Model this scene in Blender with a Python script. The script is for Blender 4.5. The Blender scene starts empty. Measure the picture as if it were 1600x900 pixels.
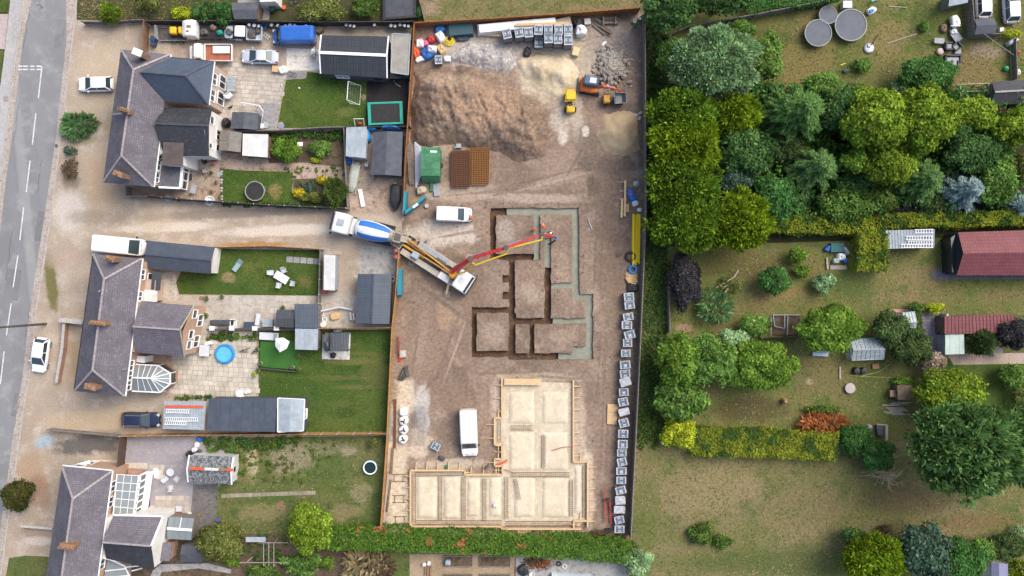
import bpy,bmesh,math,random
import numpy as np
from mathutils import Vector,Matrix
from mathutils.geometry import tessellate_polygon
# ---- camera, sky, sun, exposure
SC=bpy.context.scene
COL=SC.collection
R=math.radians
ALT=100.0
PPM=12.8
cam_d=bpy.data.cameras.new('camera')
cam_d.sensor_width=36.0
cam_d.lens=36.0*ALT/125.0
cam_d.clip_end=6000
cam=bpy.data.objects.new('camera',cam_d)
cam.location=(0,0,ALT)
COL.objects.link(cam)
SC.camera=cam
SUN_EL,SUN_AZ=R(50),R(38)
w=bpy.data.worlds.new('World')
SC.world=w
w.use_nodes=True
wn=w.node_tree
sky=wn.nodes.new('ShaderNodeTexSky')
sky.sky_type='NISHITA'
sky.sun_disc=False
sky.sun_elevation=SUN_EL
sky.sun_rotation=R(90)-SUN_AZ
sky.air_density=1.0
sky.dust_density=4.0
sky.ozone_density=1.0
bg=wn.nodes['Background']
bg.inputs['Strength'].default_value=.14
wn.links.new(sky.outputs['Color'],bg.inputs['Color'])
sun_d=bpy.data.lights.new('sun','SUN')
sun_d.energy=1.4
sun_d.angle=R(42)
sun_d.color=(1.0,.96,.89)
sun=bpy.data.objects.new('sun',sun_d)
d=Vector((math.cos(SUN_EL)*math.cos(SUN_AZ),math.cos(SUN_EL)*math.sin(SUN_AZ),math.sin(SUN_EL)))
sun.rotation_euler=d.to_track_quat('Z','Y').to_euler()
sun.location=(0,0,150)
COL.objects.link(sun)
SC.view_settings.view_transform='Standard'
SC.view_settings.look='None'
SC.view_settings.exposure=.88
SC.view_settings.gamma=1.0
# ---- helpers
def P(px,py,z=.0):
 """photograph pixel seen at height z -> point in metres"""
 k=(1-z/ALT)/PPM
 return Vector(((px-800)*k,(450-py)*k,z))
def PP(pts,z=.0):
 return[P(x,y,z)for x,y in pts]
def rect(x0,y0,x1,y1):
 return[(x0,y0),(x1,y0),(x1,y1),(x0,y1)]
class MB:
 def __init__(s):
  s.v=[];s.f=[]
 def poly(s,pts):
  i=len(s.v);s.v+=[tuple(p)for p in pts];s.f.append(tuple(range(i,i+len(pts))));return s
 def prism(s,pts,z0,z1,bottom=False):
  """pts: xy outline, any order; closed solid between z0 and z1"""
  n=len(pts)
  a=sum(pts[i][0]*pts[(i+1)%n][1]-pts[(i+1)%n][0]*pts[i][1]for i in range(n))
  pts=list(pts)if a>0 else list(pts)[::-1]
  i=len(s.v)
  s.v+=[(p[0],p[1],z0)for p in pts]+[(p[0],p[1],z1)for p in pts]
  s.f.append(tuple(range(i+n,i+2*n)))
  if bottom:s.f.append(tuple(range(i+n-1,i-1,-1)))
  for k in range(n):
   j=(k+1)%n
   s.f.append((i+k,i+j,i+n+j,i+n+k))
  return s
 def hexa(s,b,t):
  """b, t: four bottom and four top corners, counter clockwise from above"""
  i=len(s.v);s.v+=[tuple(p)for p in b]+[tuple(p)for p in t]
  s.f+=[(i+3,i+2,i+1,i),(i+4,i+5,i+6,i+7)]
  for k in range(4):
   j=(k+1)%4
   s.f.append((i+k,i+j,i+4+j,i+4+k))
  return s
 def box(s,cx,cy,z0,z1,lx,ly,rot=.0,top=1.0):
  c,n=math.cos(rot),math.sin(rot)
  def q(x,y,z):return(cx+x*c-y*n,cy+x*n+y*c,z)
  x,y=lx/2,ly/2;X,Y=x*top,y*top
  return s.hexa([q(-x,-y,z0),q(x,-y,z0),q(x,y,z0),q(-x,y,z0)],[q(-X,-Y,z1),q(X,-Y,z1),q(X,Y,z1),q(-X,Y,z1)])
 def bar(s,a,b,w=.05,h=.05):
  a,b=Vector(a),Vector(b);d=(b-a)
  if d.length<1e-6:return s
  d.normalize()
  u=Vector((0,0,1)).cross(d)
  if u.length<1e-3:u=Vector((1,0,0))
  u.normalize();n=d.cross(u);u=u*(w/2);n=n*(h/2)
  return s.hexa([a-u-n,a+u-n,b+u-n,b-u-n][::-1]if n.z<0 else[a-u-n,b-u-n,b+u-n,a+u-n][::-1],[a-u+n,a+u+n,b+u+n,b-u+n][::-1]if n.z<0 else[a-u+n,b-u+n,b+u+n,a+u+n][::-1])
 def tube(s,pts,r,n=6,cap=True):
  pts=[Vector(p)for p in pts];rings=[]
  m=len(pts)
  rr=r if isinstance(r,(list,tuple))else[r]*m
  for k,p in enumerate(pts):
   d=(pts[min(k+1,m-1)]-pts[max(k-1,0)]).normalized()
   u=d.cross(Vector((0,0,1)))
   if u.length<1e-3:u=Vector((1,0,0))
   u.normalize();v=u.cross(d)
   i=len(s.v)
   s.v+=[tuple(p+(u*math.cos(t)+v*math.sin(t))*rr[k])for t in[2*math.pi*q/n for q in range(n)]]
   rings.append(i)
  for a,b in zip(rings,rings[1:]):
   for q in range(n):
    j=(q+1)%n
    s.f.append((a+q,b+q,b+j,a+j))
  if cap:
   s.f.append(tuple(rings[0]+q for q in range(n)))
   s.f.append(tuple(rings[-1]+q for q in range(n-1,-1,-1)))
  return s
 def cyl(s,cx,cy,z0,z1,r,n=16,r2=None):
  r2=r if r2 is None else r2
  i=len(s.v)
  for z,q in((z0,r),(z1,r2)):
   s.v+=[(cx+q*math.cos(2*math.pi*k/n),cy+q*math.sin(2*math.pi*k/n),z)for k in range(n)]
  s.f.append(tuple(range(i+n,i+2*n)));s.f.append(tuple(range(i+n-1,i-1,-1)))
  for k in range(n):
   j=(k+1)%n
   s.f.append((i+k,i+j,i+n+j,i+n+k))
  return s
 def ring(s,cx,cy,cz,r,t,n=28,m=6,squash=1.0):
  """torus lying flat"""
  i=len(s.v)
  for k in range(n):
   a=2*math.pi*k/n
   for q in range(m):
    b=2*math.pi*q/m
    rr=r+t*math.cos(b)
    s.v.append((cx+rr*math.cos(a),cy+rr*math.sin(a)*squash,cz+t*math.sin(b)))
  for k in range(n):
   for q in range(m):
    k2,q2=(k+1)%n,(q+1)%m
    s.f.append((i+k*m+q,i+k2*m+q,i+k2*m+q2,i+k*m+q2))
  return s
 def lathe(s,cx,cy,prof,n=20):
  i=len(s.v);m=len(prof)
  for r,z in prof:
   s.v+=[(cx+r*math.cos(2*math.pi*k/n),cy+r*math.sin(2*math.pi*k/n),z)for k in range(n)]
  for a in range(m-1):
   for k in range(n):
    j=(k+1)%n
    s.f.append((i+a*n+k,i+a*n+j,i+(a+1)*n+j,i+(a+1)*n+k))
  s.f.append(tuple(i+(m-1)*n+k for k in range(n)))
  s.f.append(tuple(i+k for k in range(n-1,-1,-1)))
  return s
 def loft(s,secs,n=16,p=5.0):
  """secs: (x, half width, z0, z1); rounded sections along x"""
  rings=[]
  for x,hw,z0,z1 in secs:
   i=len(s.v);rings.append(i);zm,hh=(z0+z1)/2,(z1-z0)/2
   for k in range(n):
    t=2*math.pi*(k+.5)/n;c,q=math.cos(t),math.sin(t)
    s.v.append((x,hw*math.copysign(abs(c)**(2/p),c),zm+hh*math.copysign(abs(q)**(2/p),q)))
  up=secs[-1][0]>secs[0][0]
  for a,b in zip(rings,rings[1:]):
   for k in range(n):
    j=(k+1)%n
    s.f.append((a+k,a+j,b+j,b+k)if up else(a+j,a+k,b+k,b+j))
  A=[rings[0]+k for k in range(n)];B=[rings[-1]+k for k in range(n)]
  if up:A.reverse()
  else:B.reverse()
  s.f.append(tuple(A));s.f.append(tuple(B))
  return s
 def lump(s,cx,cy,z0,lx,ly,h,rot=0,seed=0,n=10,m=6,wob=.12,p=3.0):
  """soft, uneven pillow or bag"""
  rg=random.Random(seed);i=len(s.v)
  c0,s0=math.cos(rot),math.sin(rot)
  ph=[rg.uniform(0,6.28)for _ in range(6)]
  for a in range(m+1):
   t=a/m;zz=h*(1-(1-t)**1.6)if t<1 else h
   sc=(1-t**3.2)**.5 if t<1 else .02
   for k in range(n):
    b=2*math.pi*k/n
    c,q=math.cos(b),math.sin(b)
    wv=1+wob*(math.sin(3*b+ph[0]+t*3)+.6*math.sin(5*b+ph[1]-t*5))*.6
    x=lx/2*math.copysign(abs(c)**(2/p),c)*max(sc,.02)*wv
    y=ly/2*math.copysign(abs(q)**(2/p),q)*max(sc,.02)*wv
    z=z0+zz*(1+wob*math.sin(2*b+ph[2])*t)
    s.v.append((cx+x*c0-y*s0,cy+x*s0+y*c0,z))
  for a in range(m):
   for k in range(n):
    j=(k+1)%n
    s.f.append((i+a*n+k,i+a*n+j,i+(a+1)*n+j,i+(a+1)*n+k))
  s.f.append(tuple(i+m*n+k for k in range(n)))
  return s
WORLD_OFF={}
def set_uv(me):
 """metre-true coordinates on every face: u runs level, v runs up the slope"""
 n=len(me.loops)
 if n==0:return
 uvl=me.uv_layers.new(name='UVMap')
 co=np.empty(len(me.vertices)*3,np.float32);me.vertices.foreach_get('co',co);co=co.reshape(-1,3)
 vi=np.empty(n,np.int32);me.loops.foreach_get('vertex_index',vi)
 nf=len(me.polygons)
 nr=np.empty(nf*3,np.float32);me.polygons.foreach_get('normal',nr);nr=nr.reshape(-1,3)
 lt=np.empty(nf,np.int32);me.polygons.foreach_get('loop_total',lt)
 N=np.repeat(nr,lt,axis=0)
 u=np.stack([-N[:,1],N[:,0],np.zeros(n)],1)
 ln=np.linalg.norm(u,axis=1)
 flat=ln<.05
 u[flat]=(1,0,0);ln[flat]=1
 u/=ln[:,None]
 v=np.cross(N,u)
 v[flat]=(0,1,0)
 p=co[vi]
 uv=np.stack([(p*u).sum(1),(p*v).sum(1)],1).astype(np.float32)
 uvl.data.foreach_set('uv',uv.ravel())
def mesh_of(name,mb,mats,smooth=False,off=None,fm=None):
 me=bpy.data.meshes.new(name)
 v=mb.v
 if off is not None:v=[(a-off[0],b-off[1],c-off[2])for a,b,c in v]
 me.from_pydata(v,[],mb.f)
 for m in(mats if isinstance(mats,(list,tuple))else[mats]):me.materials.append(m)
 if fm:me.polygons.foreach_set('material_index',fm)
 if smooth:me.polygons.foreach_set('use_smooth',[True]*len(me.polygons))
 me.update()
 set_uv(me)
 return me
def link(name,me,parent=None,kind=None,label=None):
 o=bpy.data.objects.new(name,me);COL.objects.link(o)
 if parent is not None:
  o.parent=parent
  if parent.name in WORLD_OFF:WORLD_OFF[o.name]=WORLD_OFF[parent.name]
 if kind:o['kind']=kind
 if label:o['label']=label
 return o
def part(name,mb,m,parent=None,smooth=False,kind=None,label=None,fm=None):
 off=WORLD_OFF.get(parent.name)if parent is not None else None
 return link(name,mesh_of(name,mb,m,smooth,off,fm),parent,kind,label)
def tag(o,label,cat,group=None):
 o['label']=label;o['category']=cat
 if group:o['group']=group
 return o
def thing(name,label,cat,loc=(0,0,0),rot=.0,group=None,world=False):
 """an empty at the base of the thing; world=True: parts are given in scene metres"""
 o=bpy.data.objects.new(name,None);COL.objects.link(o)
 o.empty_display_size=.3
 o.location=loc;o.rotation_euler=(0,0,rot)
 if world:WORLD_OFF[o.name]=tuple(loc)
 return tag(o,label,cat,group)
def single(name,mb,m,label,cat,group=None,smooth=False):
 return tag(part(name,mb,m,None,smooth),label,cat,group)
KIDS=None
def copy_tree(o,loc,rot=.0,label=None,group=None):
 r=o.copy();COL.objects.link(r);r.location=loc;r.rotation_euler=(0,0,rot)
 if label:r['label']=label
 if group:r['group']=group
 for ch in list(o.children):
  c=ch.copy();COL.objects.link(c);c.parent=r
  for g in list(ch.children):
   e=g.copy();COL.objects.link(e);e.parent=c
 return r
ORD=['first','second','third','fourth','fifth','sixth','seventh','eighth','ninth','tenth','eleventh','twelfth','thirteenth','fourteenth','fifteenth','sixteenth','seventeenth','eighteenth','nineteenth','twentieth']
ORD+=['twenty-'+s for s in ORD[:9]]+['thirtieth']+['thirty-'+s for s in ORD[:9]]
# ---- materials
def nmat(name):
 m=bpy.data.materials.new(name);m.use_nodes=True
 nt=m.node_tree
 return m,nt,nt.nodes['Principled BSDF']
def nd(nt,t,**kw):
 n=nt.nodes.new(t)
 for k,v in kw.items():
  if k in n.inputs:n.inputs[k].default_value=v
  else:setattr(n,k,v)
 return n
def mixc(nt,fac,a,b,blend='MIX'):
 n=nt.nodes.new('ShaderNodeMix');n.data_type='RGBA';n.blend_type=blend
 for s,v in((n.inputs[0],fac),(n.inputs[6],a),(n.inputs[7],b)):
  if hasattr(v,'is_linked'):nt.links.new(v,s)
  elif isinstance(v,(int,float)):s.default_value=v
  else:s.default_value=(*v[:3],1)
 return n.outputs[2]
def noise(nt,vec,scale,detail=5,rough=.6,dist=.0):
 n=nd(nt,'ShaderNodeTexNoise',Scale=scale,Detail=detail,Roughness=rough,Distortion=dist)
 if vec is not None:nt.links.new(vec,n.inputs['Vector'])
 return n.outputs['Fac']
def mapr(nt,v,a,b,c=.0,e=1.0,smooth=True):
 n=nt.nodes.new('ShaderNodeMapRange')
 if smooth:n.interpolation_type='SMOOTHSTEP'
 nt.links.new(v,n.inputs[0])
 for i,q in enumerate((a,b,c,e)):n.inputs[i+1].default_value=q
 return n.outputs[0]
def mth(nt,op,a,b):
 n=nt.nodes.new('ShaderNodeMath');n.operation=op
 for s,v in((n.inputs[0],a),(n.inputs[1],b)):
  if hasattr(v,'is_linked'):nt.links.new(v,s)
  else:s.default_value=v
 return n.outputs[0]
def bumpit(nt,bsdf,h,strength,dist=.05):
 b=nd(nt,'ShaderNodeBump',Strength=strength,Distance=dist)
 nt.links.new(h,b.inputs['Height']);nt.links.new(b.outputs[0],bsdf.inputs['Normal'])
def mat(name,c,c2=None,sc=1.5,rough=.8,bump=.0,bsc=12.0,metal=.0,lo=.35,hi=.65,isl=.0,spec=.35,coat=.0):
 """painted, woven or weathered surface: two tones in uneven blotches, optional relief"""
 m,nt,b=nmat(name)
 b.inputs['Roughness'].default_value=rough
 b.inputs['Metallic'].default_value=metal
 b.inputs['Specular IOR Level'].default_value=spec
 b.inputs['Coat Weight'].default_value=coat
 tc=nd(nt,'ShaderNodeTexCoord');oi=nd(nt,'ShaderNodeObjectInfo')
 va=nd(nt,'ShaderNodeVectorMath',operation='ADD')
 nt.links.new(tc.outputs['Object'],va.inputs[0])
 sh=nd(nt,'ShaderNodeMath',operation='MULTIPLY');sh.inputs[1].default_value=37.0
 nt.links.new(oi.outputs['Random'],sh.inputs[0]);nt.links.new(sh.outputs[0],va.inputs[1])
 vec=va.outputs[0]
 if c2 is None:c2=tuple(x*.78 for x in c)
 n1=noise(nt,vec,sc,6,.62);n2=noise(nt,vec,sc*7,4,.6)
 f=mth(nt,'ADD',mth(nt,'MULTIPLY',n1,.65),mth(nt,'MULTIPLY',n2,.35))
 col=mixc(nt,mapr(nt,f,lo,hi),c,c2)
 if isl:
  g=nd(nt,'ShaderNodeNewGeometry')
  v=mapr(nt,g.outputs['Random Per Island'],0,1,1-isl,1+isl,False)
  hs=nd(nt,'ShaderNodeHueSaturation');nt.links.new(v,hs.inputs['Value']);nt.links.new(col,hs.inputs['Color'])
  col=hs.outputs[0]
 nt.links.new(col,b.inputs['Base Color'])
 if bump:bumpit(nt,b,noise(nt,vec,bsc,5,.6),bump,.05)
 return m
def tiled(name,c,c2,mortar,w=.3,h=.2,rough=.8,bump=.6,stain=None,stain_amt=.5,off=.5,msize=.012,blot=.5):
 """slates, tiles or bricks laid in courses, lichen and wear over them"""
 m,nt,b=nmat(name)
 b.inputs['Roughness'].default_value=rough;b.inputs['Specular IOR Level'].default_value=.3
 uv=nd(nt,'ShaderNodeUVMap');tc=nd(nt,'ShaderNodeTexCoord')
 br=nd(nt,'ShaderNodeTexBrick',Scale=1.0)
 br.inputs['Color1'].default_value=(*c,1);br.inputs['Color2'].default_value=(*c2,1)
 br.inputs['Mortar'].default_value=(*mortar,1);br.inputs['Mortar Size'].default_value=msize
 br.inputs['Brick Width'].default_value=w;br.inputs['Row Height'].default_value=h
 br.offset=off
 nt.links.new(uv.outputs[0],br.inputs['Vector'])
 col=br.outputs['Color']
 n1=noise(nt,tc.outputs['Object'],.55,7,.68)
 col=mixc(nt,mapr(nt,n1,.35,.7,0,blot),col,tuple(x*.62 for x in c2))
 n2=noise(nt,tc.outputs['Object'],2.6,6,.7)
 if stain:col=mixc(nt,mapr(nt,n2,.52,.72,0,stain_amt),col,stain)
 nt.links.new(col,b.inputs['Base Color'])
 bumpit(nt,b,mth(nt,'ADD',br.outputs['Fac'],mth(nt,'MULTIPLY',n2,-.6)),-bump,.03)
 return m
def ground(name,c,c2,sc=.25,fine=6.0,c3=None,blobs=(),rough=.95,bump=.5,edge=.55,fine_amt=.5,speck=None,bd=.06):
 """earth, gravel or turf: blended tones, grain, and patches with their own place and ragged edge
       blob: (px, py, rx px, ry px, turn degrees, colour, amount)"""
 m,nt,b=nmat(name)
 b.inputs['Roughness'].default_value=rough;b.inputs['Specular IOR Level'].default_value=.15
 tc=nd(nt,'ShaderNodeTexCoord');vec=tc.outputs['Object']
 na=noise(nt,vec,sc,8,.66,.3);nb=noise(nt,vec,fine,6,.7);nc=noise(nt,vec,sc*4.3,7,.68)
 col=mixc(nt,mapr(nt,na,.36,.64),c,c2)
 if c3:col=mixc(nt,mapr(nt,nc,.47,.68),col,c3)
 for(px,py,rx,ry,turn,bc,amt)in blobs:
  q=P(px,py)
  mp=nd(nt,'ShaderNodeMapping',vector_type='TEXTURE')
  mp.inputs['Location'].default_value=q;mp.inputs['Rotation'].default_value=(0,0,R(turn))
  mp.inputs['Scale'].default_value=(rx/PPM,ry/PPM,1000)
  nt.links.new(vec,mp.inputs[0])
  ln=nd(nt,'ShaderNodeVectorMath',operation='LENGTH');nt.links.new(mp.outputs[0],ln.inputs[0])
  e=mth(nt,'ADD',ln.outputs['Value'],mth(nt,'MULTIPLY',mth(nt,'SUBTRACT',nc,.5),edge*3))
  col=mixc(nt,mapr(nt,e,1.15,.55,0,amt),col,bc)
 lo=mixc(nt,1.0,col,(.45,.45,.45),'MULTIPLY');hi=mixc(nt,1.0,col,(1.5,1.5,1.5),'MULTIPLY')
 g=mixc(nt,mapr(nt,nb,.3,.7),lo,hi)
 col=mixc(nt,fine_amt,col,g)
 if speck:
  vo=nd(nt,'ShaderNodeTexVoronoi',Scale=speck[1]);nt.links.new(vec,vo.inputs['Vector'])
  nn=noise(nt,vec,1.2,3,.6)
  f=mth(nt,'MULTIPLY',mapr(nt,vo.outputs['Distance'],.28,.12,0,speck[2]),mapr(nt,nn,.4,.6))
  col=mixc(nt,f,col,speck[0])
 nt.links.new(col,b.inputs['Base Color'])
 bumpit(nt,b,mth(nt,'ADD',mth(nt,'MULTIPLY',nb,.6),nc),bump,bd)
 return m
def foliage(name,c,c2,c3=None,var=.35,trans=.32,sc=.8,dead=None):
 m=bpy.data.materials.new(name);m.use_nodes=True;nt=m.node_tree
 nt.nodes.clear()
 out=nd(nt,'ShaderNodeOutputMaterial')
 g=nd(nt,'ShaderNodeNewGeometry');tc=nd(nt,'ShaderNodeTexCoord')
 n1=noise(nt,tc.outputs['Object'],sc,4,.6)
 col=mixc(nt,mapr(nt,n1,.38,.62),c,c2)
 rnd=g.outputs['Random Per Island']
 cl=nd(nt,'ShaderNodeAttribute',attribute_name='clump')
 if c3:col=mixc(nt,mapr(nt,rnd,.62,.95,0,.85),col,c3)
 if dead:
  n2=noise(nt,tc.outputs['Object'],dead[1],3,.55)
  col=mixc(nt,mapr(nt,n2,dead[2],dead[2]+.07),col,dead[0])
 hs=nd(nt,'ShaderNodeHueSaturation');nt.links.new(col,hs.inputs['Color'])
 w1=nd(nt,'ShaderNodeTexWhiteNoise',noise_dimensions='1D');nt.links.new(rnd,w1.inputs['W'])
 nt.links.new(mth(nt,'MULTIPLY',mapr(nt,w1.outputs['Value'],0,1,1-var,1+var,False),mapr(nt,cl.outputs['Fac'],0,1,.7,1.46,False)),hs.inputs['Value'])
 df=nd(nt,'ShaderNodeBsdfDiffuse');tr=nd(nt,'ShaderNodeBsdfTranslucent')
 nt.links.new(hs.outputs[0],df.inputs[0]);nt.links.new(hs.outputs[0],tr.inputs[0])
 mx=nd(nt,'ShaderNodeMixShader');mx.inputs[0].default_value=trans
 nt.links.new(df.outputs[0],mx.inputs[1]);nt.links.new(tr.outputs[0],mx.inputs[2])
 nt.links.new(mx.outputs[0],out.inputs[0])
 return m
def glass_mat(name,c,rough=.08):
 m,nt,b=nmat(name)
 b.inputs['Base Color'].default_value=(*c,1);b.inputs['Roughness'].default_value=rough
 b.inputs['Specular IOR Level'].default_value=.6
 return m
def clear_mat(name,c,alpha=.35):
 m=bpy.data.materials.new(name);m.use_nodes=True;nt=m.node_tree;b=nt.nodes['Principled BSDF']
 b.inputs['Base Color'].default_value=(*c,1);b.inputs['Roughness'].default_value=.15
 b.inputs['Alpha'].default_value=alpha;b.inputs['Specular IOR Level'].default_value=.6
 return m
M={}
M['white']=mat('white_paint',(.78,.78,.77),(.66,.66,.64),1.2,.45)
M['render']=mat('white_render',(.72,.70,.66),(.58,.55,.5),.8,.9)
M['upvc']=mat('white_plastic',(.8,.8,.8),(.7,.7,.7),2,.35)
M['carwhite']=mat('white_car_paint',(.80,.81,.82),(.76,.77,.78),.6,.3,coat=.4)
M['vanwhite']=mat('white_van_paint',(.80,.80,.79),(.66,.65,.62),.9,.4,coat=.2)
M['silver']=mat('silver_paint',(.50,.55,.60),(.42,.46,.52),.8,.3,coat=.3)
M['palegrey']=mat('pale_grey_paint',(.55,.57,.6),(.45,.47,.5),.8,.4)
M['bluevan']=mat('blue_van_paint',(.025,.13,.46),(.02,.10,.36),1.0,.35,coat=.3)
M['navy']=mat('navy_car_paint',(.012,.018,.045),(.02,.028,.06),1.0,.2,coat=.5)
M['red']=mat('red_paint',(.46,.035,.03),(.36,.03,.03),1.5,.45)
M['orange']=mat('orange_paint',(.62,.16,.02),(.48,.11,.02),1.5,.5)
M['yellow']=mat('yellow_paint',(.70,.46,.02),(.55,.34,.02),1.5,.45)
M['amber']=mat('amber_paint',(.60,.30,.03),(.42,.2,.03),2,.5)
M['teal']=mat('teal_paint',(.02,.22,.27),(.03,.17,.22),1,.5)
M['green']=mat('green_paint',(.03,.19,.08),(.05,.14,.06),.9,.5)
M['aqua']=mat('aqua_pad',(.02,.33,.23),(.02,.25,.18),1,.5)
M['bluebright']=mat('bright_blue_plastic',(.02,.25,.58),(.02,.2,.5),1,.4)
M['bluetarp']=mat('blue_tarpaulin',(.02,.1,.36),(.03,.16,.45),2.5,.5)
M['black']=mat('black_plastic',(.015,.016,.018),(.028,.028,.03),2,.5)
M['rubber']=mat('tyre_rubber',(.02,.02,.02),(.035,.034,.032),3,.85)
M['steel']=mat('galvanised_steel',(.36,.38,.4),(.27,.29,.31),2,.4,metal=.5)
M['darksteel']=mat('dark_machinery_steel',(.05,.05,.055),(.12,.10,.08),2.5,.6)
M['dirtysteel']=mat('cement_splashed_steel',(.22,.19,.14),(.42,.37,.29),3,.8,bump=.3)
M['greyfelt']=mat('grey_felt',(.095,.102,.118),(.062,.068,.08),1.4,.9,bump=.2,bsc=30)
M['darkfelt']=mat('dark_felt',(.05,.055,.065),(.075,.08,.09),1.4,.9,bump=.2,bsc=30)
M['bluefelt']=mat('blue_grey_felt',(.065,.08,.105),(.047,.058,.077),1.2,.9,bump=.2,bsc=30)
M['palesheet']=mat('pale_roof_sheet',(.33,.37,.40),(.23,.265,.29),1.0,.6)
M['whitesheet']=mat('white_roof_sheet',(.66,.66,.64),(.46,.46,.44),1.0,.6)
M['mintsheet']=mat('pale_green_roof_sheet',(.40,.48,.42),(.33,.40,.36),.8,.6)
M['asbestos']=mat('mottled_cement_sheet',(.30,.31,.32),(.06,.065,.07),3.2,.95,.4,20,lo=.42,hi=.56)
M['brick']=tiled('red_brick',(.36,.14,.075),(.44,.21,.12),(.40,.36,.31),.225,.075,.9,.3,(.2,.1,.07),.4)
M['pinkbrick']=tiled('pale_brick',(.47,.32,.24),(.52,.38,.29),(.45,.41,.36),.225,.075,.9,.3)
M['housebrick']=tiled('orange_brick',(.44,.22,.12),(.50,.29,.17),(.44,.39,.33),.225,.075,.9,.3,(.25,.13,.08),.4)
M['chimbrick']=mat('sooty_orange_brick',(.31,.185,.105),(.17,.10,.07),3.2,.9,.3,16)
M['pot']=mat('terracotta',(.36,.215,.12),(.24,.135,.075),2,.85)
M['roofold']=tiled('weathered_tile',(.165,.150,.172),(.132,.12,.14),(.075,.068,.08),.32,.26,.85,.9,(.30,.28,.275),.4,blot=.75,msize=.02)
M['roofnew']=tiled('blue_grey_tile',(.075,.098,.135),(.063,.083,.118),(.03,.04,.058),.42,.30,.6,.6,(.13,.15,.18),.25,blot=.35)
M['slate']=tiled('slate_and_shaded_tile',(.052,.053,.062),(.036,.037,.045),(.02,.02,.025),.3,.22,.6,.6,(.17,.165,.16),.3)
M['hutroof']=tiled('dark_tile_sheet',(.040,.045,.055),(.033,.038,.046),(.018,.021,.027),.33,.8,.55,.6,(.08,.085,.09),.2,off=0,msize=.03,blot=.35)
M['greytile']=tiled('grey_tile_sheet',(.085,.102,.125),(.075,.09,.112),(.055,.066,.084),.33,.9,.6,.5,(.15,.165,.18),.2,off=0,msize=.025,blot=.4)
M['redtile']=tiled('red_tile_sheet',(.20,.062,.066),(.175,.05,.055),(.105,.033,.036),.4,.45,.6,.7,(.27,.10,.10),.3,off=0,msize=.03)
M['ridge']=mat('pale_ridge_tile',(.34,.31,.30),(.24,.215,.215),2,.9)
M['timber']=mat('new_timber',(.58,.42,.24),(.48,.33,.18),2.5,.8,isl=.12)
M['ply']=mat('plywood',(.55,.37,.19),(.47,.31,.16),2,.8)
M['fenceorange']=mat('orange_brown_fence',(.30,.125,.04),(.21,.085,.03),2,.85,isl=.14)
M['fencegold']=mat('golden_fence',(.40,.22,.08),(.30,.15,.05),2,.85,isl=.14)
M['fencegrey']=mat('silvered_fence',(.24,.21,.18),(.15,.13,.115),2,.9,isl=.14)
M['fencedark']=mat('dark_stained_fence',(.05,.045,.042),(.085,.07,.06),2,.9,isl=.14)
M['concretepost']=mat('concrete_post',(.46,.44,.40),(.35,.33,.3),3,.9)
M['brownwood']=mat('brown_shed_boards',(.13,.08,.05),(.19,.14,.10),2.5,.85,isl=.1)
M['oldwood']=mat('old_grey_boards',(.21,.19,.165),(.14,.125,.11),2.5,.9,isl=.15)
M['rust']=mat('rusty_steel',(.14,.062,.03),(.09,.043,.026),4,.9,isl=.2)
M['rustorange']=mat('orange_rusty_steel',(.27,.125,.035),(.18,.08,.03),4,.9,isl=.2)
M['glass']=glass_mat('dark_window_glass',(.02,.025,.03))
M['conglass']=glass_mat('conservatory_roof_sheet',(.19,.215,.22),.25)
M['ghglass']=clear_mat('greenhouse_glass',(.55,.65,.68),.32)
M['screen']=glass_mat('windscreen_glass',(.03,.05,.06),.05)
M['pink']=mat('pink_plastic',(.6,.12,.25),(.5,.1,.2),2,.5)
M['red2']=mat('red_orange_plastic',(.65,.10,.03),(.5,.08,.03),2,.5)
M['wrap']=mat('plastic_wrapped_bricks',(.17,.17,.185),(.075,.075,.085),3.4,.3,.5,9)
M['wraptop']=mat('white_wrapping_sheet',(.50,.50,.51),(.27,.28,.30),2.6,.4,.3,9)
M['label']=mat('blue_print_on_wrap',(.055,.085,.12),(.12,.16,.2),4,.5)
M['whitebag']=mat('white_woven_bag',(.74,.74,.73),(.6,.6,.58),3,.8,.3,10)
M['insul']=mat('white_foam_board',(.80,.79,.76),(.72,.69,.63),1,.8)
M['rubble']=mat('broken_concrete',(.38,.34,.29),(.26,.22,.185),1.5,.95,.4,14,isl=.3)
M['rattan']=mat('dark_rattan',(.055,.055,.06),(.09,.09,.095),6,.8)
M['cushion']=mat('grey_cushion',(.36,.36,.38),(.28,.28,.3),3,.95)
M['palewood']=mat('sun_bleached_wood',(.38,.33,.27),(.28,.24,.2),2,.9)
M['skin']=mat('skin',(.50,.30,.21),(.46,.27,.18),5,.6)
M['hivis']=mat('orange_safety_cloth',(.75,.20,.02),(.65,.15,.02),4,.8)
M['trouser']=mat('dark_work_cloth',(.04,.045,.06),(.06,.065,.08),4,.9)
M['bark']=mat('bark',(.10,.075,.055),(.16,.125,.09),3,.95,.5,12)
M['deadwood']=mat('bare_twigs',(.52,.41,.25),(.40,.31,.19),3,.95)
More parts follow.
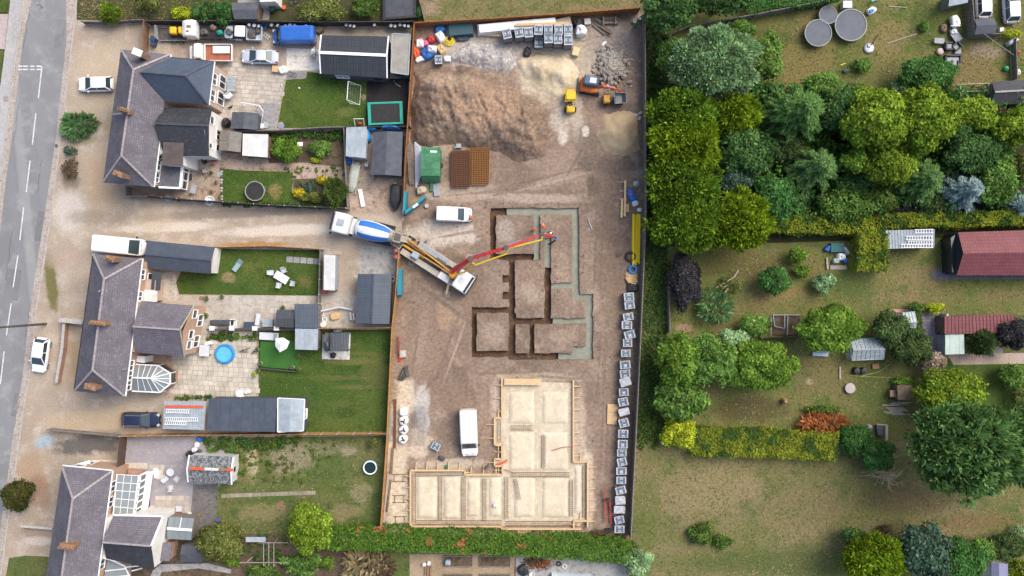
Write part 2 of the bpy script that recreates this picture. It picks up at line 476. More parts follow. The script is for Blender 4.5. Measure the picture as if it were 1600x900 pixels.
# GROUND
from mathutils import noise as mnoise
def sheet(name,px,z,m,holes=(),parent=None,kind='structure'):
 loops=[[P(x,y,z)for x,y in px]]+[[P(x,y,z)for x,y in h]for h in holes]
 mb=MB();mb.v=[tuple(q)for l in loops for q in l]
 for t in tessellate_polygon(loops):
  a,b,c=(Vector(mb.v[i])for i in t)
  mb.f.append(t if(b-a).cross(c-a).z>0 else t[::-1])
 return part(name,mb,m,parent,kind=kind)
def inside(poly,x,y):
 """poly list of xy; x, y arrays"""
 r=np.zeros(x.shape,bool);n=len(poly)
 for i in range(n):
  x0,y0=poly[i][0],poly[i][1];x1,y1=poly[(i+1)%n][0],poly[(i+1)%n][1]
  if y0==y1:continue
  c=((y0>y)!=(y1>y))&(x<(x1-x0)*(y-y0)/(y1-y0)+x0)
  r^=c
 return r
def edge_dist(poly,x,y):
 d=np.full(x.shape,1e9);n=len(poly)
 for i in range(n):
  a=np.array(poly[i][:2]);b=np.array(poly[(i+1)%n][:2]);e=b-a;L=max((e*e).sum(),1e-9)
  t=np.clip(((x-a[0])*e[0]+(y-a[1])*e[1])/L,0,1)
  d=np.minimum(d,np.hypot(x-a[0]-t*e[0],y-a[1]-t*e[1]))
 return d
def fbm(x,y,s,oct=4,seed=.0):
 f=np.empty(x.size)
 for i,(a,b)in enumerate(zip(x.ravel(),y.ravel())):
  f[i]=mnoise.fractal((a*s,b*s,seed),1.0,2.1,oct)
 return f.reshape(x.shape)
def np_mesh(name,co,quads,mats,smooth=False):
 me=bpy.data.meshes.new(name)
 co=np.asarray(co,np.float32);q=np.asarray(quads,np.int32);k=q.shape[1]
 me.vertices.add(len(co));me.vertices.foreach_set('co',co.ravel())
 me.loops.add(q.size);me.loops.foreach_set('vertex_index',q.ravel())
 me.polygons.add(len(q));me.polygons.foreach_set('loop_start',np.arange(0,q.size,k,dtype=np.int32))
 for m in(mats if isinstance(mats,(list,tuple))else[mats]):me.materials.append(m)
 me.update(calc_edges=True)
 if smooth:me.polygons.foreach_set('use_smooth',np.ones(len(q),bool))
 return me
SITE=[(650,42),(1004,18),(1006,330),(994,620),(984,842),(594,832),(606,680),(613,512),(622,392),(632,330),(640,130)]
G={}
G['rough']=ground('rough_grass',(.108,.120,.034),(.165,.138,.054),.10,3.4,(.072,.106,.026),edge=.6,blobs=[(1250,95,60,50,0,(.17,.125,.05),.7),(1500,110,60,50,0,(.17,.12,.055),.8),(1390,60,45,30,20,(.18,.14,.06),.7),(1440,40,26,50,0,(.05,.08,.02),.7),(1540,80,30,14,-8,(.24,.19,.14),.8),(1200,60,60,14,0,(.06,.07,.02),.6),(1470,120,14,8,0,(.25,.20,.12),.7),(1400,130,30,40,0,(.06,.08,.022),.6)])
G['base']=ground('field_grass',(.075,.085,.028),(.12,.10,.042),.08,2.5,(.05,.065,.02))
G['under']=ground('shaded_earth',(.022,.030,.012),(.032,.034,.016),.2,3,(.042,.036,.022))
G['drylawn']=ground('dry_lawn',(.132,.126,.046),(.188,.152,.078),.10,3.6,(.085,.105,.032),edge=.6,blobs=[(1110,760,80,45,0,(.215,.168,.085),.7),(1260,790,80,40,5,(.165,.132,.062),.6),(1300,880,260,26,0,(.055,.085,.02),.75),(1420,780,90,24,0,(.11,.08,.045),.7),(1010,800,26,60,0,(.10,.115,.035),.7),(1530,815,80,14,2,(.15,.10,.045),.6),(1350,720,50,20,0,(.10,.085,.04),.6)])
G['midlawn']=ground('patchy_lawn',(.105,.122,.034),(.155,.132,.052),.11,3.6,(.072,.108,.026),edge=.6,blobs=[(1440,430,55,22,10,(.185,.145,.068),.75),(1400,465,60,12,0,(.19,.145,.07),.6),(1560,460,40,14,0,(.16,.125,.06),.6),(1330,445,40,26,0,(.06,.09,.024),.7),(1210,465,60,10,12,(.20,.14,.06),.7),(1120,480,30,22,0,(.19,.12,.055),.7),(1150,410,70,26,0,(.10,.075,.03),.6),(1270,420,20,30,30,(.17,.12,.05),.6),(1290,590,60,40,0,(.15,.12,.055),.7),(1265,597,6,6,0,(.3,.24,.16),.8),(1370,600,50,40,0,(.055,.08,.02),.7),(1170,640,70,20,0,(.075,.06,.027),.8),(1070,512,16,8,0,(.26,.17,.11),.9)])
G['strip']=ground('rank_grass',(.028,.042,.014),(.045,.05,.02),.25,4,(.05,.075,.02),bump=.9)
G['lawn']=ground('mown_lawn',(.042,.078,.015),(.074,.100,.022),.16,4.5,(.030,.062,.012),fine_amt=.5,blobs=[(550,565,50,6,0,(.14,.125,.045),.7),(520,590,70,4,0,(.115,.108,.036),.6),(560,605,50,4,0,(.12,.112,.04),.6),(585,580,26,30,0,(.11,.108,.036),.6),(560,552,40,3,0,(.11,.108,.036),.6),(530,630,60,4,0,(.09,.095,.03),.5),(470,620,60,40,0,(.036,.075,.014),.5),(540,645,20,10,0,(.022,.05,.01),.6),(356,434,13,10,0,(.23,.17,.09),.9),(475,440,10,14,40,(.17,.125,.05),.6),(395,416,26,8,0,(.11,.12,.03),.5),(540,175,22,8,0,(.15,.15,.05),.6),(430,300,12,14,10,(.26,.17,.075),.9),(500,150,40,20,0,(.065,.11,.02),.5),(568,152,5,7,0,(.28,.23,.15),.8)])
G['weedy']=ground('weedy_lawn',(.075,.100,.027),(.13,.125,.048),.16,4,(.05,.082,.021),edge=.6,blobs=[(455,715,42,28,0,(.25,.20,.135),.8),(394,722,10,32,5,(.34,.27,.17),.95),(510,700,40,12,0,(.20,.17,.11),.6),(545,705,14,10,0,(.30,.24,.17),.7),(410,800,46,16,0,(.20,.165,.08),.7),(565,770,22,16,0,(.24,.20,.12),.7),(540,800,30,14,0,(.20,.165,.085),.7),(440,790,8,8,0,(.25,.14,.10),.7),(590,800,12,40,0,(.05,.075,.02),.6),(400,692,60,7,0,(.035,.06,.018),.8)])
G['topgrass']=ground('pale_top_lawn',(.125,.125,.042),(.19,.15,.075),.18,4,(.08,.10,.03),blobs=[(675,12,14,16,0,(.27,.19,.14),.9),(930,14,60,8,-4,(.22,.15,.09),.7)])
G['darkgrass']=ground('dull_garden_grass',(.045,.05,.022),(.075,.062,.032),.25,4,(.035,.05,.016))
G['gravel']=ground('tan_gravel',(.365,.297,.228),(.295,.236,.178),.13,7,(.41,.352,.288),fine_amt=.5,bump=.4,speck=((.58,.53,.47),5,.2),blobs=[(160,290,30,60,0,(.40,.28,.165),.5),(108,330,30,40,0,(.50,.45,.40),.7),(110,275,15,32,0,(.10,.075,.045),.55),(80,440,10,48,8,(.12,.115,.035),.9),(150,340,60,12,0,(.25,.20,.15),.6),(260,355,90,9,2,(.52,.455,.375),.85),(450,360,120,10,2,(.52,.455,.38),.9),(350,335,160,8,2,(.20,.165,.135),.75),(540,330,60,6,0,(.28,.22,.17),.6),(400,382,60,5,1,(.32,.17,.06),.85),(100,400,35,22,0,(.34,.26,.20),.6),(590,350,40,16,0,(.44,.37,.29),.7),(160,655,110,18,3,(.44,.335,.205),.6),(70,690,18,12,0,(.30,.36,.38),.9),(140,694,66,18,4,(.10,.092,.085),.92),(50,745,28,42,0,(.31,.215,.135),.8),(62,770,18,30,0,(.22,.13,.09),.6),(60,832,34,14,0,(.22,.165,.12),.6),(130,215,30,16,0,(.22,.19,.10),.5),(60,845,30,8,0,(.46,.41,.36),.7),(300,395,30,6,0,(.30,.24,.18),.5),(160,120,50,60,0,(.43,.345,.245),.6),(180,200,20,30,0,(.22,.20,.10),.5),(115,600,30,30,0,(.38,.28,.18),.5),(100,530,8,40,2,(.30,.22,.16),.6),(118,560,9,40,2,(.34,.245,.135),.8),(240,345,40,20,0,(.41,.33,.235),.5)])  # darkest patch, below the lower drive fence: the fence's shadow painted in
G['garden']=ground('garden_gravel',(.39,.30,.235),(.30,.225,.165),.3,8,(.16,.12,.085),fine_amt=.7,speck=((.6,.55,.48),4,.4))
G['soil']=ground('garden_soil',(.085,.06,.042),(.14,.10,.07),.4,6,(.05,.045,.02))
G['concrete']=ground('worn_concrete',(.44,.40,.345),(.36,.32,.27),.3,5,(.28,.24,.19),fine_amt=.35,bump=.2)
G['paleconcrete']=ground('pale_concrete',(.64,.615,.56),(.57,.54,.48),.4,5,(.36,.33,.28),fine_amt=.25,bump=.15)
G['greyconcrete']=ground('grey_concrete',(.36,.35,.33),(.29,.28,.265),.4,5,(.2,.19,.175),fine_amt=.3,bump=.15)
G['tarmac']=ground('lilac_grey_chippings',(.30,.275,.285),(.255,.235,.245),.4,12,(.35,.31,.30),fine_amt=.6,bump=.3)
G['road']=ground('worn_asphalt',(.205,.207,.21),(.175,.177,.18),.10,12,(.26,.26,.256),rough=.9,fine_amt=.35,bump=.15,edge=.3,blobs=[(38,300,9,500,5.5,(.27,.268,.262),.6),(72,300,8,500,5.5,(.205,.21,.215),.6),(20,300,7,500,5.5,(.195,.20,.205),.6)])
G['dust']=ground('gritty_road_edge',(.38,.335,.295),(.32,.28,.245),.5,6,(.24,.19,.15),fine_amt=.5)
G['pave']=ground('footway_asphalt',(.36,.345,.335),(.30,.29,.285),.3,8,(.40,.37,.35),fine_amt=.4,bump=.15)
G['rubbermat']=ground('black_rubber_chippings',(.022,.020,.021),(.034,.029,.029),.5,9,None,fine_amt=.5)
G['kerb']=mat('kerb_concrete',(.42,.39,.35),(.32,.29,.26),2,.9)
G['deck']=ground('dark_decking',(.13,.12,.115),(.17,.155,.145),.5,5,(.09,.085,.08),fine_amt=.3)
G['turf']=ground('artificial_turf',(.035,.115,.022),(.045,.13,.028),.3,14,None,fine_amt=.25,bump=.3)
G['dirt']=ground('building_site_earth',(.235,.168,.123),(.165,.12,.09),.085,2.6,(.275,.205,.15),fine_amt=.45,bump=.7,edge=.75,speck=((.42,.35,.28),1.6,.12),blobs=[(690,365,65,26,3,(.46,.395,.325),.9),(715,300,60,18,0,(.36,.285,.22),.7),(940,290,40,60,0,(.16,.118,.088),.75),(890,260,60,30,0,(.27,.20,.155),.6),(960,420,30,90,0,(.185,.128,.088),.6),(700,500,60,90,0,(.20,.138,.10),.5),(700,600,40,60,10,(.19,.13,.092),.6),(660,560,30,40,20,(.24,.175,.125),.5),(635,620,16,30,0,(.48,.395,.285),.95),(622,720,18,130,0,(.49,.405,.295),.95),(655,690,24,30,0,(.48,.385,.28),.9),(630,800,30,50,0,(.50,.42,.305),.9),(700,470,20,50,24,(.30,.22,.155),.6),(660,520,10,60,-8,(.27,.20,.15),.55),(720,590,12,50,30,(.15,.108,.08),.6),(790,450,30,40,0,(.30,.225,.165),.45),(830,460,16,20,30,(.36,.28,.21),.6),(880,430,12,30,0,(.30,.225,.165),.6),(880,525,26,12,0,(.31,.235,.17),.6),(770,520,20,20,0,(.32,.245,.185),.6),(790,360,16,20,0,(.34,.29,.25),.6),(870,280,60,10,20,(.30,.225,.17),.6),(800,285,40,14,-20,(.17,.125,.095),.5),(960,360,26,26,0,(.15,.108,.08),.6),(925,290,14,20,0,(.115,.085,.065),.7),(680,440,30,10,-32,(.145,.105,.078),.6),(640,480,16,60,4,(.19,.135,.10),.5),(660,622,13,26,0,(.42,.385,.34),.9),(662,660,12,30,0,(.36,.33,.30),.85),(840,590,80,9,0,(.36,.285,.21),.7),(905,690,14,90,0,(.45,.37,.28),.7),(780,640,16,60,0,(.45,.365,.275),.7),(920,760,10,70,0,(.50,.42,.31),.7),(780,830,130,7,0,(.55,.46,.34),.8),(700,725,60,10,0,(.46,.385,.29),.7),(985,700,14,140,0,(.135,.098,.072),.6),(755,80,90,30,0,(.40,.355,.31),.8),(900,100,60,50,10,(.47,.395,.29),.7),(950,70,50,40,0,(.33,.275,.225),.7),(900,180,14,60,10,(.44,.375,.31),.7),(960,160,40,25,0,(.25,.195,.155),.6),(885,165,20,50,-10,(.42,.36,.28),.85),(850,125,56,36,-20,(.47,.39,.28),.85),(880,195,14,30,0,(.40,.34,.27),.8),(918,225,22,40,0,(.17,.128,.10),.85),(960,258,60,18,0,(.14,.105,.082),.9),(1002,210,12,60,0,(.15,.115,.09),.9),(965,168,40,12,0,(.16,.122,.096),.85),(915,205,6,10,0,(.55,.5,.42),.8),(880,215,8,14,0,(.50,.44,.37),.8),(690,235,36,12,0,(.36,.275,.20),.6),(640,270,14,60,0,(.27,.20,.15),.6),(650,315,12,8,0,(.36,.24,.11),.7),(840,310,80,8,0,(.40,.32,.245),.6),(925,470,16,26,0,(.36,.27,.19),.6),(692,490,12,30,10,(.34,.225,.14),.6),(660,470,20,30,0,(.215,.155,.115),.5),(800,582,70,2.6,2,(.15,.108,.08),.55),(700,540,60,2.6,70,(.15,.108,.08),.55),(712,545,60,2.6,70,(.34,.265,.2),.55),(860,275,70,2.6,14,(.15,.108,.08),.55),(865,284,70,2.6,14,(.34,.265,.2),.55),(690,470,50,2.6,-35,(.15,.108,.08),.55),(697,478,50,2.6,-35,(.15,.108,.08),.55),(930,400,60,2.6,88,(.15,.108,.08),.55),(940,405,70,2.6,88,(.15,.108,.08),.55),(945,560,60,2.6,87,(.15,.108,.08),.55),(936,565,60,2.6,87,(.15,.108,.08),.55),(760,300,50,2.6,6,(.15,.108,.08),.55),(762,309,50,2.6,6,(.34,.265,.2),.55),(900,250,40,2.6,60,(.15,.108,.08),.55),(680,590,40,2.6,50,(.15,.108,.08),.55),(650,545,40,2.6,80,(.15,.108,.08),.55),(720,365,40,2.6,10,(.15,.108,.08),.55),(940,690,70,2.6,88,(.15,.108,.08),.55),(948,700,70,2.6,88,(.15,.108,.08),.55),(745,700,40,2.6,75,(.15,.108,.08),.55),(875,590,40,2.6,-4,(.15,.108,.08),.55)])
G['islands']=None
# --- base sheet with a hole under the building site
BIG=[(-40000,-40000),(40000,-40000),(40000,40000),(-40000,40000)]
cx=sum(p[0]for p in SITE)/len(SITE);cy=sum(p[1]for p in SITE)/len(SITE)
SITE_IN=[(cx+(x-cx)*.985,cy+(y-cy)*.985)for x,y in SITE]
sheet('ground',BIG,0,G['base'],[SITE_IN])
KERB=[(150,-400),(120,0),(117,32),(95,218),(81,327),(71,398),(57,485),(46,590),(37,640),(24,736),(11,826),(2,898),(-60,1300)]
FAR=[(80,-400),(37,0),(21,120),(10,218),(2,283),(-14,440),(-35,600),(-58,736),(-80,898),(-140,1300)]
sheet('road',FAR+KERB[::-1],.004,G['road'])
sheet('road_edge_dust',[(122,-20),(117,32),(95,218),(81,327),(71,398),(57,485),(46,590),(37,640),(24,736),(11,826),(2,898),(-7,898),(1,826),(13,736),(26,640),(35,590),(46,485),(60,398),(71,327),(87,218),(104,60),(103,-20)],.008,G['dust'])
sheet('road_gutter_dust',[(37,-10),(21,120),(10,218),(2,283),(-14,440),(-8,440),(9,283),(18,218),(29,120),(36,60),(52,-10)],.008,G['dust'])
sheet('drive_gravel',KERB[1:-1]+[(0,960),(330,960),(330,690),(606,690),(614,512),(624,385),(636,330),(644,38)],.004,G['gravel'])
for k,pl in enumerate(([(60,330),(76,331),(70,378),(53,376)],[(12,420),(34,422),(28,470),(5,468)],[(90,30),(104,31),(98,76),(84,74)],[(24,610),(38,612),(30,652),(16,650)])):
 sheet('road_patch',pl,.0075,ground('patched_asphalt%d'%k,(.165+.02*k,.167+.02*k,.17+.02*k),(.15,.152,.157),.4,10,None,fine_amt=.4,bump=.2))
rg=random.Random(2)
for k,(x,y,n)in enumerate(((45,20,9),(30,160,10),(66,250,8),(20,360,12),(48,470,9),(3,560,10),(30,620,8))):
 pts=[]
 for i in range(n):pts.append(P(x-i*1.1+rg.uniform(-1.6,1.6),y+i*7,.005));
 part('road_crack',MB().tube(pts,.022,4),mat('tar_seam',(.07,.07,.072),(.05,.05,.05),3)if k==0 else bpy.data.materials['tar_seam'],kind='structure')
def strip(mb,line,wd,z0,z1,z=.0):
 pts=[P(x,y,z)for x,y in line]
 for i,(a,b)in enumerate(zip(pts,pts[1:])):
  mb.bar((a.x,a.y,(z0+z1)/2),(b.x,b.y,(z0+z1)/2),wd,z1-z0)
 return mb
for k,line in enumerate((KERB,FAR)):
 for a,b in zip(line,line[1:]):
  pa,pb=P(*a),P(*b);n=max(1,int((pb-pa).length/3.2))
  if max(a[1],b[1])<-1 or min(a[1],b[1])>905:continue
  for i in range(n):
   q0,q1=pa.lerp(pb,(i+.01)/n),pa.lerp(pb,(i+.99)/n)
   part('kerb_stone',MB().bar((q0.x,q0.y,.04),(q1.x,q1.y,.04),.16,.10 if k else .07),G['kerb'],kind='structure')
sheet('pavement',[(x-2,y)for x,y in FAR]+[(-200,1300),(-140,898),(-60,440),(-40,283),(-20,190),(0,137),(5,100),(16,0),(50,-400)],.10,G['pave'])
mb=MB()
for(x0,x1)in((29,35),(36,44),(47,54),(57,65)):
 for y in(103.5,108.5):
  mb.prism([P(*p)for p in[(x0,y-1),(x1,y-1),(x1,y+1),(x0,y+1)]],.005,.012)
part('give_way_marking',mb,mat('worn_white_road_paint',(.68,.68,.67),(.42,.42,.42),3,.8),kind='structure')
RP=bpy.data.materials['worn_white_road_paint']
for a,b in(((65.5,104),(60,153)),((56,177),(50.5,226)),((47,251),(41,300)),((37,324),(31,375)),((28,399),(20.5,449)),((17.5,474),(10,524)),((6.5,549),(.5,600)),((-4,625),(-11,675))):
 part('centre_line_dash',MB().bar(P(*a,.009),P(*b,.009),.13,.006),RP,kind='structure')
part('drain_cover',MB().box(*P(88,228).xy,.0,.02,.45,.3,R(-80)),M['darksteel'],kind='structure')
part('inspection_cover',MB().box(*P(10,155).xy,.09,.107,.7,.6,R(-80)),mat('rusty_pink_cover',(.30,.24,.235),(.24,.19,.19),3),kind='structure')
sheet('neighbour_drive',[(-30,22),(13,22),(7,77),(-30,75)],.104,ground('pink_block_drive',(.42,.34,.33),(.36,.29,.28),.5,8))
sheet('neighbour_verge',[(-30,78),(5,79),(0,137),(-30,150)],.104,G['weedy'])
sheet('neighbour_lawn',[(-30,-20),(14,-20),(10,19),(-30,21)],.104,G['lawn'])
# --- gardens on the left
sheet('top_garden',[(121,-300),(120,31),(230,34),(640,36),(655,-300)],.006,G['darkgrass'])
sheet('top_yard',[(370,-60),(436,-60),(420,31),(372,31)],.010,G['greyconcrete'])
sheet('top_lawn',[(648,-300),(652,36),(1004,12),(1004,-300)],.006,G['topgrass'])
sheet('concrete_apron',[(448,75),(503,77),(501,110),(448,110)],.012,G['paleconcrete'])
sheet('lawn',[(447,125),(478,122),(480,112),(575,122),(572,201),(433,200)],.012,G['lawn'])
sheet('play_surface',[(573,124),(641,122),(637,200),(572,200)],.016,G['rubbermat'])
sheet('garden_gravel',[(200,293),(298,300),(345,206),(538,203),(541,326),(230,309)],.010,G['garden'])
sheet('lawn',[(347,263),(370,266),(458,269),(456,300),(470,321),(346,319)],.016,G['lawn'])
for pl in([(418,207),(538,205),(538,262),(490,256),(482,254),(420,255)],[(456,280),(505,278),(540,290),(540,325),(456,325),(360,320),(460,312)]):
 sheet('flower_bed',pl,.014,G['soil'])
sheet('yard_gravel',[(541,199),(637,199),(631,332),(542,330)],.012,G['garden'])
sheet('lawn',[(275,441),(300,388),(499,391),(497,462),(280,460)],.012,G['lawn'])
sheet('concrete_path',[(240,425),(275,425),(277,462),(498,462),(498,514),(300,516),(300,475),(226,470)],.010,G['concrete'])
sheet('yard_concrete',[(501,462),(612,462),(612,513),(500,514)],.010,G['concrete'])
sheet('concrete_apron',[(564,383),(624,388),(618,430),(563,428)],.012,G['greyconcrete'])
sheet('patio_base',[(255,518),(410,520),(406,622),(255,622)],.010,G['garden'])
sheet('lawn',[(404,517),(612,515),(604,680),(404,680)],.012,G['lawn'])
sheet('chipping_yard',[(188,684),(372,684),(345,758),(300,806),(205,792),(182,735)],.012,G['tarmac'])
sheet('weedy_lawn',[(330,684),(605,681),(593,834),(330,834)],.010,G['weedy'])
sheet('dark_paving',[(302,757),(340,757),(338,832),(296,826)],.016,G['deck'])
sheet('garden_soil',[(205,790),(330,832),(594,834),(985,850),(1000,870),(1000,1000),(205,1000)],.006,G['soil'])
sheet('concrete_path',[(238,892),(250,882),(325,880),(362,890),(360,896),(310,888),(252,894),(240,930),(226,930)],.012,G['greyconcrete'])
sheet('front_lawn',[(14,872),(40,868),(76,870),(70,930),(4,930)],.008,G['weedy'])
sheet('patchy_grass',[(560,868),(650,862),(690,880),(650,930),(560,930)],.010,G['weedy'])
sheet('bare_earth_path',[(640,866),(805,864),(802,930),(640,930)],.012,ground('trodden_earth',(.33,.25,.165),(.26,.19,.12),.4,6))
sheet('paving',[(806,866),(1000,868),(1000,930),(806,930)],.010,G['greyconcrete'])
# --- gardens on the right
sheet('rank_grass_strip',[(1007,16),(1044,16),(1044,620),(1030,860),(984,860),(995,620)],.006,G['strip'])
sheet('rough_grass',[(1040,40),(1310,-10),(1310,-300),(1900,-300),(1900,170),(1040,170)],.004,G['rough'])
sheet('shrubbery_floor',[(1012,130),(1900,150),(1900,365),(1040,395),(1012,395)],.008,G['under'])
sheet('patchy_lawn',[(1042,385),(1900,358),(1900,492),(1460,492),(1440,560),(1440,690),(1042,690),(1042,520)],.010,G['midlawn'])
sheet('shady_lawn',[(1440,560),(1900,560),(1900,690),(1440,690)],.012,G['lawn'])
sheet('garden_path',[(1480,553),(1620,551),(1620,568),(1490,570)],.016,ground('gravel_path',(.36,.29,.24),(.28,.22,.18),.5,7))
sheet('dry_lawn',[(984,688),(1900,688),(1900,960),(984,960)],.008,G['drylawn'])
# --- slabs: real pieces with open joints
def slabs(name,poly,sx,sy,z,m,turn=.0,gap=.02,seed=1,bond=True,h=.03,mixed=False):
 rg=random.Random(seed);q=[P(x,y)for x,y in poly]
 c=sum(q,Vector())/len(q);cs,sn=math.cos(turn),math.sin(turn)
 ext=max((p-c).length for p in q);mb=MB()
 ny=int(ext/sy)+1
 for j in range(-ny,ny+1):
  x=-ext-(rg.random()*sx if bond else 0)
  while x<ext:
   L=sx*(rg.choice((.6,1,1,1.5))if mixed else 1)
   xx,yy=x+L/2,j*sy
   X,Y=c.x+xx*cs-yy*sn,c.y+xx*sn+yy*cs
   if inside(q,np.array([X]),np.array([Y]))[0]:
    mb.box(X,Y,z,z+h+rg.uniform(-.006,.008),L-gap,sy-gap,turn+rg.uniform(-.008,.008))
   x+=L
 return part(name,mb,m,kind='stuff')
SL1=mat('buff_paving_slab',(.45,.40,.335),(.35,.305,.26),1.2,.9,.15,20,isl=.16)
SL2=mat('cream_paving_slab',(.50,.455,.375),(.38,.34,.275),.8,.9,.15,20,isl=.12)
SL3=mat('grey_block',(.30,.29,.29),(.24,.235,.235),2,.9,.1,20,isl=.12)
slabs('paving_slabs',[(354,94),(447,104),(446,128),(436,160),(404,160),(402,182),(347,182)],.62,.52,.006,SL1,R(-4),.035,3,mixed=True)
slabs('block_paving',[(448,111),(478,112),(476,123),(447,123)],.25,.14,.006,SL3,0,.02,4)
slabs('block_paving',[(405,160),(436,158),(431,201),(402,201)],.3,.2,.008,SL3,0,.02,5)
slabs('paving_slabs',[(272,532),(300,534),(330,560),(404,545),(403,620),(268,618)],.62,.6,.014,SL2,R(-3),.04,6)
slabs('paving_slabs',[(385,478),(440,479),(440,508),(385,508)],.62,.62,.014,SL1,0,.05,7,bond=False)
slabs('paving_slabs',[(310,518),(405,520),(404,545),(330,560),(305,535)],.6,.6,.014,SL2,R(-3),.04,8)
slabs('paving_slabs',[(240,775),(300,778),(296,800),(300,806),(255,806),(235,796)],.7,.6,.018,SL1,0,.03,9)
slabs('paving_slabs',[(230,723),(258,722),(259,752),(229,752)],.62,.6,.018,SL2,0,.03,10)
slabs('path_slabs',[(128,688+27),(185,688+30),(186,730),(128,728)],.8,.7,.012,SL2,0,.02,11)
slabs('path_slabs',[(193,719),(233,722),(232,736),(193,733)],.8,.7,.018,SL2,0,.02,12)
slabs('paving_slabs',[(1440,489),(1475,491),(1475,553),(1446,553)],.6,.4,.016,mat('lilac_paver',(.25,.22,.26),(.2,.18,.215),1.5,.9,isl=.1),0,.02,13)
slabs('paving_slabs',[(1470,378),(1488,374),(1492,430),(1600,428),(1640,436),(1456,436),(1456,422),(1472,420)],.45,.3,.016,mat('dark_lilac_paver',(.16,.145,.165),(.13,.12,.14),1.5,.9,isl=.1),0,.02,14)
slabs('path_slabs',[(345,772),(492,766),(495,771),(345,780)],.55,.5,.012,mat('path_slab',(.30,.25,.195),(.23,.19,.15),1.5,.9,isl=.15),R(2),.03,15)
slabs('deck_boards',[(1393,627),(1414,628),(1412,652),(1388,650)],2.2,.16,.02,M['palewood'],0,.03,16)
slabs('stepping_slabs',[(448,400),(498,402),(497,413),(448,412)],.85,.8,.018,SL3,R(-4),.09,17,bond=False)
# BUILDING SITE
TR=[(766,325,904,336),(766,325,775,406),(834,336,844,406),(894,325,905,470),(766,397,844,406),(851,372,861,506),(861,442,905,451),(894,459,927,470),(916,459,927,562),(795,406,805,562),(785,430,795,441),(785,457,795,467),(795,497,927,506),(737,480,805,489),(737,480,745,558),(797,489,806,558),(737,548,806,558),(827,506,835,562),(795,552,927,562),(895,541,927,562)]
WET=[(792,325,905,336),(834,336,844,406),(894,325,905,470),(861,442,905,451),(894,459,927,470),(916,459,927,562),(851,372,861,418),(864,497,927,506),(872,552,927,562),(895,541,927,562)]
q=[P(x,y)for x,y in SITE]
xs=list(np.arange(P(590,0).x,P(1010,0).x,.27));ys=list(np.arange(P(0,850).y,P(0,10).y,.27))
tx=sorted({P(a,0).x for t in TR+WET for a in(t[0],t[2])});ty=sorted({P(0,a).y for t in TR+WET for a in(t[1],t[3])})
xs=np.array(sorted([x for x in xs if min(abs(x-t)for t in tx)>.06]+tx))
ys=np.array(sorted([y for y in ys if min(abs(y-t)for t in ty)>.06]+ty))
X,Y=np.meshgrid(xs,ys)
Z=.035+.045*fbm(X,Y,.35,4,3.1)+.018*fbm(X,Y,1.6,3,9.2)
ed=edge_dist(q,X,Y);Z=.03+(Z-.03)*np.clip(ed/2,.1,1)
nx,ny=len(xs),len(ys)
WX=X+np.clip(ed/3,0,1)*(.13*fbm(X,Y,.8,3,21.)+.03*fbm(X,Y,3.,2,23.));WY=Y+np.clip(ed/3,0,1)*(.13*fbm(X,Y,.8,3,31.)+.03*fbm(X,Y,3.,2,33.))
cxx=(xs[:-1]+xs[1:])/2;cyy=(ys[:-1]+ys[1:])/2
CX,CY=np.meshgrid(cxx,cyy)
def in_rects(L):
 r=np.zeros(CX.shape,bool)
 for a,b,c,e in L:
  p0,p1=P(a,e),P(c,b)
  r|=(CX>p0.x)&(CX<p1.x)&(CY>p0.y)&(CY<p1.y)
 return r
trench=in_rects(TR);wet=in_rects(WET)&trench
ok=inside(q,CX,CY)&~trench
co=np.stack([WX,WY,Z],-1).reshape(-1,3)
def vid(j,i):return j*nx+i
J,I=np.nonzero(ok)
quads=np.stack([vid(J,I),vid(J,I+1),vid(J+1,I+1),vid(J+1,I)],1)
link('site_ground',np_mesh('site_ground',co,quads,G['dirt'],True),kind='structure')
G['trench']=ground('freshly_cut_clay',(.115,.068,.043),(.085,.052,.034),.5,5,(.17,.105,.066),bump=.7)
G['wet']=ground('wet_concrete',(.235,.24,.185),(.195,.20,.155),.35,7,(.27,.27,.215),rough=.6,fine_amt=.15,bump=.1)
mb=MB();DEPTH=-.72
for j in range(ny-1):
 for i in range(nx-1):
  if not trench[j,i]:continue
  a,b,c,e=((float(WX[p]),float(WY[p]))for p in((j,i),(j,i+1),(j+1,i+1),(j+1,i)))
  rz=DEPTH
  mb.poly([(*a,rz),(*b,rz),(*c,rz),(*e,rz)])
  for(dj,di,p0,p1,k0,k1)in((0,-1,a,e,(j,i),(j+1,i)),(0,1,c,b,(j+1,i+1),(j,i+1)),(-1,0,b,a,(j,i+1),(j,i)),(1,0,e,c,(j+1,i),(j+1,i+1))):
   if not trench[j+dj,i+di]:
    mb.poly([(*p0,rz),(*p1,rz),(*p1,Z[k1]),(*p0,Z[k0])])
part('trench_walls',mb,G['trench'],kind='structure')
mb=MB()
for j in range(ny-1):
 for i in range(nx-1):
  if wet[j,i]:mb.poly([(float(WX[p]),float(WY[p]),-.3)for p in((j,i),(j,i+1),(j+1,i+1),(j+1,i))])
  elif trench[j,i]:pass
part('poured_concrete',mb,G['wet'],kind='structure')
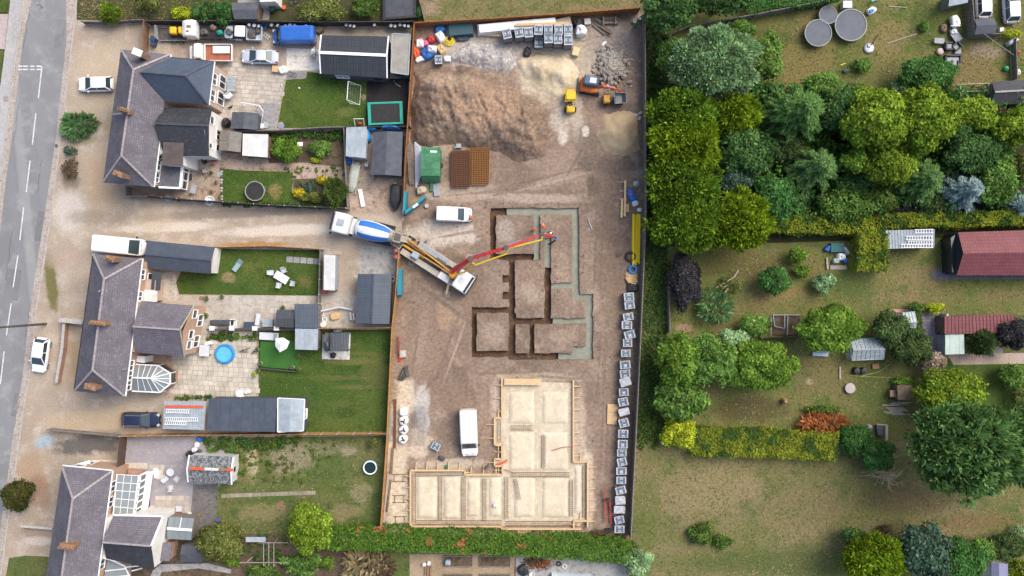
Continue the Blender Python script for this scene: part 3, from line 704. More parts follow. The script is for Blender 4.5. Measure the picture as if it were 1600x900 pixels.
# --- heaps
def heap(name,label,cat,poly,H,wd,m,cell=.22,na=.3,ns=.5,ridge=.0,seed=1.0,top=None,z0=.0):
 q=[P(x,y)for x,y in poly]
 x0,x1=min(p.x for p in q),max(p.x for p in q);y0,y1=min(p.y for p in q),max(p.y for p in q)
 X,Y=np.meshgrid(np.arange(x0-.5,x1+.5,cell),np.arange(y0-.5,y1+.5,cell))
 d=edge_dist(q,X,Y);ins=inside(q,X,Y)
 n1=fbm(X,Y,ns,5,seed)
 dd=np.where(ins,d,-d)+.55*n1
 t=np.clip(dd/wd,0,1)
 t=1-(1-t)**1.7
 Zz=H*t*(1+na*n1)
 if ridge:
  r=np.abs(fbm(X*.75,Y*1.2,ns*.9,4,seed+7));r2=np.abs(fbm(X+Y*.4,Y*.35,ns*1.5,3,seed+3))
  Zz+=t*ridge*(.5-1.6*r+.6-1.5*r2)
  n5=np.abs(fbm(X*1.5+.8*n1,Y*1.0+X*.3,1.0,4,seed+11));n6=fbm(X,Y,2.6,3,seed+5)
  Zz+=t*ridge*(.36-1.0*n5+.26*n6)
 if top is not None:
  Zz=np.minimum(Zz,top+.25*n1)
 Zz=np.where(dd>0,np.maximum(Zz,.0)+.02,-.04)+z0
 ny_,nx_=X.shape
 keep=(Zz>z0-.03)
 k=keep[:-1,:-1]|keep[1:,:-1]|keep[:-1,1:]|keep[1:,1:]
 J,I=np.nonzero(k)
 quads=np.stack([J*nx_+I,J*nx_+I+1,(J+1)*nx_+I+1,(J+1)*nx_+I],1)
 co=np.stack([X,Y,Zz],-1).reshape(-1,3)
 used=np.unique(quads);remap=np.zeros(len(co),int);remap[used]=np.arange(len(used))
 o=link(name,np_mesh(name,co[used],remap[quads],m,True))
 return tag(o,label,cat)
heap('soil_heap','big heap of brown dug earth with digger tracks in the upper half of the site','soil heap',[(646,112),(700,102),(765,112),(812,140),(850,172),(866,212),(852,245),(812,256),(780,240),(720,228),(660,228),(640,225)],1.5,3.6,ground('heaped_subsoil',(.205,.142,.10),(.135,.096,.07),.22,3.0,(.285,.205,.145),fine_amt=.6,bump=1.4,blobs=[(660,180,22,50,0,(.115,.082,.062),.7),(700,130,60,14,0,(.31,.225,.155),.6),(800,235,30,14,10,(.15,.105,.078),.7),(760,170,60,40,0,(.31,.205,.135),.6)]),.16,.16,.34,.36,2.0)  # dark patch on the left: shade on the heap put into its colour
heap('hardcore_heap','long low heap of grey crushed stone below the white boards','stone heap',[(700,82),(735,66),(800,72),(806,108),(785,114),(735,103),(705,100)],.65,1.8,ground('crushed_stone',(.36,.33,.30),(.29,.26,.235),.5,3.5,(.48,.45,.41),fine_amt=.65,bump=1.0,speck=((.55,.53,.49),3,.3)),.15,.25,.9,.16,5.0)
heap('sand_heap','pale sand heap scooped away beside the brown earth heap','sand heap',[(806,92),(855,84),(892,92),(906,120),(900,150),(862,150),(830,132),(812,110)],.95,2.8,ground('pale_sharp_sand',(.53,.44,.30),(.45,.365,.24),.4,6,(.58,.49,.36),fine_amt=.35,bump=.4,blobs=[(850,122,24,16,0,(.43,.33,.21),.7)]),.2,.25,.5,.25,8.0)
heap('sand_heap','round smooth tan sand heap against the right fence below the dumper','sand heap',[(938,185),(965,172),(995,178),(1001,205),(996,232),(972,245),(945,235),(932,212)],1.5,3.2,ground('tan_soft_sand',(.42,.32,.195),(.37,.275,.165),.3,8,(.40,.30,.195),fine_amt=.3,bump=.3),.2,.12,.5,0,11.0)
heap('sand_heap','small sand pile outside the shuttering below the white van','sand heap',[(752,722),(760,717),(768,722),(766,732),(756,734)],.4,.8,bpy.data.materials['pale_sharp_sand'],.12,.15,.5,0,12.0)
rb=thing('rubble_heap','heap of broken concrete lumps in the top right corner of the site','rubble heap',P(965,108),world=True)
rg=random.Random(5);mb=MB()
def chunk(mb,c,s,rg):
 bm=bmesh.new();bmesh.ops.create_icosphere(bm,subdivisions=1,radius=1)
 sx,sy,sz=(rg.uniform(.5,1.1)for _ in range(3));i=len(mb.v);rot=Matrix.Rotation(rg.uniform(0,6.3),3,Vector((rg.random(),rg.random(),rg.random())).normalized())
 for v in bm.verts:
  k=rg.uniform(.72,1.12);p=rot@Vector((v.co.x*sx*k,v.co.y*sy*k,v.co.z*sz*k))*s
  mb.v.append(tuple(Vector(c)+p))
 mb.f+=[tuple(i+v.index for v in f.verts)for f in bm.faces];bm.free()
mb2=MB()
for k in range(620):
 big=k<300
 a=rg.gauss(0,1);b=rg.gauss(0,1)
 if big:px,py=955+a*11,106+b*14
 else:px,py=962+a*17,96+b*24
 if not(925<px<1001 and 45<py<150):continue
 hgt=1.1*math.exp(-((px-955)/16)**2-((py-106)/20)**2)
 q0=P(px,py);s=rg.uniform(.22,.5)if big else rg.uniform(.06,.2)
 if big and k<220:
  m1=MB();chunk(m1,(q0.x,q0.y,hgt*.8+s*.2),s,rg);part('concrete_lump',m1,M['rubble'],rb)
 else:chunk(mb2,(q0.x,q0.y,hgt*.8+s*.2),s,rg)
part('small_rubble',mb2,M['rubble'],rb,kind='stuff')
mb=MB();k=0
while k<1500:
 px,py=rg.uniform(612,1000),rg.uniform(240,835)
 near=min(max(t[0]-px,px-t[2],t[1]-py,py-t[3])for t in TR)
 if near<0 or(near>9 and rg.random()>.22)or(640<px<925 and py>590):continue
 q0=P(px,py);chunk(mb,(q0.x,q0.y,.06),rg.uniform(.03,.11)*(1.5 if rg.random()<.06 else 1),rg);k+=1
part('loose_clods',mb,mat('earth_clods',(.25,.18,.13),(.17,.12,.09),2,.95,isl=.35),kind='stuff')
# --- the second plot: sand-blinded raft with pads, cages and shuttering
FP=[(786,596),(894,598),(894,721),(916,721),(916,812),(905,824),(786,824),(786,820),(643,820),(643,735),(727,735),(727,741),(786,741),(786,716),(774,716),(774,726),(786,727),(786,694),(774,693),(774,653),(786,652)]
FP=[(786,596),(894,598),(894,721),(916,721),(916,811),(905,822),(786,822),(643,819),(643,735),(727,735),(727,741),(786,741),(786,727),(774,727),(774,716),(786,716),(786,694),(774,694),(774,652),(786,652)]
raft=thing('foundation_raft','cream sand-blinded house foundation with raised pads, lower right of the site','foundation',P(830,720),world=True)
CREAM=ground('sand_blinding',(.50,.425,.31),(.44,.36,.255),.35,4,(.56,.485,.365),fine_amt=.2,bump=.25,edge=.5,blobs=[(700,803,36,12,0,(.50,.36,.20),.8),(740,775,10,40,0,(.50,.37,.2),.6),(690,780,6,60,0,(.48,.40,.30),.6),(758,780,6,60,0,(.48,.40,.30),.6),(841,690,5,130,0,(.50,.39,.27),.8),(840,669,60,5,0,(.48,.38,.27),.8),(840,740,60,5,0,(.48,.38,.27),.8)])
PADM=ground('sandy_pad_top',(.56,.485,.355),(.495,.415,.295),.4,4,(.61,.535,.41),fine_amt=.14,bump=.15,blobs=[(818,622,16,8,0,(.47,.42,.36),.5),(857,620,16,12,0,(.48,.43,.36),.5),(740,775,8,34,0,(.60,.45,.26),.8),(776,780,8,30,0,(.58,.43,.25),.7),(668,803,16,12,0,(.52,.38,.22),.8),(835,802,5,4,0,(.3,.25,.18),.8)])
sheet('sand_blinding',FP,.11,CREAM,parent=raft,kind=None)
del_pad=[(795,612,835,662),(847,612,887,662),(795,675,835,735),(847,675,887,735),(803,746,836,808),(847,746,888,809),(897,727,909,803),(651,743,683,810),(693,744,719,811),(730,747,750,807),(764,745,783,807)]
for k,(a,b,c,e)in enumerate(del_pad):
 bm=bmesh.new();p0,p1=P(a,e),P(c,b)
 nx_,ny_=max(6,int((p1.x-p0.x)/.22)),max(6,int((p1.y-p0.y)/.22));mb=MB()
 for j in range(ny_+1):
  for i in range(nx_+1):
   x,y=p0.x+(p1.x-p0.x)*i/nx_,p0.y+(p1.y-p0.y)*j/ny_
   e_=min(x-p0.x,p1.x-x,y-p0.y,p1.y-y)
   z=.09+.2*min(1,e_/.35)**.7+(.03*mnoise.fractal((x,y,k),1,2,3)if e_>0 else 0)
   wob=.09*mnoise.noise((x*1.3,y*1.3,k+.5))
   mb.v.append((x+wob,y-wob,z))
 for j in range(ny_):
  for i in range(nx_):
   t=j*(nx_+1)+i;mb.f.append((t,t+1,t+nx_+2,t+nx_+1))
 part('raised_pad',mb,PADM,raft,smooth=True);bm.free()
def cage(a,b,wd=.45,z=.16,step=.26):
 pa,pb=P(*a),P(*b);d=(pb-pa);L=d.length;d.normalize();n=Vector((-d.y,d.x,0));mb=MB()
 for s in(-1,0,1):
  for h in(z,z+.22):
   if s==0 and h==z:continue
   o=n*(s*wd/2)+Vector((0,0,h));mb.bar(pa+o,pb+o,.024,.024)
 for i in range(int(L/step)+1):
  c=pa+d*(i*step)+Vector((0,0,z+.24))
  mb.bar(c-n*(wd/2+.04),c+n*(wd/2+.04),.02,.02)
 part('rebar_cage',mb,M['rust'],raft)
for a,b in(((647,740),(647,816)),((688,744),(688,812)),((724.5,745),(724.5,812)),((757,748),(757,812)),((650,815.5),(784,816)),((790,817),(902,817)),((798,741),(890,741)),((805,748),(811,780)),((780,656),(780,690)),((849,680),(849,730)),((791,745),(791,810)),((913,727),(913,808)),((649,740),(722,739)),((798,668),(832,668)),((892,750),(892,806))):
 cage(a,b,.42 if abs(a[0]-b[0])<12 else .5)
form=thing('timber_shuttering','yellowish new timber shuttering boards with pegs round the sand-blinded foundation','shuttering',P(786,741),world=True)
def boards(line,side,zt=.48,peg=1.25,w=.19,sub=True):
 for(a,b)in zip(line,line[1:]):
  pa,pb=P(*a),P(*b);d=pb-pa;L=d.length;d.normalize();n=Vector((-d.y,d.x,0))*side
  k=max(1,round(L/4.2))
  for i in range(k):
   q0,q1=pa+d*(L*i/k+.004),pa+d*(L*(i+1)/k-.004)
   bo=part('board',MB().bar((q0.x,q0.y,zt/2+.02),(q1.x,q1.y,zt/2+.02),w,zt),M['timber'],form)
  m=max(1,int(L/peg))
  for i in range(m):
   c=pa+d*(L*(i+.5)/m);e=c+n*.95
   part('brace',MB().bar((c.x,c.y,zt-.02),(e.x,e.y,.12),.1,.08),M['timber'],form)
   part('peg',MB().box(e.x,e.y,0,.42,.06,.06),M['timber'],form)
boards([(784.5,591),(784.5,652)],1 if False else-1)
boards([(784.5,652),(773,652),(773,694.5),(784.5,694.5)],-1)
boards([(784.5,694.5),(784.5,716),(773,716),(773,727)],-1)
boards([(773,727),(785,727),(785,740.5),(726.5,740.5),(726.5,734),(642,734),(642,823)],-1)
boards([(640,821),(784,821),(784,825),(908,825)],-1)
boards([(917.5,822),(917.5,720.5),(895.5,720.5),(895.5,594)],-1)
boards([(917,812.5),(896,812.5),(896,824)],-1,peg=9)
for k,(yy)in enumerate((593.2,596.5,599.8)):
 part('board',MB().bar(P(788,yy,.6+.02*k),P(846,yy+.4,.6+.02*k),.24,.06),M['timber'],form)
 # FENCES
def fence(name,label,pts,m,h=1.8,post=None,plen=1.83,top=True,cat='fence',pw=.1,boards=10,cap=True,thick=.045,flat=False):
 z=h if top else 0
 pts=[P(x,y,z)for x,y in pts]
 root=thing(name,label,cat,(pts[0].x,pts[0].y,0),world=False)
 o=Vector((pts[0].x,pts[0].y,0));post=post or m
 pm=None;cache={}
 for a,b in zip(pts,pts[1:]):
  d=b-a;d.z=0;L=d.length;ang=math.atan2(d.y,d.x);n=max(1,round(L/plen));l=L/n
  key=round(l,3)
  if key not in cache:
   mb=MB();bl=(l-pw)/boards;rg=random.Random(7)
   if flat:
    mb.box(l/2,0,.05,h,l-pw,thick)
   else:
    for k in range(boards):
     mb.box(pw/2+bl*(k+.5),.012 if k%2 else-.012,.05,h-.03-rg.random()*.02,bl*1.02,thick*.6)
   if cap:mb.box(l/2,0,h-.028,h,l-pw,thick*2)
   for zz in(.35,h*.55,h-.25):mb.box(l/2,-.06,zz,zz+.07,l-pw,.06)
   cache[key]=mesh_of('panel',mb,m)
   pb=MB().box(0,0,0,h+.05,pw,pw);pb.box(0,0,h+.05,h+.09,pw*1.15,pw*1.15,0,.5)
   pm=pm or mesh_of('post',pb,post)
  for i in range(n):
   q=a-o+d*(i/n)
   e=link('panel',cache[key],root);e.location=(q.x,q.y,0);e.rotation_euler=(0,0,ang)
   e=link('post',pm,root);e.location=(q.x,q.y,0);e.rotation_euler=(0,0,ang)
  last=b
 q=last-o;e=link('post',pm,root);e.location=(q.x,q.y,0);e.rotation_euler=(0,0,ang)
 return root
def wall(name,label,pts,m,h=1.8,th=.22,top=True,cap=None,cat='wall'):
 z=h if top else 0
 pts=[P(x,y,z)for x,y in pts];root=thing(name,label,cat,(pts[0].x,pts[0].y,0),world=True)
 for a,b in zip(pts,pts[1:]):
  part('wall_section',MB().bar((a.x,a.y,h/2),(b.x,b.y,h/2),th,h),m,root)
  n=max(1,int((b-a).length/.9))
  for i in range(n):
   q0,q1=a.lerp(b,(i+.015)/n),a.lerp(b,(i+.985)/n)
   part('coping_stone',MB().bar((q0.x,q0.y,h+.035),(q1.x,q1.y,h+.035),th+.08,.07),cap or M['concretepost'],root)
 return root
fence('timber_fence','orange-brown boarded fence along the upper left edge of the building site',[(647,36),(641,125),(633,250),(629.5,335)],M['fenceorange'],h=1.9,boards=12)
fence('timber_fence','orange-brown boarded fence across the top edge of the building site',[(648,35),(760,29),(880,21),(1000,12)],M['fenceorange'],h=1.9,boards=12)
fence('timber_fence','long boarded fence down the right edge of the building site beside the brick packs',[(1008,20),(1010,330),(1000,560),(996,640),(986,842)],M['fencegrey'],h=1.9,post=M['fencegold'],boards=12)
fence('timber_fence','golden boarded fence down the lower left edge of the site to the hedge',[(623,390),(618,460),(612,515),(604,690),(594,832)],M['fencegold'],h=1.9,boards=12)
fence('timber_fence','grey timber fence between the lane and the upper pair of garden plots',[(228,306),(300,312),(420,320),(540,325)],M['fencedark'],h=1.7,post=M['concretepost'])
fence('timber_fence','short grey fence beside the side passage of the upper house',[(196,291),(196,306),(228,307)],M['fencegrey'],h=1.7)
fence('timber_fence','grey fence between the dark green football lawn and the flower garden',[(342,205),(440,203),(500,199),(538,198)],M['fencegrey'],h=1.6)
fence('timber_fence','thin dark fence between the black play area and the grey shed yard',[(540,198),(640,197)],M['fencedark'],h=1.6)
fence('timber_fence','grey fence between the flower garden and the yard with the white shed',[(537,200),(539,260),(543,326)],M['fencegrey'],h=1.6)
fence('timber_fence','low golden fence between the lane and the lawn with the white garden table',[(330,386),(420,384),(502,389)],M['fencegold'],h=1.5,post=M['concretepost'])
fence('timber_fence','pale grey fence at the right end of the lawn with the white garden table',[(500,389),(498,460),(497,474)],M['fencegrey'],h=1.5,post=M['concretepost'])
wall('garden_wall','dark wall with pale pillars between the barbecue path and the planted patio',[(322,515),(380,514),(460,513)],M['fencedark'],h=1.2,th=.12,cap=M['fencedark'])
fence('timber_fence','timber fence between the concrete yard and the striped lawn behind the gazebo',[(497,513),(612,512)],M['fencegold'],h=1.5,post=M['concretepost'])
fence('timber_fence','long brown fence between the striped lawn and the weedy garden',[(186,682),(300,680),(450,679),(602,678)],M['fencegold'],h=1.6,post=M['concretepost'])
fence('timber_fence','weathered low fence along the shadowed driveway beside the road',[(73,672),(130,677),(186,682)],M['fencegrey'],h=1.4)
fence('close_boarded_gate','tall dark brown gate across the drive beside the lower house',[(187,684),(183,729)],mat('dark_brown_gate',(.07,.045,.035),(.1,.065,.05),2),h=2.0,cat='gate')
fence('close_boarded_gate','brown timber gate standing open beside the top house chimney',[(224,31),(222,76)],mat('worn_brown_gate',(.23,.14,.085),(.17,.10,.06),2),h=1.7,cat='gate',plen=1.5)
fence('timber_fence','dark boundary fence left of the gate at the top, by the road',[(127,33),(160,34),(224,30)],M['fencegrey'],h=1.2,post=M['fencedark'])
fence('timber_fence','black boundary fence hung with old wheels along the top yard',[(226,32),(372,32),(505,34),(645,33)],M['fencedark'],h=1.8)
fence('timber_fence','white topped low fence beside the square trampoline at the top',[(653,-10),(664,33)],M['fencegrey'],h=1.2)
fence('timber_fence','dark weathered fence at an angle across the top of the right-hand gardens',[(1078,40),(1180,22),(1302,-2)],M['fencegrey'],h=1.8)
fence('timber_fence','short bent piece of grey fence behind the silver-leaved tree',[(1078,40),(1050,52),(1044,66)],M['fencegrey'],h=1.7)
fence('timber_fence','grey fence round the parked cars at the top right',[(1518,-20),(1521,10),(1524,54),(1566,52)],M['fencegrey'],h=1.8)
fence('timber_fence','low brick coloured fence at the right edge near the clothes line',[(1588,60),(1590,122)],M['oldwood'],h=1.2)
fence('timber_fence','mossy grey fence below the dark purple shrub',[(1046,424),(1047,520)],M['fencegrey'],h=1.4,top=True)
fence('timber_fence','low dark fence behind the raised vegetable frames',[(1190,528),(1250,527)],M['fencedark'],h=.9)
wall('front_wall','low brown brick wall between the white car and the middle house',[(100,505),(97,545),(88,598)],M['brick'],h=.9,th=.25,cap=M['concretepost'])
wall('front_wall','cream rendered wall joining the low brick wall to the middle house',[(92,500),(128,504)],M['render'],h=1.3,th=.4)
wall('front_wall','low kerb wall across the forecourt of the lower house',[(32,822),(82,826)],M['concretepost'],h=.5,th=.2)
wall('retaining_wall','long low concrete edge where the hedge meets the bottom allotment',[(655,862),(980,866)],M['concretepost'],h=.3,th=.12)
for k,(x,y)in enumerate(((331,513),(362,513),(398,513),(432,513))):
 single('gate_pier',MB().box(*P(x,y,1.4).xy,0,1.35,.5,.42).box(*P(x,y,1.4).xy,1.35,1.45,.62,.52),M['render'],'pale square wall pillar, %s from the left in the wall beside the planted patio'%ORD[k],'pillar','pillars of the patio wall')
 # BUILDINGS
def slab_poly(mb,pts,th):
 """a sloping roof plane with thickness"""
 pts=[Vector(p)for p in pts]
 n=(pts[1]-pts[0]).cross(pts[2]-pts[0])
 if n.z<0:pts=pts[::-1]
 i=len(mb.v);k=len(pts)
 mb.v+=[tuple(p)for p in pts]+[(p.x,p.y,p.z-th)for p in pts]
 mb.f.append(tuple(range(i,i+k)));mb.f.append(tuple(range(i+2*k-1,i+k-1,-1)))
 for a in range(k):
  b=(a+1)%k;mb.f.append((i+a,i+k+a,i+k+b,i+b))
 return mb
def inset(pts,d):
 """move a ccw/cw xy outline inwards by d"""
 n=len(pts);a=sum(pts[i].x*pts[(i+1)%n].y-pts[(i+1)%n].x*pts[i].y for i in range(n));s=1 if a>0 else-1
 out=[]
 for i in range(n):
  p,q,r=pts[i-1],pts[i],pts[(i+1)%n]
  e1=(q-p).to_2d().normalized();e2=(r-q).to_2d().normalized()
  n1=Vector((-e1.y,e1.x))*s;n2=Vector((-e2.y,e2.x))*s
  b=(n1+n2);b.normalize();k=d/max(.35,b.dot(n1))
  out.append(Vector((q.x+b.x*k,q.y+b.y*k,0)))
 return out
def ridge_bar(mb,a,b,w=.22):
 a,b=Vector(a),Vector(b);n=max(1,int((b-a).length/.45));up=Vector((0,0,.05))
 for i in range(n):
  mb.bar(a.lerp(b,(i+.03)/n)+up,a.lerp(b,(i+.97)/n)+up,w,.09)
 return mb
def window(parent,a,b,t,w,z0,z1,frame=None,panes=2,name='window',glassm=None,out=.03,cross=False):
 """a, b: ends of the wall line (walking with the outside on the right hand); t: centre along it in metres"""
 a,b=Vector((a[0],a[1],0)),Vector((b[0],b[1],0));d=(b-a).normalized();n=Vector((d.y,-d.x,0))
 c=a+d*t+n*out;f=MB();g=MB()
 def q(u,z,o=0):p=c+d*u+n*o;return(p.x,p.y,z)
 fw=.09
 f.bar(q(-w/2,z0-.03,.05),q(w/2,z0-.03,.05),.2,.06)
 f.bar(q(-w/2,z1),q(w/2,z1),.1,fw)
 for k in range(panes+1):
  u=-w/2+w*k/panes;f.bar(q(u,z0),q(u,z1),fw,.1)
 if cross:f.bar(q(-w/2,z0+(z1-z0)*.66),q(w/2,z0+(z1-z0)*.66),.08,.07)
 fo=part(name,f,frame or M['upvc'],parent)
 for k in range(panes):
  u0=-w/2+w*k/panes+fw/2;u1=-w/2+w*(k+1)/panes-fw/2
  g=MB();g.hexa([q(u0,z0,-.03),q(u1,z0,-.03),q(u1,z1-.04,-.03),q(u0,z1-.04,-.03)][::-1],[q(u0,z0,.012),q(u1,z0,.012),q(u1,z1-.04,.012),q(u0,z1-.04,.012)][::-1])
  part('pane',g,glassm or M['glass'],fo)
 return fo
def door(parent,a,b,t,w,h,m,z=.0,glazed=True):
 a,b=Vector((a[0],a[1],0)),Vector((b[0],b[1],0));d=(b-a).normalized();n=Vector((d.y,-d.x,0));c=a+d*t
 def q(u,zz,o):p=c+d*u+n*o;return(p.x,p.y,zz)
 o=part('door',MB().hexa([q(-w/2,z,.0),q(-w/2,z+h,.0),q(w/2,z+h,.0),q(w/2,z,.0)],[q(-w/2,z,.05),q(-w/2,z+h,.05),q(w/2,z+h,.05),q(w/2,z,.05)]),m,parent)
 if glazed:part('pane',MB().hexa([q(-w/3,z+h*.55,.04),q(-w/3,z+h*.9,.04),q(w/3,z+h*.9,.04),q(w/3,z+h*.55,.04)],[q(-w/3,z+h*.55,.065),q(-w/3,z+h*.9,.065),q(w/3,z+h*.9,.065),q(w/3,z+h*.55,.065)]),M['glass'],o)
 part('handle',MB().bar(q(w*.36,z+h*.48,.07),q(w*.36,z+h*.54,.07),.03,.03),M['steel'],o)
 return o
def chimney(parent,p0,p1,zb,zt,wd,pots,m,cap=None):
 """stack between photo points p0-p1 taken at its top"""
 a,b=P(*p0,zt),P(*p1,zt);d=(b-a);L=d.length;d.normalize();c=(a+b)/2;ang=math.atan2(d.y,d.x)
 mb=MB().box(c.x,c.y,zb,zt-.2,L,wd,ang).box(c.x,c.y,zt-.2,zt-.06,L+.14,wd+.14,ang).box(c.x,c.y,zt-.06,zt,L+.02,wd+.02,ang)
 o=part('chimney',mb,m,parent)
 for k in range(pots):
  q=a+d*L*(k+.5)/pots
  pt=MB().lathe(q.x,q.y,[(.15,zt-.02),(.13,zt+.4),(.16,zt+.44),(.16,zt+.5),(.11,zt+.5),(.10,zt+.3)],10)
  part('chimney_pot',pt,cap or M['pot'],o)
 return o
def planes(parent,name,faces,m,th=.14):
 for k,f in enumerate(faces):
  part(name,slab_poly(MB(),[Vector((p.x,p.y,p.z))for p in f],th),m,parent)
def gutter(parent,a,b,m=None,name='gutter'):
 part(name,MB().bar(a,b,.13,.11),m or M['upvc'],parent)
 # ---- upper house pair
h1=thing('house','uppermost pair of houses with tiled hip roof, blue-grey rear extension and pebble drive in front','house',P(255,190),world=True)
e,r=5.0,7.6
TL,TR_,BR,BL=P(189,77,e),P(266,85,e),P(240,292,e),P(161,285,e);R1,R2=P(209,109,r),P(190,243,r)
ff=[[TL,TR_,R1],[TR_,BR,R2,R1],[BR,BL,R2],[BL,TL,R1,R2]]
for f in ff:part('roof',slab_poly(MB(),f,.14),M['roofold'],h1)
rm=MB()
for a,b in((R1,R2),(TL,R1),(TR_,R1),(BL,R2),(BR,R2)):ridge_bar(rm,a,b)
part('ridge_tiles',rm,M['ridge'],h1)
fl=[P(189,77,e),P(266,85,e),P(240,292,e),P(161,285,e)]
w1=inset(fl,.35);part('wall',MB().prism(w1,0,e-.05),M['pinkbrick'],h1)
x0,x1,x2,x3=P(262,90,e),P(334,96,e),P(326,164,e),P(254,157,e)
ra,rb2,rc=P(219,112,7.35),P(290,118,7.35),None
y0,y1,y2=P(266,90,e+.06),P(334.5,96,e+.06),P(326,164,e+.06)
part('extension_roof',slab_poly(MB(),[y0,y1,rb2,ra],.12),M['roofnew'],h1)
part('extension_roof',slab_poly(MB(),[y1,y2,rb2],.12),M['roofnew'],h1)
part('extension_roof',slab_poly(MB(),[y2,P(257,157.5,e+.06),ra,rb2],.12),M['roofnew'],h1)
rm=MB();[ridge_bar(rm,a,b,.18)for a,b in((ra,rb2),(y1,rb2),(y2,rb2))];part('ridge_tiles',rm,M['greyfelt'],h1)
we=inset([P(262,90,e),P(334,96,e),P(326,164,e),P(254,157,e)],.18)
part('extension_wall',MB().prism([we[0]+Vector((-2,0,0)),we[1],we[2],we[3]+Vector((-2,0,0))],0,e),M['pinkbrick'],h1)
ea,eb=we[2],we[1]
Lw=(eb-ea).length
for t,z in((Lw*.25,3.2),(Lw*.66,3.2)):window(h1,ea,eb,t,1.3,z,z+1.25,panes=2)
for t in(Lw*.3,Lw*.72):window(h1,ea,eb,t,1.5,.3,2.2,panes=2)
gutter(h1,y1+Vector((.03,0,-.1)),y2+Vector((.03,0,-.1)));gutter(h1,y0+Vector((0,.03,-.1)),y1+Vector((0,.03,-.1)),M['black'])
e2,r2=4.6,6.0
n0,n1,n2,n3=P(254,168,e2),P(331,169,e2),P(326,244,e2),P(256,243,e2);g0,g1=P(242,193,r2),P(326,196.5,r2)
part('wing_roof',slab_poly(MB(),[n0,n1,g1,g0],.12),M['slate'],h1);part('wing_roof',slab_poly(MB(),[g0,g1,n2,n3],.12),M['slate'],h1)
rm=MB();ridge_bar(rm,g0,g1,.2);part('ridge_tiles',rm,M['darkfelt'],h1)
wi=inset([n0,n1,n2,n3],.22)
wg=MB().prism([wi[0]+Vector((-1.5,0,0)),wi[1],wi[2],wi[3]+Vector((-1.5,0,0))],0,e2)
wg.poly([(wi[1].x,wi[1].y,e2),((wi[1].x+wi[2].x)/2,(wi[1].y+wi[2].y)/2,r2-.15),(wi[2].x,wi[2].y,e2)][::-1])
part('wing_wall',wg,M['render'],h1)
ea,eb=wi[2],wi[1];Lw=(eb-ea).length
window(h1,ea,eb,Lw*.22,.6,3.3,4.2,panes=1);window(h1,ea,eb,Lw*.80,.9,3.3,4.3,panes=1);window(h1,ea,eb,Lw*.55,1.2,1,2.1);door(h1,ea,eb,Lw*.25,.9,2.0,M['upvc'])
part('flat_roof_wall',MB().prism(PP([(256,226),(286,226),(284,257.5),(254,257)],4.8),0,4.82),M['render'],h1)
part('flat_roof',slab_poly(MB(),[P(255,222,5.4),P(287,223,5.35),P(285,259,5.0),P(253,258,5.05)],.15),mat('brown_bitumen_roof',(.075,.058,.052),(.11,.09,.08),1.2),h1)
cr=MB();a0,a1,b0,b1=P(253,258,3.5),P(285,259,2.9),P(280,292,2.9),P(250,290,3.5)
for k in range(13):
 t=(k+.5)/13;cr.bar(a0.lerp(b0,t),a1.lerp(b1,t),.17,.05)
slab_poly(cr,[a0-Vector((0,0,.05)),a1-Vector((0,0,.05)),b1-Vector((0,0,.05)),b0-Vector((0,0,.05))],.04)
part('corrugated_roof',cr,mat('smoky_corrugated_plastic',(.10,.10,.115),(.055,.055,.065),1.2,.4),h1)
cw=[P(250,223,2.8),P(296,228,2.8),P(285,302,2.8),P(244,296,2.8)]
cwi=[Vector((p.x,p.y,0))for p in cw]
part('conservatory_wall',MB().prism([P(252,230,0),P(287,232,2.6),P(279,294,2.6),P(250,292,0)],0,2.75),M['render'],h1)
ca,cb=P(279,294,2.6),P(287,232,2.6)
part('verge_board',MB().bar(P(282,293,2.9),P(288,224,2.95),.3,.16).bar(P(248,292.5,3.4),P(282,294,2.9),.22,.16),M['upvc'],h1)
Lw=(cb-ca).length
for t in(.12,.34,.56,.8):window(h1,(ca.x,ca.y),(cb.x,cb.y),Lw*t,1.0,.5,2.3,panes=1,cross=True)
chimney(h1,(209,79),(221,84),5.3,7.9,.6,0,M['chimbrick']);part('chimney_cap',MB().box(*P(214.5,81.5,8.05).xy,8.0,8.12,1.1,.75,R(-22)),M['render'],h1)
chimney(h1,(187,170),(201,175),6.0,8.4,.42,4,M['chimbrick']);chimney(h1,(177,269),(190,274),5.3,7.8,.5,1,M['chimbrick'])
gutter(h1,TR_+Vector((.05,0,-.1)),P(259,155,e)+Vector((0,0,-.1)));gutter(h1,P(251,215,e-.1),BR+Vector((.05,0,-.1)))
for k in range(6):part('white_fascia_panel',MB().box(*P(250-k*1.5,216+k*13,4.3).xy,3.9,4.7,.12,.75,R(-83)),M['upvc'],h1)if k%2==0 else None
ea,eb=Vector((w1[2].x,w1[2].y,0)),Vector((w1[1].x,w1[1].y,0));Lw=(eb-ea).length
for t in(.06,.16,.25):window(h1,ea,eb,Lw*t,1.1,3.3,4.6)
part('flashing',MB().bar(P(176,178.5,5.9),P(191,177,7.65),.16,.06).bar(P(191,177,7.65),P(252,186,5.05),.16,.06),M['ridge'],h1)
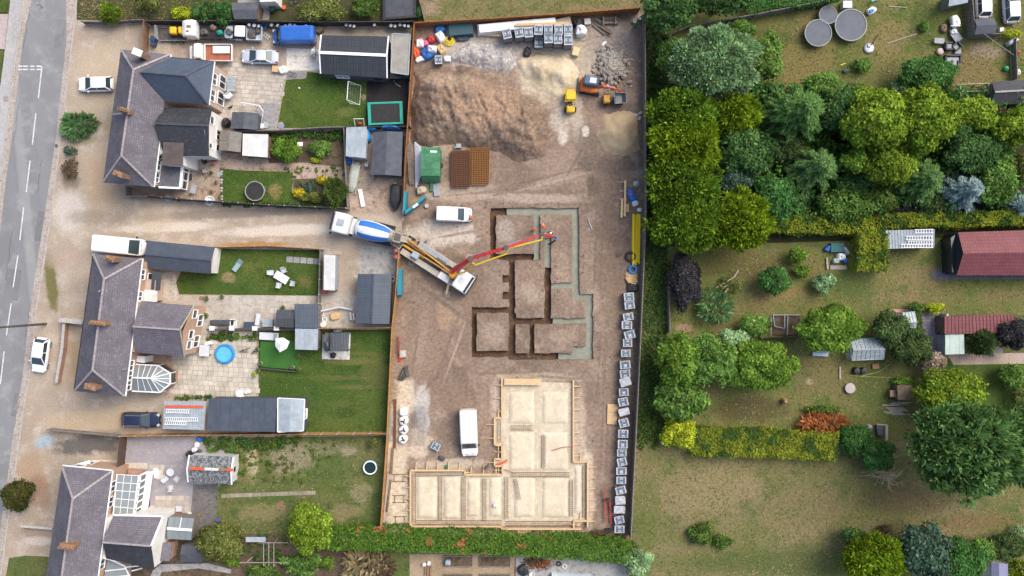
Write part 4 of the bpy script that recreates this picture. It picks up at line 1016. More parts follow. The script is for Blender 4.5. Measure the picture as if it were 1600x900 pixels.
# ---- middle house pair
h2=thing('house','middle pair of houses with mauve hipped roof, gabled rear wing and white conservatory','house',P(205,510),world=True)
e,r=5.0,7.5
TL,TR_,BR,BL=P(146,397,e),P(222,404,e),P(195,619,e),P(116,611,e);R1,R2=P(163,436,r),P(145,578,r)
for f in([TL,TR_,R1],[TR_,BR,R2,R1],[BR,BL,R2],[BL,TL,R1,R2]):part('roof',slab_poly(MB(),f,.14),M['roofold'],h2)
rm=MB();[ridge_bar(rm,a,b)for a,b in((R1,R2),(TL,R1),(TR_,R1),(BL,R2),(BR,R2))];part('ridge_tiles',rm,M['ridge'],h2)
w2=inset([TL,TR_,BR,BL],.35);part('wall',MB().prism(w2,0,e-.05),M['housebrick'],h2)
gutter(h2,TR_+Vector((.06,0,-.1)),BR+Vector((.06,0,-.1)));gutter(h2,TL+Vector((-.06,0,-.1)),BL+Vector((-.06,0,-.1)),M['black'])
e2,r2=4.4,6.1
n0,n1,n2,n3=P(221,471,e2),P(303,478,e2),P(288,557,e2),P(211,551,e2);g0,g1=P(207,510,r2),P(281,515,r2)
part('wing_roof',slab_poly(MB(),[n0,n1,g1,g0],.12),M['roofold'],h2);part('wing_roof',slab_poly(MB(),[g0,g1,n2,n3],.12),M['roofold'],h2)
rm=MB();ridge_bar(rm,g0,g1,.2);part('ridge_tiles',rm,M['ridge'],h2)
wi=inset([n0,n1,n2,n3],.15)
wg=MB().prism([wi[0]+Vector((-1.2,0,0)),wi[1],wi[2],wi[3]+Vector((-1.2,0,0))],0,e2)
wg.poly([(wi[1].x,wi[1].y,e2),((wi[1].x+wi[2].x)/2,(wi[1].y+wi[2].y)/2,r2-.15),(wi[2].x,wi[2].y,e2)][::-1])
part('wing_wall',wg,M['housebrick'],h2)
part('barge_board',MB().bar(n1+Vector((.03,0,0)),g1+Vector((.03,0,0)),.12,.2).bar(g1+Vector((.03,0,0)),n2+Vector((.03,0,0)),.12,.2),M['palewood'],h2)
ea,eb=wi[2],wi[1];Lw=(eb-ea).length
for t in(.2,.42,.85):window(h2,ea,eb,Lw*t,1.0,2.8,3.9,panes=1)
for t in(.25,.7):window(h2,ea,eb,Lw*t,1.4,.6,2.0)
ea,eb=Vector((w2[2].x,w2[2].y,0)),Vector((w2[1].x,w2[1].y,0));Lw=(eb-ea).length
for t in(.05,.12,.20,.66,.73,.90):window(h2,ea,eb,Lw*t,1.2,3.2,4.6)
window(h2,ea,eb,Lw*.84,2.2,.2,2.2,panes=3);door(h2,ea,eb,Lw*.70,.9,2.0,M['upvc'])
chimney(h2,(165,402),(177,406),5.2,7.5,.5,2,M['chimbrick']);chimney(h2,(141,504),(163,506),6.2,8.2,.42,4,M['chimbrick']);chimney(h2,(132,603),(148,607),5.2,7.6,.5,1,M['chimbrick'])
part('flue',MB().cyl(*P(157,455,7.2).xy,6.6,7.5,.12,8).cyl(*P(194,577,5.9).xy,5.4,6.1,.12,8),M['steel'],h2)
part('porch',MB().prism(PP([(222,436),(243,438),(241,470),(219,468)],2.5),0,2.45),M['pinkbrick'],h2)
part('porch_roof',slab_poly(MB(),PP([(222,452),(246,455),(245,472),(219,470)],2.6),.14),M['whitesheet'],h2)
part('dark_canopy',slab_poly(MB(),[P(238,424,2.6),P(252,426,2.2),P(250,454,2.2),P(236,452,2.6)],.08),M['glass'],h2)
cz,ct=2.3,3.3
base=[(209,569),(247,571),(266,583),(266,600),(250,613),(206,611)]
bw=PP(base,cz);part('conservatory_wall',MB().prism([Vector((p.x,p.y,0))for p in bw],0,.7),M['brick'],h2)
cap_,hubp=P(208,590,ct),P(236,591,ct);fr=MB()
corners=[P(x,y,cz)for x,y in base]
for k in range(len(corners)-1):
 fr.bar(corners[k],corners[k+1],.14,.14);fr.bar(Vector((corners[k].x,corners[k].y,.7)),corners[k],.1,.1)
fr.bar(cap_,hubp,.14,.12)
roofs=[[corners[0],corners[1],hubp,cap_],[corners[1],corners[2],hubp],[corners[2],corners[3],hubp],[corners[3],corners[4],hubp],[corners[4],corners[5],cap_,hubp]]
for f in roofs:part('glazed_roof',slab_poly(MB(),f,.03),M['conglass'],h2)
for k in(1,2,3,4):fr.bar(corners[k]+Vector((0,0,.06)),hubp+Vector((0,0,.06)),.085,.06)
for t in(.25,.5,.75):
 fr.bar(corners[0].lerp(corners[1],t)+Vector((0,0,.06)),cap_.lerp(hubp,t)+Vector((0,0,.06)),.06,.05);fr.bar(corners[5].lerp(corners[4],t)+Vector((0,0,.06)),cap_.lerp(hubp,t)+Vector((0,0,.06)),.06,.05)
for a,b in((1,2),(2,3),(3,4)):fr.bar(corners[a].lerp(corners[b],.5)+Vector((0,0,.06)),hubp+Vector((0,0,.06)),.06,.05)
part('conservatory_frame',fr,M['upvc'],h2)
for k in range(5):
 a,b=corners[k],corners[k+1];n=3 if k in(0,4)else 2
 for i in range(n):
  q0,q1=a.lerp(b,(i+.06)/n),a.lerp(b,(i+.94)/n)
  part('window_pane',MB().bar((q0.x,q0.y,1.45),(q1.x,q1.y,1.45),.04,1.35),M['glass'],h2)
part('side_hatch',MB().prism(PP([(213,556),(226,557),(225,567),(213,566)],2.4),0,2.3),M['upvc'],h2)
# ---- lower house
h3=thing('house','bottom left house with grey-mauve hipped roof and long white lean-to conservatory','house',P(150,830),world=True)
e,r=5.0,7.4
TL,TR_,BR,BL=P(97,728,e),P(175,736,e),P(140,990,e),P(60,984,e);R1,R2=P(114,779,r),P(85,985,r)
for f in([TL,TR_,R1],[TR_,BR,R2,R1],[BL,TL,R1,R2]):part('roof',slab_poly(MB(),f,.14),M['roofold'],h3)
rm=MB();[ridge_bar(rm,a,b)for a,b in((R1,R2),(TL,R1),(TR_,R1))];part('ridge_tiles',rm,M['ridge'],h3)
w3=inset([TL,TR_,BR,BL],.3);part('wall',MB().prism(w3,0,e-.05),M['housebrick'],h3)
gutter(h3,TR_+Vector((.06,0,-.1)),BR+Vector((.06,0,-.1)));gutter(h3,TL+Vector((0,.05,-.1)),TR_+Vector((0,.05,-.1)))
ea,eb=Vector((w3[2].x,w3[2].y,0)),Vector((w3[1].x,w3[1].y,0));Lw=(eb-ea).length
for t in(.40,.52,.62,.80,.90):window(h3,ea,eb,Lw*t,1.2,3.2,4.6)
na,nb=Vector((w3[1].x,w3[1].y,0)),Vector((w3[0].x,w3[0].y,0))
window(h3,na,nb,4.4,1.0,2.6,3.6,panes=1);door(h3,na,nb,4.0,.9,2.0,M['upvc'])
part('porch_canopy',slab_poly(MB(),[P(112,727,2.6),P(140,719,2.4),P(141,724,2.4),P(118,731,2.6)],.08),M['upvc'],h3)
e2,r2=4.3,6.0
n0,n1,n2,n3=P(177,806,e2),P(254,808,e2),P(241,890,e2),P(166,873,e2);g0,g1=P(160,847,r2),P(236,853,r2)
part('wing_roof',slab_poly(MB(),[n0,n1,g1,g0],.12),M['roofold'],h3);part('wing_roof',slab_poly(MB(),[g0,g1,n2,n3],.12),M['slate'],h3)  # south slope: its shade is put into the colour by the dark slate
rm=MB();ridge_bar(rm,g0,g1,.2);part('ridge_tiles',rm,M['ridge'],h3)
wi=inset([n0,n1,n2,n3],.12)
wg=MB().prism([wi[0]+Vector((-1,0,0)),wi[1],wi[2],wi[3]+Vector((-1,0,0))],0,e2)
wg.poly([(wi[1].x,wi[1].y,e2),((wi[1].x+wi[2].x)/2,(wi[1].y+wi[2].y)/2,r2-.15),(wi[2].x,wi[2].y,e2)][::-1])
part('wing_wall',wg,M['render'],h3)
part('barge_board',MB().bar(n1+Vector((.04,0,-.02)),g1+Vector((.04,0,-.02)),.22,.2).bar(n0+Vector((0,.08,-.08)),n1+Vector((0,.08,-.08)),.2,.16),M['upvc'],h3)
chimney(h3,(93,853),(114,856),6.0,8.2,.45,4,M['chimbrick'])
A,B,C_,D=P(183,741,3.3),P(217,743,2.5),P(208,807,2.5),P(177,804,3.3)
for i in range(5):
 f=[A.lerp(D,(i+.02)/5),B.lerp(C_,(i+.02)/5),B.lerp(C_,(i+.98)/5),A.lerp(D,(i+.98)/5)]
 m2=[p for p in f];part('glazed_roof',slab_poly(MB(),m2,.03),M['conglass'],h3)
fr=MB();up=Vector((0,0,.06))
for i in range(6):fr.bar(A.lerp(D,i/5)+up,B.lerp(C_,i/5)+up,.06,.05)
for t in(0,.33,.68,1):fr.bar(A.lerp(B,t)+up*.6,D.lerp(C_,t)+up*.6,.05 if 0<t<1 else .14,.05)
part('conservatory_frame',fr,M['upvc'],h3)
wb=[Vector((p.x,p.y,0))for p in(A,B+Vector((.1,0,0)),C_+Vector((.1,0,0)),D)]
part('conservatory_wall',MB().prism(wb,0,.6),M['brick'],h3)
for i in range(6):
 p0,p1=(B+Vector((.1,0,0))).lerp(C_+Vector((.1,0,0)),(i+.1)/6),(B+Vector((.1,0,0))).lerp(C_+Vector((.1,0,0)),(i+.9)/6)
 part('window_pane',MB().bar((p0.x,p0.y,1.5),(p1.x,p1.y,1.5),.05,1.6),M['glass'],h3)
fr=MB()
for z in(.7,2.4):fr.bar(Vector((wb[1].x+.02,wb[1].y,z)),Vector((wb[2].x+.02,wb[2].y,z)),.22,.2)
for i in range(7):
 q0=wb[1].lerp(wb[2],i/6);fr.bar((q0.x+.02,q0.y,.6),(q0.x+.02,q0.y,2.5),.16,.2)
part('window_frame',fr,M['upvc'],h3)
part('sill_board',MB().bar((wb[1].x+.35,wb[1].y,.5),(wb[2].x+.35,wb[2].y,.5),.7,.08),M['upvc'],h3)
part('side_extension_wall',MB().prism(PP([(247,849),(268,850),(263,877),(242,876)],2.3),0,2.25),M['brick'],h3)
part('side_extension_roof',slab_poly(MB(),[P(247,848,2.8),P(269,849,2.4),P(265,877,2.4),P(242,876,2.8)],.1),M['roofold'],h3)
part('side_extension_wall',MB().prism(PP([(250,808),(264,809),(262,838),(247,836)],2.2),0,2.2),M['render'],h3)
part('side_extension_roof',slab_poly(MB(),PP([(251,809),(264,809),(262,840),(248,838)],2.35),.1),M['greyfelt'],h3)
A,B,C_,D=P(168,872,3.0),P(195,884,2.5),P(205,905,2.4),P(162,905,3.0)
part('glazed_roof',slab_poly(MB(),[A,B,C_,D],.04),M['conglass'],h3)
fr=MB();fr.bar(A+up,B+up,.14,.08).bar(B+up,C_+up,.14,.08).bar(A.lerp(D,.6)+up,B.lerp(C_,.2)+up,.1,.08).bar(A.lerp(D,.95)+up,B.lerp(C_,.7)+up,.1,.08).bar(P(198,886,2.4),P(218,884,2.4),.12,.1).bar(P(206,892,2.4),P(222,888,2.4),.12,.1)
part('conservatory_frame',fr,M['upvc'],h3)
gs=thing('lean_to','grey glass-roofed lean-to with a shiny stripe behind the bottom left house','lean-to',P(281,826),world=True)
part('wall',MB().prism(PP([(264,808),(301,811),(298,844),(261,841)],2.2),0,2.15),M['oldwood'],gs)
A,B,C_,D=P(264,807,2.3),P(304,810,2.3),P(299,844,2.3),P(261,842,2.3)
m_,n_=A.lerp(D,.5)+Vector((0,0,.25)),B.lerp(C_,.5)+Vector((0,0,.25))
for a,b,c,d_ in((A,B,n_,m_),(m_,n_,C_,D)):
 for i in range(4):part('roof_sheet',slab_poly(MB(),[a.lerp(b,(i+.02)/4),a.lerp(b,(i+.98)/4),d_.lerp(c,(i+.98)/4),d_.lerp(c,(i+.02)/4)],.03),M['conglass'],gs)
part('roof_bars',MB().bar(m_+up,n_+up,.3,.05).bar(A.lerp(B,.5)+up,m_.lerp(n_,.5)+up,.08,.05),M['upvc'],gs)
# ---- sheds and garages
def shed(name,label,cat,quad,e,r,axis,roof_m,wall_m,ribs=0,over=.1,ridge=None,doors=None,win=None,verge=None,th=.07,rib_m=None,group=None,lo=None,sheets=0):
 """quad: roof corners in the photo (top-left, top-right, bottom-right, bottom-left) at eaves height e
       axis 'x': ridge runs left-right; 'y': ridge runs up-down; 'flat': slopes from e down to lo towards the right"""
 A,B,C_,D=[P(x,y,e)for x,y in quad]
 c=(A+B+C_+D)/4
 root=thing(name,label,cat,(c.x,c.y,0),group=group,world=True)
 wi=inset([A,B,C_,D],over)
 w=MB().prism(wi,0,e-th)
 if axis=='x':
  m_,n_=A.lerp(D,.5),B.lerp(C_,.5);m_.z=n_.z=r
  sl=[(A,B,n_,m_),(m_,n_,C_,D)];gs_=((wi[0],wi[3]),(wi[1],wi[2]))
 elif axis=='y':
  m_,n_=A.lerp(B,.5),D.lerp(C_,.5);m_.z=n_.z=r
  sl=[(A,m_,n_,D),(m_,B,C_,n_)];gs_=((wi[0],wi[1]),(wi[3],wi[2]))
 else:
  sl=[(A,B,C_,D)];gs_=()
 for p,q in gs_:
  md=(p+q)/2;t=[(p.x,p.y,e-th),(q.x,q.y,e-th),(md.x,md.y,r-th)]
  w.poly(t);w.poly(t[::-1])
 part('wall',w,wall_m,root)
 for(a,b,c2,d2)in sl:
  if sheets:
   for i in range(sheets):
    t0,t1=(i+.006)/sheets,(i+.994)/sheets
    k=.02*(i%2)
    if axis=='y':f=[a.lerp(d2,t0),b.lerp(c2,t0),b.lerp(c2,t1),a.lerp(d2,t1)]
    else:f=[a.lerp(b,t0),a.lerp(b,t1),d2.lerp(c2,t1),d2.lerp(c2,t0)]
    part('roof_sheet',slab_poly(MB(),[v+Vector((0,0,k))for v in f],th),roof_m,root)
  else:part('roof',slab_poly(MB(),[a,b,c2,d2],th),roof_m,root)
  if ribs:
   rbm=MB();u=Vector((0,0,.03))
   for i in range(ribs+1):
    t=i/ribs
    if axis=='y':rbm.bar(a.lerp(d2,t)+u,b.lerp(c2,t)+u,.05,.045)
    else:rbm.bar(a.lerp(b,t)+u,d2.lerp(c2,t)+u,.05,.045)
   part('roof_ribs',rbm,rib_m or roof_m,root)
 if ridge is not None and axis in 'xy':
  part('ridge_cap',MB().bar(m_+Vector((0,0,.04)),n_+Vector((0,0,.04)),.34 if ridge is M['upvc']else .2,.06),ridge,root)
 if verge is not None:
  v=MB()
  if axis=='x':
   for a,mm,d2 in((A,m_,D),(B,n_,C_)):v.bar(a,mm,.14,.16).bar(mm,d2,.14,.16)
  else:v.bar(A,B,.12,.14).bar(C_,D,.12,.14).bar(A,D,.12,.14).bar(B,C_,.12,.14)
  part('verge_board',v,verge,root)
 edges={'top':(wi[1],wi[0]),'bottom':(wi[3],wi[2]),'left':(wi[0],wi[3]),'right':(wi[2],wi[1])}
 for sd,t,dw in(doors or[]):
  p,q=edges[sd];door(root,p,q,(q-p).length*t,dw,min(2.0,e-.15),wall_m if sd else wall_m)
 for sd,t,ww in(win or[]):
  p,q=edges[sd];window(root,p,q,(q-p).length*t,ww,1.1,min(1.9,e-.2),panes=2)
 return root
shed('garden_room','long black-roofed garden room with white ridge above the football lawn','garden room',[(502,55),(607,57),(605,122),(501,115)],2.5,3.3,'x',M['hutroof'],M['darkfelt'],ridge=M['upvc'],verge=M['upvc'],doors=[('bottom',.85,1.6)],win=[('bottom',.3,1.6)],sheets=10)
shed('flat_roofed_shed','grey flat-roofed shed standing against the orange site fence','shed',[(613,53),(641,54),(638,117),(611,113)],2.4,2.4,'flat',mat('mossy_flat_roof',(.30,.285,.25),(.23,.215,.18),1,.95),M['greyfelt'],verge=M['palesheet'],doors=[('bottom',.5,1)])
shed('garden_shed','small slate-grey shed beside the white frame on the upper patio','shed',[(363,175),(405,177),(402,203),(360,201)],2.0,2.4,'y',M['greyfelt'],M['darkfelt'],doors=[('top',.5,.8)])
shed('garden_shed','weathered brown shed left of the white slatted shelter','shed',[(344,204),(378,207),(376,238),(342,235)],2.1,2.5,'y',M['oldwood'],M['brownwood'],doors=[('bottom',.3,.8)],sheets=4)
shed('slatted_shelter','white slat-roofed shelter beside the flower garden','shelter',[(380,209),(419,210),(418,246),(379,243)],2.2,2.2,'flat',M['whitesheet'],M['brownwood'],ribs=14)
shed('white_shed','white flat-roofed shed beside the grey felted shed and blue tarpaulins','shed',[(541,199),(573,198),(571,247),(540,244)],2.3,2.3,'flat',M['palesheet'],M['whitesheet'],doors=[('bottom',.5,.9)],sheets=4)
shed('garden_shed','large grey-felted shed between the white shed and the site fence','shed',[(584,207),(629,206),(627,275),(579,273)],2.3,2.9,'y',M['greyfelt'],M['darkfelt'],doors=[('bottom',.5,1.4)])
shed('garage','blue-grey roofed garage with white gable beside the parked white van','garage',[(231,376),(336,386),(330,428),(229,419)],2.5,3.2,'x',M['bluefelt'],M['render'],doors=[('left',.5,2.2)],ridge=M['bluefelt'],verge=None)
shed('garage','grey tiled garage with ridge beside the concrete apron and site fence','garage',[(559,428),(611,428),(608,506),(556,505)],2.5,3.1,'y',M['greytile'],M['oldwood'],doors=[('top',.5,2.2)],ridge=M['bluefelt'],sheets=8)
shed('flat_roofed_shed','grey flat-roofed shed forming the dark upper half of the pair by the artificial turf','shed',[(460,475),(497,475),(497,513),(461,512)],2.3,2.3,'flat',M['greytile'],M['oldwood'],doors=[('right',.5,.9)])
shed('flat_roofed_shed','pale blue-grey flat-roofed shed, the lower half of the pair by the artificial turf','shed',[(461,513.5),(497,514),(496,547),(461,546)],2.3,2.3,'flat',M['palesheet'],M['oldwood'],doors=[('bottom',.5,.9)],sheets=5)
shed('barrel_shed','small black round-topped store left of the paired flat sheds','shed',[(433,484),(461,484),(460,512),(431,511)],1.8,2.1,'x',M['darkfelt'],M['darkfelt'],ribs=6)
shed('garage','long grey flat-roofed garage behind the white carport','garage',[(326,623),(432,622),(430,675),(324,673)],2.6,2.6,'flat',M['bluefelt'],M['darkfelt'],sheets=6)
shed('garage','pale grey lean-to garage end overlooking the striped lawn','garage',[(434,622),(476,624),(474,673),(434,675)],2.4,2.7,'y',M['palesheet'],M['darkfelt'],verge=M['upvc'],win=[('right',.5,1.2)])
shed('corrugated_shed','mottled cement-roofed shed with red and white ridge tiles behind the chipping yard','shed',[(296,711),(365,714),(362,757),(294,753)],2.3,2.8,'x',M['asbestos'],M['whitesheet'],ribs=26,verge=M['upvc'],doors=[('right',.5,.9)])
rr=thing('ridge_piece','row of red and white ridge tiles on the mottled cement shed roof','ridge tiles',P(330,733),world=True)
for k in range(6):part('ridge_tile',MB().bar(P(297+11.3*k,731.8+.4*k,2.95),P(307.5+11.3*k,732.2+.4*k,2.95),.32,.08),M['whitesheet']if k in(2,3)else M['red2']if k!=4 else M['chimbrick'],rr)
cpo=shed('carport','white ribbed carport roof with red stripe beside the dark blue car','carport',[(257,627),(322,627),(319,672),(255,670)],2.4,2.4,'flat',M['palesheet'],M['whitesheet'],ribs=14,over=1.0)
part('red_stripe',MB().bar(P(258,635,2.52),P(318,635.5,2.52),.28,.05),M['red2'],cpo)
def ladder(name,label,a,b,w,m,z=None,rungs=14,group=None):
 a,b=Vector(a),Vector(b);d=b-a;L=d.length;ang=math.atan2(d.y,d.x);mb=MB()
 root=thing(name,label,'ladder',a,ang,group)
 part('side_rail',MB().bar((0,w/2,0),(L,w/2,0),.06,.09),m,root);part('side_rail',MB().bar((0,-w/2,0),(L,-w/2,0),.06,.09),m,root)
 for k in range(rungs):part('rung',MB().bar((L*(k+.5)/rungs,-w/2,0),(L*(k+.5)/rungs,w/2,0),.06,.05),m,root)
 return root
ladder('ladder','long pale ladder lying on the white carport just under its red stripe',P(259,642,2.56),P(296,643,2.56),.4,M['upvc'],rungs=13)
ladder('ladder','middle pale ladder on the white carport',P(258,655,2.56),P(310,655.5,2.56),.4,M['upvc'],rungs=16)
ladder('ladder','lowest pale ladder on the white carport near its front edge',P(257,660.5,2.56),P(292,661.5,2.56),.4,M['upvc'],rungs=11)
gz=thing('gazebo','grey slatted gazebo on a pale paved base at the edge of the striped lawn','gazebo',P(524,540),world=True)
part('paved_base',MB().prism(PP([(504,523),(548,519),(546,562),(503,561)],.1),0,.1),G['paleconcrete'],gz)
for k in range(12):part('roof_slat',MB().bar(P(518+k*2.4,519.5,2.3),P(517+k*2.4,549,2.3),.16,.05),M['darkfelt'],gz)
for x,y in((518,521),(543,521),(542,548),(517,548)):part('post',MB().box(*P(x,y,2.25).xy,.1,2.25,.1,.1),M['darkfelt'],gz)
part('side_curtain',MB().lump(*P(511,535,1.4).xy,.1,.9,2.3,2.0,0,4),M['greyfelt'],gz)
tr=shed('storage_container','narrow white-roofed caravan store beside the lawn fence','trailer',[(507,398),(524,399),(523,454),(506,453)],2.3,2.3,'flat',M['whitesheet'],M['palesheet'],ribs=9,over=.04)
single('scaffold_board',MB().bar(P(508,395.5,.9),P(534,395,.9),.35,.1),M['palewood'],'grey plank across the top end of the white caravan store','plank')
single('deck_platform',MB().prism(PP([(407,533),(469,533),(467,578),(405,573)],.3),0,.3),G['turf'],'raised bright green artificial turf platform beside the paved patio','platform')
single('deck_edge',MB().bar(P(404,575,.4),P(467,581,.4),.12,.3),M['fencedark'],'dark timber edge along the lower side of the turf platform','deck edge')
# --- right-hand side outbuildings
lr=shed('ladder_shed','grey ribbed shed with ladders on its roof below the tall yellow-green hedge','shed',[(1384,360),(1460,358),(1459,386),(1386,389)],2.3,2.3,'flat',M['palesheet'],M['oldwood'],ribs=16)
for k,(x0,x1,y,l)in enumerate(((1429,1458,361.5,'short top'),(1415,1458,372,'long upper'),(1418,1458,379.5,'long middle'),(1407,1458,384.5,'longest lowest'))):
 ladder('ladder','white ladder on the grey ribbed shed roof, %s one of four'%l,P(x0,y,2.45),P(x1,y-.5,2.45),.42,M['upvc'],rungs=max(7,(x1-x0)//4))
shed('barn','big red-roofed building on dark paving at the right edge','barn',[(1496,363),(1660,358),(1660,430),(1494,430)],2.6,3.9,'x',M['redtile'],M['darkfelt'],verge=None,doors=[('left',.5,2)],sheets=1)
part('gable_glass',MB().prism(PP([(1486,372),(1494,366),(1494,424),(1488,426)],2.4),.1,2.35),M['glass'],bpy.data.objects['barn'])
shed('lean_to_barn','long low red-roofed outbuilding beside the lilac patio','barn',[(1476,494),(1585,491),(1588,520),(1476,522)],2.4,2.4,'flat',M['redtile'],M['brownwood'],ribs=20,rib_m=M['redtile'])
shed('flat_roofed_shed','pale mint green flat-roofed shed below the long red roof','shed',[(1477,523),(1506,522),(1507,553),(1477,554)],2.2,2.2,'flat',M['mintsheet'],M['palesheet'],sheets=4)
single('garden_partition',MB().bar(P(1474.5,490,.9),P(1475.5,553,.9),.22,1.8),mat('pale_blue_panel',(.42,.52,.55),(.36,.46,.5),1),'pale blue upright screen between lilac patio and mint green shed','screen')
shed('old_shed','dark mossy slate-roofed shed at the right edge beside the bare frame','shed',[(1550,128),(1640,122),(1640,160),(1548,164)],2.3,3.0,'x',M['slate'],M['oldwood'],ridge=M['ridge'])
fo=thing('fruit_cage','bare pale frame fruit cage beside the dark mossy shed','fruit cage',P(1522,146),world=True)
for k,(a,b)in enumerate((((1496,132),(1544,130)),((1503,143),(1545,142)),((1508,160),(1544,159)),((1500,132),(1502,160)),((1545,130),(1543,160)),((1543,159),(1553,132)))):
 part('rail',MB().bar(P(*a,1.7),P(*b,1.7),.1,.1),M['palewood'],fo)
for x,y in((1500,132),(1545,130),(1503,160),(1543,160)):part('post',MB().box(*P(x,y,1.7).xy,0,1.7,.08,.08),M['palewood'],fo)
shed('garden_shed','grey felt-roofed shed inside the fence corner near the parked cars','shed',[(1523,30),(1553,28),(1556,52),(1523,54)],2.1,2.5,'x',M['greyfelt'],M['oldwood'])
shed('garden_shed','pale grey shed cut by the top edge beside the silver car','shed',[(1482,-10),(1512,-12),(1512,4),(1482,10)],2.1,2.3,'x',M['palesheet'],M['oldwood'])
shed('small_shed','little dark brown hutch between the lawn and the yellow-green tree','shed',[(1402,602),(1425,601),(1426,623),(1403,625)],1.6,1.9,'y',M['brownwood'],M['brownwood'],doors=[('left',.5,.6)])
shed('small_shed','little pink-brown lean-to left of the dark brown hutch','shed',[(1391,610),(1402,609),(1402,620),(1391,620)],1.0,1.0,'flat',mat('pinkish_boards',(.36,.2,.15),(.3,.17,.12),2),M['brownwood'])
def greenhouse(label,quad,e,r,n,base=None):
 A,B,C_,D=[P(x,y,e)for x,y in quad];c=(A+B+C_+D)/4
 root=thing('greenhouse',label,'greenhouse',(c.x,c.y,0),world=True)
 m_,n_=A.lerp(D,.5),B.lerp(C_,.5);m_.z=n_.z=r;fr=MB();u=Vector((0,0,.03))
 for a,b,c2,d2 in((A,B,n_,m_),(m_,n_,C_,D)):
  for i in range(n):
   part('roof_pane',slab_poly(MB(),[a.lerp(b,(i+.03)/n),a.lerp(b,(i+.97)/n),d2.lerp(c2,(i+.97)/n),d2.lerp(c2,(i+.03)/n)],.012),M['ghglass'],root)
  for i in range(n+1):fr.bar(a.lerp(b,i/n)+u,d2.lerp(c2,i/n)+u,.045,.045)
  fr.bar(a.lerp(d2,.5)+u,b.lerp(c2,.5)+u,.04,.04)
 for a,b in((A,B),(B,C_),(C_,D),(D,A)):
  fr.bar(a,b,.09,.09);fr.bar((a.x,a.y,0),a,.07,.07)
  k=max(2,int((b-a).length/.75))
  for i in range(k):
   q0,q1=a.lerp(b,(i+.04)/k),a.lerp(b,(i+.96)/k)
   part('wall_pane',MB().bar((q0.x,q0.y,e/2+.05),(q1.x,q1.y,e/2+.05),.015,e-.15),M['ghglass'],root)
   fr.bar((q0.x,q0.y,0),(q0.x,q0.y,e),.04,.04)
 fr.bar(m_+u,n_+u,.1,.09)
 part('frame',fr,M['palesheet'],root)
 return root
greenhouse('larger glass greenhouse on the lawn beside the dark bushy trees',[(1328,530),(1376,529),(1381,561),(1331,563)],1.7,2.4,7)
part('inner_bench',MB().prism(PP([(1332,534),(1372,533),(1374,540),(1333,542)],.6),0,.6),M['fencedark'],bpy.data.objects['greenhouse'])
greenhouse('smaller white-framed greenhouse beside the lilac patio',[(1410,489),(1429,487),(1430,519),(1412,520)],1.7,2.2,4)
single('paved_pad',MB().prism(PP([(1387,483),(1420,483),(1421,489),(1401,494),(1388,493)]),.02,.07),mat('pink_slab',(.45,.25,.2),(.38,.2,.16),2),'small pink paved pad left of the smaller greenhouse','paving')
shed('garden_shed','dark grey shed at the top edge beside the bushy dark shrub','shed',[(362,4),(405,4),(402,30),(366,30)],2.1,2.5,'x',M['greyfelt'],M['brownwood'])
nb_=thing('house_corner','cream corner of a building cut by the top edge','building',P(415,-4),world=True)
part('wall',MB().prism(PP([(402,-40),(432,-40),(431,2),(406,3)],2.6),0,2.6),M['render'],nb_);part('roof',MB().prism(PP([(402,-42),(433,-42),(432,-4),(404,-4)],2.8),2.62,2.8),M['roofold'],nb_)
part('downpipe',MB().tube([P(432,3,0),P(432,3,2.5)],.06),M['upvc'],nb_)
pt=thing('polytunnel','pale grey domed plastic cover at the bottom edge below the hedge','polytunnel',P(905,905),world=True)
mb=MB()
for i in range(13):
 pass
sec=[]
for k in range(9):
 a=math.pi*k/8;sec.append((math.cos(a),math.sin(a)))
b0,b1=P(862,898),P(930,901)
for i in range(9):
 t=i/8;c=b0.lerp(b1,t);mb.v+=[(c.x+.04*math.sin(i*2),c.y-1.0+1.35*u_,.02+(1.3+.06*math.cos(3*i))*v_)for u_,v_ in sec]
for i in range(8):
 for k in range(8):s_=i*9+k;mb.f.append((s_,s_+9,s_+10,s_+1))
mb.f.append(tuple(range(8,-1,-1)));mb.f.append(tuple(range(72,81)))
part('cover',mb,mat('cloudy_plastic_sheet',(.48,.54,.60),(.38,.44,.5),.8,.35),pt,smooth=True)
part('hoops',MB().tube([(b0.x,b0.y-1+1.38*u_,.02+1.36*v_)for u_,v_ in sec],.03).tube([(b1.x,b1.y-1+1.38*u_,.02+1.36*v_)for u_,v_ in sec],.03),M['upvc'],pt)
for k,(q4,w_)in enumerate((([(694,868),(738,868),(738,884),(694,884)],'upper left'),([(750,868),(797,868),(797,884),(750,884)],'upper right'),([(694,897),(738,897),(738,910),(694,910)],'lower left'),([(750,897),(797,897),(797,910),(750,910)],'lower right'))):
 rb_=thing('raised_bed','dark raised vegetable bed below the long hedge, %s of four'%w_,'raised bed',P(*q4[0]),world=True)
 c4=PP(q4);part('soil',MB().prism(c4,0,.22),G['soil'],rb_)
 for a,b in zip(c4,c4[1:]+c4[:1]):part('edge_board',MB().bar((a.x,a.y,.15),(b.x,b.y,.15),.08,.3),M['oldwood'],rb_)
rw=thing('bungalow_edge','small lilac-roofed shed at the bottom right edge','shed',P(1560,895),world=True)
part('wall',MB().prism(PP([(1550,880),(1572,882),(1572,930),(1550,930)],2.2),0,2.2),M['render'],rw);part('roof',slab_poly(MB(),[P(1549,879,2.3),P(1561,880,2.7),P(1561,930,2.7),P(1549,930,2.3)],.08),mat('lilac_sheet',(.2,.2,.3),(.16,.16,.25),1),rw);part('roof',slab_poly(MB(),[P(1561,880,2.7),P(1575,881,2.3),P(1575,930,2.3),P(1561,930,2.7)],.08),bpy.data.materials['lilac_sheet'],rw)
